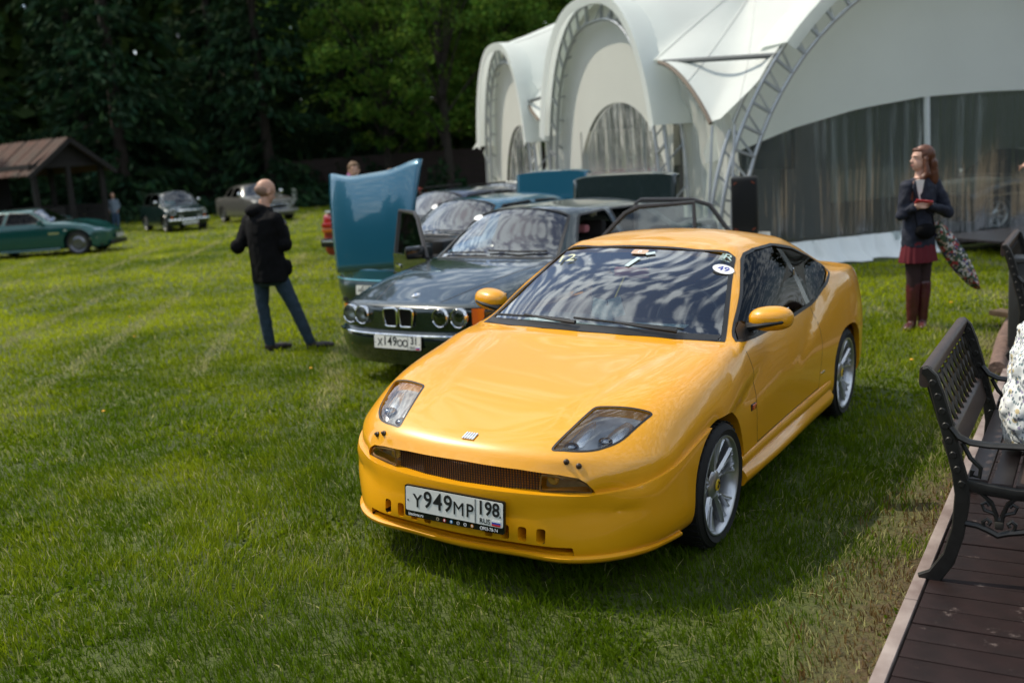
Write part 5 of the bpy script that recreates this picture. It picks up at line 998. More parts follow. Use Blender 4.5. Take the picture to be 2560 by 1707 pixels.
    MB().box((-.36, -.1, 1.12), (.16, .1, .08), None, .03).build('headrest_cushion', mat('pink_cloth', (.6, .22, .25), .8), root)
def boot_lid(root, y, z, paint, w=.655, h=.56, lean=.05, thick=.05):
    b = MB(); r = empty('boot_lid'); r.parent = root; r.location = (0, y, z); pr = [(0, 0), (-.02, h * .4), (-.045, h * .8), (-.055, h), (-.16, h + .015), (-.17, h - .02)]; V = []
    for x in np.linspace(-w, w, 25): a = abs(x) / w; V.append([b.bm.verts.new((x, yy, zz - .035 * a ** 4 * (zz / h))) for yy, zz in pr])
    for A, B in zip(V, V[1:]):
        for j in range(len(pr) - 1): b.bm.faces.new((A[j], A[j + 1], B[j + 1], B[j]))
    o_ = b.build('lid_panel', paint, r, rad(50)); q = o_.modifiers.new('s', 'SOLIDIFY'); q.thickness = .02; MB().box((0, -.10, h * .45), (w * 1.8, .02, h * .7), None, .008).build('lid_lining', seat_fabric, r)
    for sx in (-1, 1): MB().bar((sx * w * .9, -.02, 0), (sx * w * .9, -.12, -.2), .03, .03).build('hinge_arm', black_plastic, r)
make_car('green_saloon', 'dark green saloon with chrome double grille and its doors open beside the yellow coupe', heading(.407, 10.365, .634), E34S, GRN, e34)

# -- blue saloon with its bonnet raised
BLU = mat('blue_paint', (.010, .105, .175), .25, .3, coat=1.0)
E36S = dict(w=.85, zb=.20, front=2.05, tail=-2.30, zn=.69, cowl=.90, zc=.90, belt=.90, zr=1.27, xr=.53, roof=1.365, wst=.35, rt=-.88, rb=-1.35, deck=1.0, axles=(1.35, -1.35), tyre=.31, plan=.16, dlo=saloon_dlo(.35, .90, .90, 1.30, -.88, -1.35), cuts=lambda: [MB().box((0, 1.46, .86), (1.36, 1.02, .44)), MB().box((0, -1.78, 1.02), (1.24, .62, .5))])
def e36(root, bvh):
    hd = empty('raised_bonnet'); hd.parent = root; hd.location = (0, 2.0, .70); hd.rotation_euler = (0, rad(4), 0); b = MB(); n = 28; V = []   # hinged at the nose, outer face towards the viewer
    for i in range(n + 1):
        x = -1 + 2 * i / n; col = []
        for j in range(15):
            t = j / 14; w = .66 + .12 * t; curl = .22 * max(0, abs(x) - .32) ** 1.7 * (.25 + .9 * t); col.append(b.bm.verts.new((x * w * (1 + .05 * t * t), .02 + .13 * math.sin(math.pi * t * .55) - .30 * t - curl * .55 + (.012 if .36 < abs(x) < .41 else 0), t * 1.07 * (1 - .02 * t) + curl * t + .02 * t - .06 * (1 - t) ** 3 - .06 * abs(x) ** 8 * t)))
        V.append(col)
    for A, B in zip(V, V[1:]):
        for j in range(14): b.bm.faces.new((A[j], A[j + 1], B[j + 1], B[j]))
    p = b.build('bonnet_panel', BLU, hd, rad(50)); q = p.modifiers.new('s', 'SOLIDIFY'); q.thickness = -.025; tv = BVHTree.FromPolygons([v.co for v in p.data.vertices], [f.vertices for f in p.data.polygons])
    for sx in (-1, 1):
        H = [h for h in (tv.ray_cast(Vector((sx * (.30 + .06 * t), 2, .03 + 1.06 * t)), Vector((0, -1, 0))) for t in [k / 16 for k in range(17)]) if h[0] is not None]; ribbon('bonnet_crease', [(h[0], Vector((0, 1, .2)).normalized()) for h in H], .012, mat('blue_shade_line', (.004, .05, .10), .4), hd, .003, False)
        h = tv.ray_cast(Vector((sx * .17, 2, .98)), Vector((0, -1, 0)))[0]; MB().ball(h, (.014, .012, .012)).build('washer_jet', black_plastic, hd)
    h = tv.ray_cast(Vector((0, 2, .06)), Vector((0, -1, 0))); roundel(hd, h[0] + Vector((0, .004, 0)), Vector((0, 1, .1)).normalized(), .041)
    # engine bay
    ba = mat('engine_metal', (.25, .25, .25), .4, .6)
    MB().box((0, 1.45, .72), (1.30, .95, .08)).build('bay_floor', black_plastic, root); MB().box((0, 1.5, .80), (.36, .62, .16), None, .03).build('engine_block', black_plastic, root)
    for x, y, d in ((.45, 1.3, (.25, .3, .16)), (-.42, 1.65, (.28, .2, .14)), (-.45, 1.25, (.2, .25, .2)), (.4, 1.75, (.22, .16, .12))): MB().box((x, y, .82), d, None, .03).build('engine_box', ba if x * y > 0 else black_plastic, root)
    MB().tube([(.3, 1.6, .86), (.1, 1.8, .9), (-.25, 1.75, .88)], .035, 8).build('intake_hose', rubber, root); MB().bar((-.62, 1.02, .905), (.62, 1.02, .905), .05, .03).build('strut_brace', ba, root)
    ny = lambda x, z=.62: bvh.ray_cast(Vector((x, 4, z)), Vector((0, -1, 0)))[0].y
    b = MB(); xs = np.linspace(-.76, .76, 25); b.quadstrip([(x, ny(x) + .008, .53) for x in xs], [(x, ny(x) - .02, .67) for x in xs]); b.build('nose_panel', MAT['nose_black'], root)
    b = MB(); pr = [(-.05, .525), (.05, .52), (.075, .48), (.08, .41), (.05, .33), (.0, .22), (-.03, .18)]; V = []
    for x in np.linspace(-.855, .855, 33): a = min(1, abs(x) / .855); y = 2.0 - .20 * a ** 3; k = 1 - .3 * a ** 6; V.append([b.bm.verts.new((x, y + dy * k, z)) for dy, z in pr])
    for A, B in zip(V, V[1:]):
        for j in range(len(pr) - 1): b.bm.faces.new((A[j], A[j + 1], B[j + 1], B[j]))
    b.build('front_bumper', GRN2, root, rad(40)); MB().tube([(x, 2.0 - .20 * (abs(x) / .855) ** 3 + .055, .522) for x in np.linspace(-.845, .845, 33)], .014, 6).build('bumper_trim', mat('blue_edge', (.10, .35, .42), .25, .3, coat=1), root)
    plate(root, front_matrix((0, 2.09, .41), -.1), 'H012OO', '98'); wipers(root, bvh, .90, .85); mirrors(root, .86, .62, .95, BLU); boot_lid(root, -1.42, .99, BLU, .63, .60)
    h = cast(bvh, [(.50, .40)], 2, 2)[0]; q = MB(); q.bm.faces.new([q.bm.verts.new(h[0] + h[1] * .004 + Vector((.05 * math.cos(a), .03 * math.sin(a), -.026 * math.sin(a)))) for a in [j * math.pi / 8 for j in range(16)]]); q.build('sticker', white_ink, root)
GRN2 = mat('dark_bumper', (.008, .03, .032), .35, coat=.6)
make_car('blue_saloon', 'blue saloon with its bonnet standing open on a front hinge', heading(-.255, 13.729, rad(41)), E36S, BLU, e36)
# -- two more cars of the row
NAVY = mat('navy_paint', (.012, .022, .06), .25, .2, coat=1.0); WHT = mat('white_paint', (.68, .70, .68), .3, coat=1.0)
def plain(root, bvh): mirrors(root, .86, .62, .95, black_gloss); wipers(root, bvh, .90, .85)
S3 = dict(E36S, cuts=lambda: []); S3.pop('cuts')
def navy(root, bvh):
    plain(root, bvh); b = MB()
    for sx in (-1, 1): b = MB().bar((sx * .50, -.75, 1.40), (sx * .50, .15, 1.40), .03, .03).build('roof_rail', black_plastic, root)
make_car('navy_saloon', 'dark navy saloon behind the blue one, only its roof and windscreen showing', heading(-.80, 17.35, rad(41)), S3, NAVY, navy)
def white(root, bvh):
    r = empty('raised_tailgate'); r.parent = root; r.location = (0, -1.7, 1.12); b = MB(); V = []
    for x in np.linspace(-.62, .62, 21): a = abs(x) / .62; V.append([b.bm.verts.new((x * (1 - .06 * z), y, .0 + z - .04 * a ** 4)) for y, z in ((.0, .0), (-.03, .20), (-.06, .36), (-.12, .44), (-.34, .46), (-.36, .42))])
    for A, B in zip(V, V[1:]):
        for j in range(5): b.bm.faces.new((A[j], A[j + 1], B[j + 1], B[j]))
    q = b.build('tailgate_panel', WHT, r, rad(50)).modifiers.new('s', 'SOLIDIFY'); q.thickness = .03; MB().box((.0, .05, .02), (1.4, .25, .05), None, .015).build('spoiler_base', WHT, r); plain(root, bvh)
make_car('white_hatchback', 'white car with a raised white tailgate at the far end of the row', heading(.25, 20.6, rad(41)), dict(S3, roof=1.33, zr=1.25), WHT, white)
RED = mat('red_paint', (.33, .012, .012), .3, coat=1.0)
def redcar(root, bvh):
    for sx in (-1, 1):
        l = empty('tail_lamp', (sx * .63, -2.22, .74)); l.parent = root; MB().box((0, 0, .05), (.36, .12, .09), None, .02).build('lens', mat('tail_red', (.5, .015, .01), .2, coat=1), l); MB().box((0, 0, -.045), (.36, .12, .08), None, .02).build('lens', mat('tail_amber', (.65, .14, .01), .2, coat=1), l)
    MB().box((0, -2.30, .47), (1.66, .14, .16), None, .04).build('rear_bumper', black_plastic, root); MB().box((0, -2.36, .50), (1.60, .03, .03), None, .01).build('bumper_trim', chrome, root); MB().box((0, -2.1, 1.03), (1.5, .2, .04), None, .015).build('spoiler', WHT, root); plate(root, front_matrix((0, -2.29, .72)) @ Matrix.Rotation(math.pi, 4, 'Y'), 'K201EA', '78')
    seam(root, bvh, [(-.7, -1.55), (.7, -1.55)], 2, 2)
make_car('red_saloon', 'red and white saloon showing one tail lamp past the raised blue bonnet', heading(-2.20, 21.3, vec=(.16, .985)), S3, RED, redcar)

# -- teal coupe at the frame edge
TEA = mat('teal_paint', (.004, .075, .070), .25, .3, coat=1.0)
def z3shape(G):
    X, Y, Z = G[..., 0], G[..., 1], G[..., 2]; k = np.exp(-((Y - 1.23) / .55) ** 2) * np.clip((Z - .55) / .15, 0, 1) * np.clip((X - .3) / .3, 0, 1); G[..., 2] += .05 * k; k2 = np.exp(-((Y + 1.2) / .5) ** 2) * np.clip((X - .6) / .2, 0, 1) * np.clip((.95 - Z) / .2, 0, 1); G[..., 0] += .02 * k2; return G
Z3S = dict(w=.865, zb=.17, front=2.02, tail=-2.0, zn=.60, cowl=.62, zc=.86, belt=.87, zr=1.18, xr=.55, roof=1.27, wst=.02, rt=-1.25, rb=-1.75, deck=.92, axles=(1.23, -1.23), tyre=.315, plan=.35, shape=z3shape, rimk=.74, wheel='dish',
            dlo=[round_poly([(.40, .885), (-.02, 1.15), (-.55, 1.19), (-.62, .885)], .03, 3), round_poly([(-.70, .89), (-.64, 1.19), (-1.2, 1.14), (-1.45, .98), (-1.42, .92)], .04, 3)], rimmat=mat('dish_rim', (.20, .20, .22), .3, .9))
def z3(root, bvh):
    mirrors(root, .87, .35, .90, TEA, TEA); ny = lambda x, z: bvh.ray_cast(Vector((x, 4, z)), Vector((0, -1, 0)))[0].y
    for sx in (-1, 1):
        H = cast(bvh, [(sx * x, y) for x, y in ((.50, 1.86), (.72, 1.72), (.74, 1.62), (.56, 1.72))], 2, 2); b = MB(); b.bm.faces.new([b.bm.verts.new(p + n * .004) for p, n in H]); b.build('headlight', mat('far_lamp', (.35, .40, .45), .1, .6), root)
        MB().tube([(sx * x, ny(sx * x, .53) + .015, z) for x, z in ((.02, .47), (.15, .47), (.17, .55), (.02, .57), (.02, .47))], .014, 6, False).build('kidney_ring', chrome, root)
        h = cast(bvh, [(.78, .60), (.50, .60)], 0, sx * 2); MB().bar(h[0][0], h[1][0], .012, .05).build('side_gill', chrome, root); h = cast(bvh, [(.95, .66)], 0, sx * 2)[0]; MB().box(h[0], (.015, .08, .03), None, .006).build('repeater', mat('clear_repeater', (.6, .6, .5), .15, coat=1), root)
        h = cast(bvh, [(1.72, .42), (1.55, .40)], 0, sx * 2)
        if len(h) == 2: MB().bar(h[0][0], h[1][0], .012, .04).build('side_reflector', mat('far_lamp', (.35, .40, .45), .1, .6), root)
        MB().tube([(sx * .88, .78, .19), (sx * .885, 0, .185), (sx * .88, -.8, .19)], .035, 6).build('sill', TEA, root)
    MB().box((0, 2.0, .25), (1.0, .1, .12), None, .03).build('lower_intake', black_plastic, root); plate(root, front_matrix((0, 2.06, .42), 0), 'M372CT', '47')
make_car('teal_coupe', 'teal sports coupe parked side-on in front of the shed', heading(-12.4, 28.05, vec=(1, .0)), Z3S, TEA, z3)

# -- small dark green car with a chrome face
MIN = mat('mini_paint', (.004, .018, .015), .25, .2, coat=1.0)
MNS = dict(w=.70, zb=.19, front=1.50, tail=-1.55, zn=.70, cowl=.72, zc=.86, belt=.86, zr=1.22, xr=.50, roof=1.345, wst=.42, rt=-1.05, rb=-1.32, deck=.88, axles=(1.02, -1.02), tyre=.265, plan=.14, rimk=.62, dlo=[round_poly([(.50, .875), (.34, 1.24), (-.30, 1.27), (-.32, .875)], .03, 3), round_poly([(-.40, .875), (-.38, 1.27), (-.98, 1.23), (-1.08, .90)], .04, 3)], rimmat=mat('mini_rim', (.22, .22, .2), .4, .8), trim=mat('mini_trim', (.25, .25, .25), .2, .9))
def mini(root, bvh):
    ny = lambda x, z: bvh.ray_cast(Vector((x, 4, z)), Vector((0, -1, 0)))[0].y
    for sx in (-1, 1):
        lamp(root, (sx * .52, ny(sx * .52, .66) + .03, .665), .095); lamp(root, (sx * .30, ny(sx * .3, .45) + .10, .50), .06, name='spot_lamp'); MB().ball((sx * .55, ny(sx * .55, .46) + .01, .49), (.035, .02, .035)).build('indicator', mat('amber_lens', (.72, .13, .01), .2), root)
        MB().ball((sx * .74, .50, 1.0), (.06, .04, .05)).build('door_mirror', chrome, root); MB().tube([(sx * .705, 1.02 + .31 * math.cos(a), .255 + .31 * math.sin(a)) for a in [k * math.pi / 10 for k in range(11)]], .03, 6).build('arch_flare', black_gloss, root)
    MB().tube([(x, ny(x, .67) + .02, .69) for x in np.linspace(-.36, .36, 9)], .030, 8).build('grille_moustache', chrome, root); MB().box((0, ny(0, .56) + .01, .58), (.62, .03, .15), None, .03).build('grille', mat('grille_steel', (.30, .31, .30), .35, .7), root)
    for k in range(6): MB().box((0, ny(0, .56) + .03, .52 + .024 * k), (.60, .008, .006)).build('grille_slat', chrome, root)
    MB().tube([(x, 1.54 - .10 * (abs(x) / .68) ** 3, .40) for x in np.linspace(-.68, .68, 15)], .042, 8).build('front_bumper', chrome, root); plate(root, front_matrix((0, 1.575, .30), 0), 'O505OX', '78'); wipers(root, bvh, .72, .70)
    h = cast(bvh, [(0, 1.36)], 2, 2)[0]; MB().ball(h[0], (.07, .03, .012)).build('bonnet_badge', chrome, root); MB().box((.30, .62, .93), (.34, .02, .14)).build('windscreen_card', mat('card_blue', (.12, .45, .5), .6), root)
make_car('small_green_car', 'small dark green classic car with a chrome bumper and round lamps', heading(-11.28, 35.8, vec=(.586, -.81)), MNS, MIN, mini)

# -- grey retro convertible
GRY = mat('grey_paint', (.11, .107, .095), .3, .1, coat=1.0)
FGS = dict(w=.81, zb=.20, front=1.88, tail=-1.86, zn=.76, cowl=.66, zc=.90, belt=.89, zr=1.24, xr=.52, roof=1.36, wst=.22, rt=-.75, rb=-1.15, deck=.90, axles=(1.15, -1.15), tyre=.28, plan=.30, rimk=.6, dlo=[round_poly([(.42, .905), (.14, 1.24), (-.28, 1.28), (-.32, .905)], .05, 3), round_poly([(-.38, .905), (-.34, 1.28), (-.72, 1.22), (-.92, .95)], .05, 3)], trim=GRY, rimmat=mat('fig_rim', (.16, .16, .15), .4, .6), wheel='dish')
def figaro(root, bvh):
    ny = lambda x, z: bvh.ray_cast(Vector((x, 4, z)), Vector((0, -1, 0)))[0].y
    for sx in (-1, 1): lamp(root, (sx * .56, ny(sx * .56, .66) + .03, .67), .10); MB().ball((sx * .82, .52, 1.03), (.08, .05, .07)).build('door_mirror', chrome, root); MB().bar((sx * .74, .52, .95), (sx * .80, .52, 1.0), .02, .02).build('mirror_stem', chrome, root)
    MB().ball((0, ny(0, .52) - .02, .53), (.42, .06, .085), 16, 8).build('grille', black_gloss, root); MB().tube([(.42 * math.cos(a), ny(0, .52) + .01, .53 + .09 * math.sin(a)) for a in [k * math.pi / 12 for k in range(25)]], .014, 6, False).build('grille_ring', chrome, root)
    MB().tube([(x, 1.90 - .18 * (abs(x) / .78) ** 3, .36) for x in np.linspace(-.78, .78, 15)], .045, 8).build('front_bumper', mat('bumper_grey', (.32, .31, .29), .3, .4), root)
make_car('grey_retro_car', 'grey rounded retro car half hidden behind the bald man', heading(-9.0, 38.1, vec=(.62, -.78)), FGS, GRY, figaro)
# -- black car inside the tent
BLK = mat('black_paint', (.006, .006, .007), .2, coat=1.0)
def blackcar(root, bvh):
    for sx in (-1, 1):
        for z in (.62, .78): MB().tube([h[0] for h in cast(bvh, [(y, z) for y in np.linspace(-1.9, 1.6, 12)], 0, sx * 2)], .014, 5).build('chrome_strip', chrome, root)
    mirrors(root, .86, .62, .95, chrome)
make_car('black_car', 'black car with chrome side strips standing inside the tent', heading(9.4, 18.6, vec=(-.96, -.28)), dict(S3, glass=side_glass), BLK, blackcar, group=None)
# ------------------------------------------------------------------ people
skin_m = mat('skin', (.52, .29, .20), .5, vary=(9, .12, 3)); hair_m = mat('hair_auburn', (.13, .042, .016), .45, vary=(60, .5, 4)); 
def ring_loft(b, rings, sd, n=20):
    """rings: (centre, half width along sd, half depth)"""
    sd = Vector((sd[0], sd[1], 0)).normalized(); fd = Vector((-sd.y, sd.x, 0)); V = []
    for c, rx, ry in rings: V.append([b.bm.verts.new(Vector(c) + sd * rx * math.cos(a) + fd * ry * math.sin(a)) for a in [2 * math.pi * k / n for k in range(n)]])
    for A, B in zip(V, V[1:]):
        for j in range(n): b.bm.faces.new((A[j], A[(j + 1) % n], B[(j + 1) % n], B[j]))
    b.bm.faces.new(V[0][::-1]); b.bm.faces.new(V[-1]); return b
def limb(b, pts, r, n=12):
    P = [Vector(p) for p in pts]; b.tube(P, r, n)
    for p, q in zip(P[1:-1], r[1:-1]): b.ball(p, q * 1.0, 12, 8)
    b.ball(P[0], r[0], 12, 8); b.ball(P[-1], r[-1], 12, 8); return b
def fuse(b, name, m, parent, vox=.012, smooth=4, fold=0.0):
    bmesh.ops.recalc_face_normals(b.bm, faces=b.bm.faces); me = bpy.data.meshes.new(name); b.bm.to_mesh(me); b.bm.free(); t = bpy.data.objects.new('t', me); COL.objects.link(t)
    q = t.modifiers.new('r', 'REMESH'); q.mode = 'VOXEL'; q.voxel_size = vox; q = t.modifiers.new('s', 'SMOOTH'); q.iterations = smooth; q.factor = .5
    if fold:
        tx = bpy.data.textures.new('fold', 'CLOUDS'); tx.noise_scale = .07; tx.noise_depth = 2; q = t.modifiers.new('d', 'DISPLACE'); q.texture = tx; q.strength = fold; q.mid_level = .5; q.texture_coords = 'LOCAL'
    dg = bpy.context.evaluated_depsgraph_get(); r = bpy.data.meshes.new_from_object(t.evaluated_get(dg)); bpy.data.objects.remove(t); r.polygons.foreach_set('use_smooth', [True] * len(r.polygons)); r.materials.clear(); return link(name, r, m, parent)
def head_shape(b, c, face, s=1.0, tilt=0.0):
    """skull, jaw, nose, brow, ears; face = horizontal direction looked at"""
    f = Vector((*face, 0)).normalized(); sd = Vector((f.y, -f.x, 0)); M = Matrix(((sd.x, f.x, 0), (sd.y, f.y, 0), (0, 0, 1))) @ Matrix.Rotation(-tilt, 3, 'X'); c = Vector(c)
    def at(x, y, z): return c + M @ Vector((x, y, z)) * s
    b.ball(at(0, -.012, .03), [q * s for q in (.076, .096, .092)], 20, 14, M); b.ball(at(0, .028, -.035), [q * s for q in (.058, .062, .078)], 18, 12, M); b.ball(at(0, .062, -.078), [q * s for q in (.030, .026, .024)], 12, 8, M)
    b.tube([at(0, .084, .012), at(0, .105, -.022), at(0, .088, -.032)], [.008 * s, .014 * s, .012 * s], 8); b.ball(at(0, .085, -.055), [.022 * s, .010 * s, .009 * s], 10, 6, M); b.ball(at(0, .078, .028), [.045 * s, .014 * s, .010 * s], 12, 6, M)
    for x in (-1, 1): b.ball(at(x * .079, -.005, -.005), [.010 * s, .022 * s, .033 * s], 8, 8, M)
    return at, M
def face_bits(root, at, M, s=1.0, lip=(.40, .10, .09)):
    e = MB(); 
    for x in (-1, 1): e.ball(at(x * .030, .077, .008), [.011 * s, .006 * s, .006 * s], 8, 6, M)
    e.build('eyes', mat('eye_white', (.6, .58, .55), .3), root); e = MB()
    for x in (-1, 1): e.ball(at(x * .030, .083, .008), [.005 * s] * 3, 8, 6, M)
    e.build('irises', mat('iris', (.03, .02, .015), .3), root); e = MB()
    for x in (-1, 1): e.tube([at(x * .014, .090, .026), at(x * .032, .089, .032), at(x * .050, .075, .026)], .0035 * s, 6)
    e.build('eyebrows', hair_m, root); MB().ball(at(0, .094, -.056), [.021 * s, .005 * s, .006 * s], 10, 6, M).build('lips', mat('lips', lip, .45), root)
def hand(b, wrist, d, up_, s=1.0, curl=(.2, .9, 1.0, 1.1), thumb=.6, side=1):
    """palm and five fingers; d pointing direction, up_ back of hand, curl per finger (index..little)"""
    d = Vector(d).normalized(); u = (Vector(up_) - d * Vector(up_).dot(d)).normalized(); r = d.cross(u) * side; w = Vector(wrist)
    b.tube([w - d * .01 * s, w + d * .03 * s, w + d * .085 * s], [.026 * s, .036 * s, .036 * s], 10, flat=(1, 1)); 
    for k, c in enumerate(curl):
        p = w + d * .085 * s + r * (.030 - .020 * k) * s; L = (.042, .047, .044, .034)[k] * s; a = 0; P = [p - d * .02 * s, p]
        for j, f in enumerate((1, .72, .55)): a += c * (.55 if j == 0 else .9); P.append(P[-1] + (d * math.cos(a) - u * math.sin(a)) * L * f)
        b.tube(P, [.0095 * s, .0098 * s, .0088 * s, .0082 * s, .0065 * s], 8); b.ball(P[-1], .0068 * s, 8, 6)
    p = w + d * .03 * s + r * .030 * s; t = (d * .75 + r * thumb - u * .25).normalized(); b.tube([p, p + t * .038 * s, p + (t + d * .25).normalized() * .068 * s], [.014 * s, .0115 * s, .008 * s], 8); b.ball(p + (t + d * .25).normalized() * .068 * s, .008 * s, 8, 6)
def shoe(b, heel, d, s=1.0, h=.07):
    d = Vector((*d, 0)).normalized(); q = Matrix(((d.y, d.x, 0), (-d.x, d.y, 0), (0, 0, 1))); p = Vector(heel); b.ball(p + Vector((0, 0, h * .65)), [.045 * s, .055 * s, h * .75], 12, 8, q); b.ball(p + d * .10 * s + Vector((0, 0, .032)), [.047 * s, .10 * s, .036], 14, 8, q); b.ball(p + d * .165 * s + Vector((0, 0, .026)), [.040 * s, .055 * s, .027], 12, 8, q)
    b.box(p + d * .08 * s + Vector((0, 0, .010)), (.075 * s, .25 * s, .02), q, .008)
black_cloth = mat('black_cloth', (.005, .005, .006), .85, spec=.12, vary=(14, .35, 4), bump=.3, bdist=.01)
def man():
    o = empty('person', (-2.40, 10.9, 0), label='bald man in a black hooded jacket and dark jeans looking down at a phone', cat='person'); face = (.72, .55); sd = (.60, -.80)
    b = MB(); at, M = head_shape(b, (-.065, .05, 1.675), face, 1.08, .45); b.tube([(-.10, .02, 1.46), (-.085, .035, 1.60)], [.062, .056], 14); ring_loft(b, [((-.11, 0, .85), .15, .10), ((-.12, 0, 1.1), .14, .10), ((-.13, .01, 1.38), .17, .10), ((-.11, .02, 1.48), .08, .07)], sd)
    limb(b, [(-.21, .04, .88), (-.225, .03, .50), (-.19, .02, .10)], [.075, .05, .04]); limb(b, [(-.01, -.03, .88), (.12, -.04, .48), (.255, -.05, .10)], [.075, .05, .04])
    limb(b, [(-.31, .12, 1.38), (-.42, .02, 1.14), (-.16, .20, 1.20)], [.05, .042, .032]); limb(b, [(.06, -.10, 1.38), (.10, -.09, 1.13), (.07, .13, 1.30)], [.05, .042, .032])
    hand(b, (.065, .13, 1.30), (-.35, .7, .35), (.5, -.2, .8), 1.0, (.7, .8, .9, 1.0)); hand(b, (-.17, .21, 1.20), (.6, .4, .6), (-.4, .4, -.8), 1.0, (.8, .9, 1, 1))
    fuse(b, 'body', skin_m, o, .010, 3); st = MB(); st.ball(at(0, -.032, .0), (.0865, .094, .066), 18, 12, M)
    for v in st.bm.verts:   # shaved hair only as a low cap at the sides and back
        pass
    fuse(st, 'stubble', mat('stubble', (.30, .18, .13), .7, vary=(120, .4, 2)), o, .012, 2)
    b = MB(); ring_loft(b, [((-.105, 0, .74), .235, .18), ((-.11, 0, .92), .225, .175), ((-.12, 0, 1.10), .22, .17), ((-.125, .01, 1.28), .24, .17), ((-.13, .01, 1.40), .235, .15), ((-.115, .02, 1.47), .15, .11), ((-.105, .025, 1.52), .085, .085)], sd)
    limb(b, [(-.285, .13, 1.38), (-.415, .02, 1.13), (-.19, .19, 1.19)], [.088, .08, .055]); limb(b, [(.035, -.10, 1.385), (.105, -.10, 1.13), (.07, .10, 1.28)], [.088, .082, .055]); b.ball((-.16, -.045, 1.49), (.13, .10, .075), 16, 10, Matrix.Rotation(.5, 3, 'Z')); b.ball((.10, -.03, .88), (.05, .06, .09))
    fuse(b, 'jacket', black_cloth, o, .012, 4, .014); b = MB(); ring_loft(b, [((-.108, 0, .70), .17, .125), ((-.108, 0, .85), .185, .135), ((-.11, 0, .95), .17, .13)], sd)
    limb(b, [(-.205, .05, .82), (-.228, .03, .50), (-.195, .02, .085)], [.098, .070, .058]); limb(b, [(-.015, -.04, .82), (.115, -.04, .48), (.252, -.05, .085)], [.098, .070, .058]); fuse(b, 'jeans', mat('jeans', (.010, .030, .052), .8, vary=(10, .3, 4)), o, .012, 4, .018)
    for nm, p, d in (('shoe', (-.195, .02, 0), (.85, .5)), ('shoe', (.265, -.05, 0), (.98, .15))): b = MB(); shoe(b, p, d, 1.12); fuse(b, nm, mat('shoe_dark', (.018, .013, .011), .6), o, .007, 2)
    ph = tag(MB().box((0, 0, 0), (.075, .009, .15), None, .004).build('phone', black_gloss), 'dark phone held by the bald man', 'phone'); ph.location = (-2.40 + .03, 10.9 + .21, 1.37); ph.rotation_euler = (-.9, 0, .9)
man()
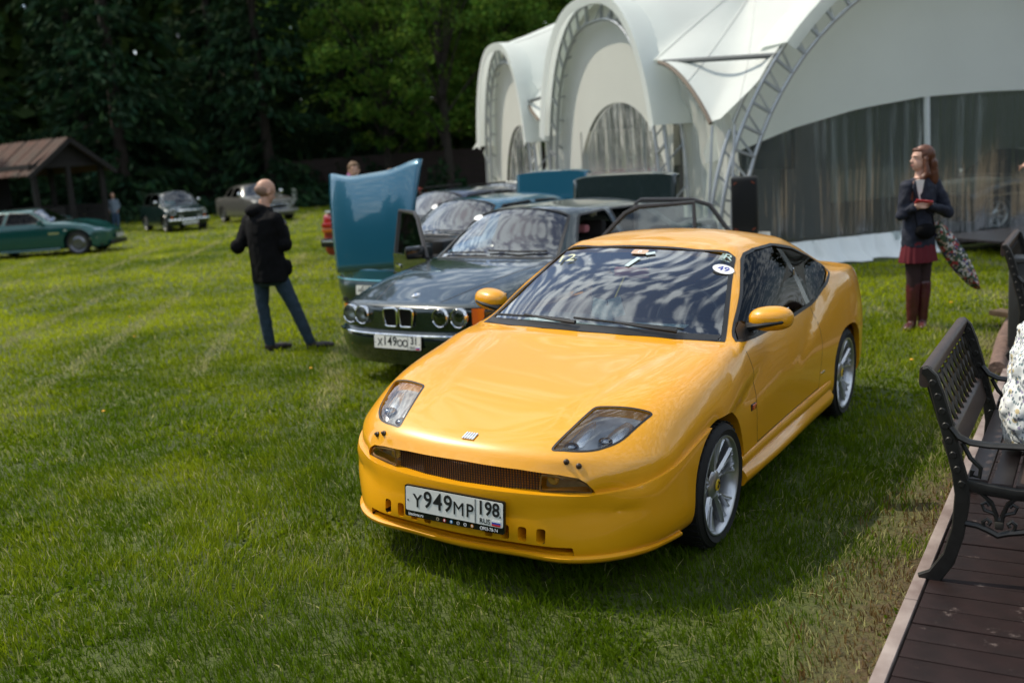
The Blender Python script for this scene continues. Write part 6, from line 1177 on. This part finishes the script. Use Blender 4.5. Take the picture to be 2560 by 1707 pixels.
def woman():
    o = empty('person', (3.86, 9.66, 0), label='woman with long auburn hair in a dark blazer, red skirt and burgundy boots', cat='person'); sd = (.93, .37); face = (-.96, -.12)
    b = MB(); at, M = head_shape(b, (.045, 0, 1.585), face, 1.0, -.02); b.tube([(.03, .01, 1.38), (.045, .005, 1.52)], [.05, .045], 14); ring_loft(b, [((.02, 0, .80), .15, .105), ((.02, 0, 1.02), .115, .085), ((.03, 0, 1.25), .145, .105), ((.035, 0, 1.37), .12, .08), ((.035, 0, 1.42), .06, .05)], sd)
    limb(b, [(-.04, -.02, .80), (-.035, -.01, .44), (-.04, 0, .09)], [.078, .05, .038]); limb(b, [(.085, .03, .80), (.085, .03, .44), (.07, .04, .09)], [.078, .05, .038])
    limb(b, [(-.10, -.05, 1.36), (-.15, -.07, 1.10), (-.065, -.15, 1.16)], [.044, .036, .026]); limb(b, [(.20, .06, 1.35), (.28, .0, 1.09), (.04, -.14, 1.17)], [.044, .036, .026])
    hand(b, (-.065, -.15, 1.155), (.55, -.2, .35), (-.3, -.5, .7), .92, (.6, .7, .8, .9)); hand(b, (.05, -.14, 1.165), (-.75, -.12, .30), (.2, -.5, .8), .92, (.6, .7, .9, 1), side=-1)
    fuse(b, 'body', mat('skin_fair', (.60, .36, .27), .5), o, .008, 3); face_bits(o, at, M)
    h = MB(); h.ball(at(0, -.028, .040), (.086, .098, .093), 20, 14, M); h.ball(at(0, .020, .082), (.066, .062, .028), 16, 10, M); h.ball(at(0, -.075, -.06), (.078, .05, .12), 16, 10, M); limb(h, [at(.0, -.085, -.05), at(.0, -.10, -.19), at(.0, -.09, -.28)], [.07, .065, .035]); limb(h, [at(-.075, .0, .0), at(-.088, -.01, -.14), (.0 - .075, -.07, 1.34), (-.085, -.10, 1.22)], [.022, .032, .035, .012]); limb(h, [at(.07, -.02, .0), at(.085, -.03, -.14), at(.085, -.05, -.26)], [.025, .035, .02])
    fuse(h, 'hair', hair_m, o, .008, 2, .018)
    b = MB(); ring_loft(b, [((.015, 0, .78), .172, .128), ((.015, 0, .90), .168, .122), ((.02, 0, 1.05), .145, .108), ((.03, 0, 1.22), .162, .118), ((.035, 0, 1.34), .168, .10), ((.035, .0, 1.41), .09, .075)], sd)
    limb(b, [(-.11, -.05, 1.345), (-.165, -.07, 1.09), (-.085, -.14, 1.15)], [.064, .058, .042]); limb(b, [(.195, .06, 1.335), (.29, .0, 1.08), (.075, -.13, 1.155)], [.066, .062, .042]); fuse(b, 'blazer', mat('navy_cloth', (.010, .014, .030), .8, vary=(12, .3, 4)), o, .010, 3, .026)
    MB().prism([(-.045, 1.40), (.045, 1.40), (.02, 1.22), (-.005, 1.17)], -.006, .006, 1).build('blouse', mat('cream_top', (.72, .70, .66), .8), o).matrix_local = Matrix.Translation((-.02, -.118, 0)) @ Matrix.Rotation(.18, 4, 'Z')
    for sx in (-1, 1): MB().prism([(sx * .05, 1.40), (sx * .075, 1.33), (sx * .05, 1.28), (0, 1.165)], -.008, .008, 1).build('lapel', MAT['navy_cloth'], o).matrix_local = Matrix.Translation((-.02, -.128, 0)) @ Matrix.Rotation(.18, 4, 'Z')
    b = MB(); n = 72; sdv = Vector((*sd, 0)).normalized(); fdv = Vector((-sdv.y, sdv.x, 0)); rows = []
    for z, rx, ry, am in ((.83, .16, .12, .0), (.74, .17, .13, .005), (.66, .182, .14, .009), (.635, .184, .142, .009)): rows.append([b.bm.verts.new(Vector((.015, 0, z)) + sdv * math.cos(a) * (rx + am * math.sin(18 * a)) + fdv * math.sin(a) * (ry + am * math.sin(18 * a))) for a in [2 * math.pi * k / n for k in range(n)]])
    for A, B in zip(rows, rows[1:]):
        for j in range(n): b.bm.faces.new((A[j], A[(j + 1) % n], B[(j + 1) % n], B[j]))
    b.build('pleated_skirt', mat('red_skirt', (.11, .003, .010), .8), o, rad(70))
    lea = mat('burgundy_leather', (.085, .016, .018), .35, coat=.2, vary=(9, .3, 3)); tig = mat('dark_tights', (.026, .008, .010), .7)
    b = MB(); limb(b, [(-.04, -.02, .74), (-.036, -.012, .38)], [.082, .060]); limb(b, [(.085, .03, .74), (.085, .03, .38)], [.082, .056]); fuse(b, 'tights', tig, o, .010, 3)
    for nm, K, A, d in (('boot', (-.036, -.012, .42), (-.045, 0, .08), (-.55, -.75)), ('boot', (.085, .03, .42), (.07, .03, .08), (-.35, -.9))): b = MB(); limb(b, [K, (Vector(K) + Vector(A)) / 2, A], [.066, .060, .048]); shoe(b, (A[0], A[1], 0), d, .95); fuse(b, nm, lea, o, .008, 3, .012)
    tag(MB().box((0, 0, 0), (.15, .075, .012), None, .004).build('red_phone', mat('red_case', (.45, .03, .03), .45)), 'red phone case held by the woman in the blazer', 'phone').matrix_world = Matrix.Translation((3.86 - .01, 9.66 - .19, 1.20)) @ Matrix.Rotation(-.5, 4, 'X') @ Matrix.Rotation(.2, 4, 'Y')
    hb = empty('handbag', (3.86 + .02, 9.66 - .16, 0), label='small black shoulder bag hanging in front of the woman', cat='bag'); b = MB(); b.ball((0, 0, .93), (.10, .05, .075), 16, 10); fuse(b, 'bag_body', black_cloth, hb, .01, 3, .015); MB().tube([(-.08, 0, .97), (-.09, .06, 1.2), (-.03, .16, 1.41)], .006, 6).build('strap', black_cloth, hb); MB().tube([(.08, 0, .97), (.05, -.02, 1.08), (.0, .0, 1.12)], .006, 6).build('strap', black_cloth, hb)
    sc = mat('scarf_print', (.30, .24, .17), .8); t = sc.node_tree; vo = t.nodes.new('ShaderNodeTexVoronoi'); vo.inputs['Scale'].default_value = 46; co = t.nodes.new('ShaderNodeTexCoord'); t.links.new(co.outputs['Object'], vo.inputs[0]); rp = t.nodes.new('ShaderNodeValToRGB'); rp.color_ramp.interpolation = 'CONSTANT'; e = rp.color_ramp.elements; e[0].color = (.03, .06, .03, 1); e[1].position = .35; e[1].color = (.32, .03, .03, 1)
    for p, c in ((.5, (.36, .28, .20, 1)), (.68, (.5, .48, .45, 1)), (.82, (.06, .05, .14, 1)), (.92, (.05, .09, .04, 1))): x = e.new(p); x.color = c
    sx_ = t.nodes.new('ShaderNodeSeparateColor'); t.links.new(vo.outputs['Color'], sx_.inputs[0]); t.links.new(sx_.outputs[0], rp.inputs[0]); t.links.new(rp.outputs[0], t.nodes['Principled BSDF'].inputs['Base Color'])
    s = empty('scarf', (3.86, 9.66, 0), label='long flower-printed scarf hanging from the woman\'s arm', cat='scarf'); b = MB(); A, B, C_ = [], [], []
    for k in range(15):
        u = k / 14; c = Vector((.17 + .40 * u ** 1.1, -.02 - .03 * u, 1.0 - .66 * u)); w = .045 + .075 * math.sin(math.pi * min(1, u * 1.05)) ** .7 if u < .95 else .02; nrm = Vector((.85, 0, .5)); A.append(c + nrm * w * .8 + Vector((0, .01, 0))); C_.append(c + Vector((0, -.03 - .02 * math.sin(u * 9), 0))); B.append(c - nrm * w * .8 + Vector((0, .015, 0)))
    b.quadstrip(A, C_); b.quadstrip(C_, B); bmesh.ops.remove_doubles(b.bm, verts=b.bm.verts, dist=.0005); ob = b.build('scarf_cloth', sc, s, rad(80)); q = ob.modifiers.new('s', 'SOLIDIFY'); q.thickness = .012
woman()
def bystander(name_label, loc, top, hair=None, legs=(.02, .02, .03), h=1.7, face=(0, -1), skin=skin_m, hat=None, child=False):
    s = h / 1.72; o = empty('person', loc, label=name_label, cat='person'); b = MB(); at, M = head_shape(b, (0, 0, 1.60 * s), face, s * (1.1 if child else 1)); b.tube([(0, 0, 1.4 * s), (0, 0, 1.55 * s)], [.05 * s] * 2, 10); ring_loft(b, [((0, 0, .85 * s), .14 * s, .1 * s), ((0, 0, 1.35 * s), .15 * s, .1 * s), ((0, 0, 1.43 * s), .07 * s, .06 * s)], (1, 0))
    for x in (-1, 1): limb(b, [(x * .09 * s, 0, .85 * s), (x * .1 * s, .01, .45 * s), (x * .1 * s, 0, .06)], [.07 * s, .05 * s, .04 * s]); limb(b, [(x * .18 * s, 0, 1.36 * s), (x * .24 * s, .02, 1.1 * s), (x * .20 * s, -.10, .9 * s)], [.045 * s, .038 * s, .03 * s]); hand(b, (x * .20 * s, -.11, .89 * s), (0, -.3, -1), (x, 0, 0), .9 * s, (.3, .35, .4, .45))
    fuse(b, 'body', skin, o, .014 * s, 2); b = MB(); ring_loft(b, [((0, 0, .76 * s), .18 * s, .13 * s), ((0, 0, 1.1 * s), .17 * s, .125 * s), ((0, 0, 1.35 * s), .18 * s, .11 * s), ((0, 0, 1.43 * s), .08 * s, .07 * s)], (1, 0))
    for x in (-1, 1): limb(b, [(x * .18 * s, 0, 1.35 * s), (x * .25 * s, .02, 1.09 * s), (x * .21 * s, -.08, .93 * s)], [.062 * s, .055 * s, .045 * s])
    fuse(b, 'jacket', top, o, .016 * s, 3, .02); b = MB()
    for x in (-1, 1): limb(b, [(x * .085 * s, 0, .80 * s), (x * .1 * s, .01, .45 * s), (x * .1 * s, 0, .07)], [.095 * s, .07 * s, .055 * s])
    fuse(b, 'trousers', mat('trousers_%.2f' % legs[2], legs, .8), o, .016 * s, 3)
    for x in (-1, 1): b = MB(); shoe(b, (x * .1 * s, .02, 0), face, s); fuse(b, 'shoe', mat('shoe_dark', (.018, .013, .011), .6), o, .01, 2)
    b = MB(); b.ball(at(0, -.025, .045), [.088 * s, .104 * s, .090 * s], 16, 10, M); fuse(b, hat[0] if hat else 'hair', hat[1] if hat else hair, o, .012, 2, .02); return o
brown_hair = mat('hair_brown', (.16, .085, .035), .7, vary=(40, .5, 4))
bystander('person with curly brown hair standing behind the raised blue bonnet', (-2.16, 15.55, .13), mat('olive_top', (.06, .07, .04), .8), brown_hair, h=1.78, face=(.3, -1))
bystander('shorter brown-haired person just beyond the curly-haired one', (-1.95, 18.6, 0), mat('grey_top', (.1, .1, .1), .8), brown_hair, h=1.74, face=(-.4, -1))
bystander('person in a pink hat and pale top past the edge of the raised bonnet', (-3.42, 24.2, 0), mat('white_top', (.55, .55, .52), .8), None, (.12, .012, .025), 1.66, (1, -.3), hat=('hat', mat('pink_hat', (.38, .13, .28), .8)))
bystander('small figure in grey and pale blue beside the shed', (-14.7, 39.6, 0), mat('greyblue_top', (.16, .20, .25), .8), brown_hair, (.05, .09, .16), 1.35, (.4, -1), child=True)
def pointing():
    o = empty('person', (5.80, 11.25, 0), label='person in black at the frame edge, one hand pointing towards the tent post', cat='person'); b = MB(); at, M = head_shape(b, (.25, 0, 1.70), (-1, -.2)); b.tube([(.24, 0, 1.46), (.25, 0, 1.62)], [.055, .05], 12); ring_loft(b, [((.25, 0, .85), .14, .11), ((.25, 0, 1.38), .17, .11), ((.25, 0, 1.48), .07, .06)], (0, 1))
    for x in (-1, 1): limb(b, [(.25, x * .09, .88), (.25, x * .1, .48), (.25, x * .1, .07)], [.075, .052, .042])
    limb(b, [(.22, -.19, 1.40), (.12, -.26, 1.18), (-.10, -.24, 1.37)], [.05, .042, .03]); limb(b, [(.25, .19, 1.40), (.28, .24, 1.12), (.25, .20, .9)], [.05, .042, .03]); hand(b, (-.115, -.24, 1.375), (-1, .05, .22), (-.1, -.6, .7), 1.15, (.08, .75, .95, 1.1), .5, side=-1); hand(b, (.25, .2, .89), (0, 0, -1), (0, 1, 0))
    fuse(b, 'body', skin_m, o, .009, 2); b = MB(); ring_loft(b, [((.22, 0, .62), .24, .20), ((.22, 0, .95), .20, .165), ((.24, 0, 1.3), .20, .15), ((.25, 0, 1.42), .18, .13), ((.25, 0, 1.49), .08, .08)], (0, 1)); limb(b, [(.22, -.18, 1.385), (.12, -.26, 1.17), (-.05, -.245, 1.33)], [.078, .068, .05]); limb(b, [(.25, .18, 1.385), (.28, .24, 1.12), (.25, .2, .93)], [.078, .065, .05]); fuse(b, 'coat', black_cloth, o, .012, 3, .02)
    b = MB()
    for x in (-1, 1): limb(b, [(.25, x * .085, .85), (.25, x * .1, .48), (.25, x * .1, .07)], [.10, .075, .06])
    fuse(b, 'trousers', black_cloth, o, .014, 3)
    for x in (-1, 1): b = MB(); shoe(b, (.27, x * .1, 0), (-1, 0), 1.05); fuse(b, 'shoe', mat('shoe_dark', (.018, .013, .011), .6), o, .009, 2)
    b = MB(); b.ball(at(0, -.03, .045), (.085, .1, .09), 16, 10, M); fuse(b, 'hair', brown_hair, o, .012, 2)
pointing()

# ------------------------------------------------------------------ benches and the things by the boardwalk
iron = mat('cast_iron', (.022, .022, .021), .42, .3, vary=(30, .4, 4), bump=.2, bdist=.003); iron_edge = mat('iron_edge', (.055, .052, .045), .4, .4); slat_m = mat('bench_slat', (.060, .040, .034), .45, vary=(18, .3, 5), bump=.2, bdist=.002)
def bench(loc, L, label, ang):
    """local x along the bench (away), local y towards the lawn, backrest on the lawn side"""
    o = empty('bench', loc, ang, label=label, cat='bench', group='cast iron benches along the boardwalk'); T = .028
    back = [(-.035, .0), (.02, .0), (.07, .08), (.105, .20), (.125, .34), (.128, .42), (.10, .52), (.062, .68), (.028, .80), (.0, .875), (-.03, .905), (-.05, .90), (-.055, .885), (-.035, .868), (-.02, .82), (.005, .72), (.035, .60), (.066, .47), (.078, .38), (.068, .24), (.035, .12), (-.02, .035), (-.065, .012), (-.06, 0)]
    for x in (0, L):
        e = empty('end_frame', (x, 0, 0)); e.parent = o
        def P(pts, th, nm, m=iron): return MB().prism([(-u, v) for u, v in pts], -th, th, 0).build(nm, m, e, rad(30))
        P(back, T * .55, 'back_leg'); MB().tube([(0, -u, v) for u, v in back[:12]], .0065, 6).build('leg_edge', iron_edge, e); MB().tube([(0, -u, v) for u, v in back[12:]], .0065, 6).build('leg_edge', iron_edge, e)
        for k, (u, v) in enumerate(((-.012, .845), (.008, .79), (.025, .73), (.038, .67), (.052, .61), (.067, .55), (.083, .49), (.10, .43))): MB().lathe([(T * .45, .017), (T * .72, .012), (T * .72, .004)], 10, Matrix.Translation((0, -u, v)), cap=True).build('rosette', iron, e); MB().lathe([(T * .45, .017), (T * .72, .012), (T * .72, .004)], 10, Matrix.Translation((0, -u, v)) @ Matrix.Diagonal((-1, 1, 1, 1)), cap=True).build('rosette', iron, e)
        MB().tube([(0, -u, v) for u, v in ((.085, .44), (.13, .425), (.20, .412), (.30, .402), (.40, .405), (.47, .42), (.50, .43))], .022, 8, flat=(.7, 1.2)).build('seat_rail', iron, e)
        for k in range(9): u = .14 + .04 * k; MB().lathe([(T * .5, .014), (T * .75, .009), (T * .75, .003)], 8, Matrix.Translation((0, -u, .425 - .35 * u * (.5 - u) * .6)), cap=True).build('rosette', iron, e)
        MB().tube([(0, -u, v) for u, v in ((.055, .665), (.085, .625), (.13, .603), (.20, .597), (.32, .600), (.42, .605), (.49, .60), (.515, .57), (.50, .545), (.48, .55))], .0165, 8, flat=(1.5, .8)).build('armrest', iron, e)
        MB().tube([(0, -u, v) for u, v in ((.10, .60), (.13, .54), (.17, .50), (.165, .46), (.135, .465), (.14, .49))], .010, 6).build('arm_scroll', iron, e); MB().tube([(0, -u, v) for u, v in ((.46, .60), (.47, .52), (.48, .43))], .014, 6).build('arm_post', iron, e)
        MB().tube([(0, -u, v) for u, v in ((.49, .42), (.475, .30), (.47, .18), (.50, .07), (.54, .01), (.56, .0))], [.024, .022, .02, .02, .022, .02], 8).build('front_leg', iron, e)
        MB().tube([(0, -u, v) for u, v in ((.10, .262), (.16, .255), (.20, .24), (.235, .222), (.27, .235), (.33, .248), (.42, .25), (.47, .25))], .013, 6).build('stretcher', iron, e)
        for sc in (-1, 1):
            MB().tube([(0, -(.24 + sc * u), v) for u, v in ((.0, .225), (.03, .235), (.055, .25), (.06, .275), (.045, .288), (.032, .276), (.04, .262))], .0085, 6).build('scroll', iron, e); MB().tube([(0, -(.24 + sc * u), v) for u, v in ((.0, .285), (.022, .315), (.055, .325), (.065, .350), (.048, .360), (.038, .345))], .0075, 6).build('scroll', iron, e); MB().tube([(0, -(.24 + sc * u), v) for u, v in ((.006, .25), (.012, .31), (.03, .36), (.07, .395), (.10, .405))], .009, 6).build('scroll', iron, e)
        MB().box((0, -.24, .268), (.026, .034, .03), None, .006).build('scroll_knot', iron_edge, e)
    # top rail, lower rail, seat slats
    MB().prism(round_poly([(.035, .815), (.068, .822), (.066, .902), (.030, .912), (.012, .895)], .015, 3), .012, L - .012, 0).build('top_rail', slat_m, o)
    MB().prism(round_poly([(-.082, .50), (-.052, .505), (-.020, .60), (-.030, .615), (-.055, .60)], .008, 2), .012, L - .012, 0).build('lower_rail', slat_m, o)
    def bk(v): return -float(np.interp(v, [.60, .82], [.038, -.030]))   # centre plane of the back
    lat = empty('lattice'); lat.parent = o
    for u in (0.03, L - .03): MB().bar((u, bk(.60), .60), (u, bk(.83), .83), .02, .022).build('lattice_stile', iron, lat)
    n = 11; H = .215; sp_ = (L - .06) / n
    for d in (-1, 1):
        for k in range(-4, n + 5):
            x0 = .03 + k * sp_; x1 = x0 + d * sp_ * 1.5; t0, t1 = 0., 1.
            for lim in (.03, L - .03):
                if (x0 - lim) * (x1 - lim) < 0:
                    t = (lim - x0) / (x1 - x0)
                    if (x0 < .03 and lim == .03) or (x0 > L - .03 and lim != .03): t0 = t
                    else: t1 = t
            if max(x0, x1) < .035 or min(x0, x1) > L - .035 or (x0 <= .03 and x1 <= .03) or (x0 >= L - .03 and x1 >= L - .03): continue
            a, c = x0 + (x1 - x0) * t0, x0 + (x1 - x0) * t1; za, zb = .605 + H * t0, .605 + H * t1; MB().bar((a, bk(za) + d * .003, za), (c, bk(zb) + d * .003, zb), .008, .016).build('lattice_bar', iron, lat)
    for k, (u, v) in enumerate(((.155, .437), (.245, .426), (.335, .425), (.425, .436))): MB().box((L / 2, -u, v), (L - .03, .078, .022), None, .005).build('seat_slat', slat_m, o)
    return o
ANG = math.atan2(DK_D.y, DK_D.x)
bench((1.70, 4.05, .05), 1.16, 'near cast iron bench with a lattice back and brown top rail', ANG)
bench((3.86, 7.86, .05), 1.16, 'farther iron bench at the frame edge behind the grey post', ANG)
def seated():
    c = Vector((1.70, 4.05, 0)) + Vector((*DK_D, 0)) * .52 + Vector((*DK_N, 0)) * .40; o = empty('person', (c.x, c.y, 0), label='seated person in a white flower-sprigged blouse, cut off by the frame', cat='person'); f = Vector((*DK_N, 0)); s = Vector((*DK_D, 0))
    def q(a, b_, z): return f * a + s * b_ + Vector((0, 0, z))
    b = MB(); at, M = head_shape(b, q(.06, 0, 1.36), DK_N); b.tube([q(.02, 0, 1.12), q(.05, 0, 1.30)], [.052, .048], 12); ring_loft(b, [(q(-.02, 0, .52), .16, .12), (q(.0, 0, .8), .14, .11), (q(.02, 0, 1.06), .16, .11), (q(.02, 0, 1.15), .07, .06)], s)
    for x in (-1, 1): limb(b, [q(.02, x * .09, .55), q(.42, x * .10, .54), q(.46, x * .1, .12)], [.08, .06, .045]); limb(b, [q(.02, x * .2, 1.06), q(.02, x * .26, .80), q(.25, x * .18, .66)], [.05, .042, .03]); hand(b, q(.25, x * .18, .66), f, (0, 0, 1), 1, (.4, .4, .5, .5))
    fuse(b, 'body', skin_m, o, .010, 2); fl = mat('floral_cloth', (.70, .72, .70), .8); t = fl.node_tree; co = t.nodes.new('ShaderNodeTexCoord'); prev = None; B = t.nodes['Principled BSDF']; col = (.70, .72, .70, 1)
    for k, (sc, c0, th, seed) in enumerate(((22, (.55, .42, .16, 1), .26, 0), (52, (.035, .06, .10, 1), .30, 3), (75, (.05, .12, .14, 1), .32, 7), (30, (.22, .18, .34, 1), .20, 11))):
        mp_ = t.nodes.new('ShaderNodeMapping'); mp_.inputs['Location'].default_value = (seed, seed * .7, 0); mp_.inputs['Scale'].default_value = (1, 1, .55 if k in (1, 2) else 1); mp_.inputs['Rotation'].default_value = (.4 * k, .7 * k, .3); vo = t.nodes.new('ShaderNodeTexVoronoi'); vo.inputs['Scale'].default_value = sc; t.links.new(co.outputs['Object'], mp_.inputs[0]); t.links.new(mp_.outputs[0], vo.inputs[0])
        lt = t.nodes.new('ShaderNodeMath'); lt.operation = 'LESS_THAN'; lt.inputs[1].default_value = th; t.links.new(vo.outputs['Distance'], lt.inputs[0]); mi = t.nodes.new('ShaderNodeMix'); mi.data_type = 'RGBA'; mi.inputs['B'].default_value = c0; mi.inputs['A'].default_value = col
        if prev: t.links.new(prev, mi.inputs['A'])
        sc_ = t.nodes.new('ShaderNodeMath'); sc_.operation = 'MULTIPLY'; sc_.inputs[1].default_value = .8; t.links.new(lt.outputs[0], sc_.inputs[0]); t.links.new(sc_.outputs[0], mi.inputs['Factor']); prev = mi.outputs['Result']
    t.links.new(prev, B.inputs['Base Color'])
    b = MB(); ring_loft(b, [(q(-.02, 0, .53), .22, .17), (q(-.02, 0, .66), .24, .185), (q(-.01, 0, .86), .20, .16), (q(.01, 0, 1.04), .20, .145), (q(.02, 0, 1.14), .09, .08)], s)
    for x in (-1, 1): limb(b, [q(.01, x * .19, 1.05), q(-.02, x * .27, .90), q(-.02, x * .29, .76), q(.14, x * .23, .66)], [.09, .125, .125, .06])
    b.ball(q(-.06, -.28, .74), (.12, .12, .17), 14, 10); fuse(b, 'blouse', fl, o, .010, 3, .05); b = MB()
    for x in (-1, 1): limb(b, [q(.0, x * .09, .56), q(.43, x * .10, .545), q(.46, x * .1, .10)], [.10, .082, .07])
    fuse(b, 'trousers', mat('pale_trousers', (.3, .28, .25), .8), o, .012, 3)
    for x in (-1, 1): b = MB(); shoe(b, q(.45, x * .1, .05), DK_N, 1); fuse(b, 'shoe', mat('shoe_dark', (.018, .013, .011), .6), o, .009, 2)
    b = MB(); b.ball(at(0, -.03, .045), (.088, .105, .092), 16, 10, M); fuse(b, 'hair', brown_hair, o, .012, 2)
seated()
gp = empty('litter_bin', (4.16, 8.22, .05), ANG, label='grey metal litter bin post beside the farther bench', cat='bin'); MB().box((0, 0, .36), (.22, .22, .72), None, .02).build('bin_body', mat('bin_grey', (.06, .062, .06), .5, .3), gp); MB().box((0, 0, .74), (.25, .25, .04), None, .012).build('bin_lid', mat('bin_lid', (.10, .10, .095), .5, .3), gp)
lg = tag(MB().tube([(3.66, 7.62, .04), (4.2, 8.62, .045), (4.84, 9.72, .05)], [.065, .07, .06], 10).build('log_edging', mat('log_bark', (.22, .14, .11), .9, vary=(22, .5, 5), bump=.8, bdist=.02)), 'rough reddish log lying along the boardwalk edge', 'log')
sg = tag(MB().box((4.62, 9.42, .12), (.16, .3, .05), Matrix.Rotation(.4, 3, 'Z'), .01).build('wood_offcut', mat('fresh_wood', (.34, .2, .1), .8, vary=(10, .3, 4))), 'short pale timber offcut on the log edging', 'timber')
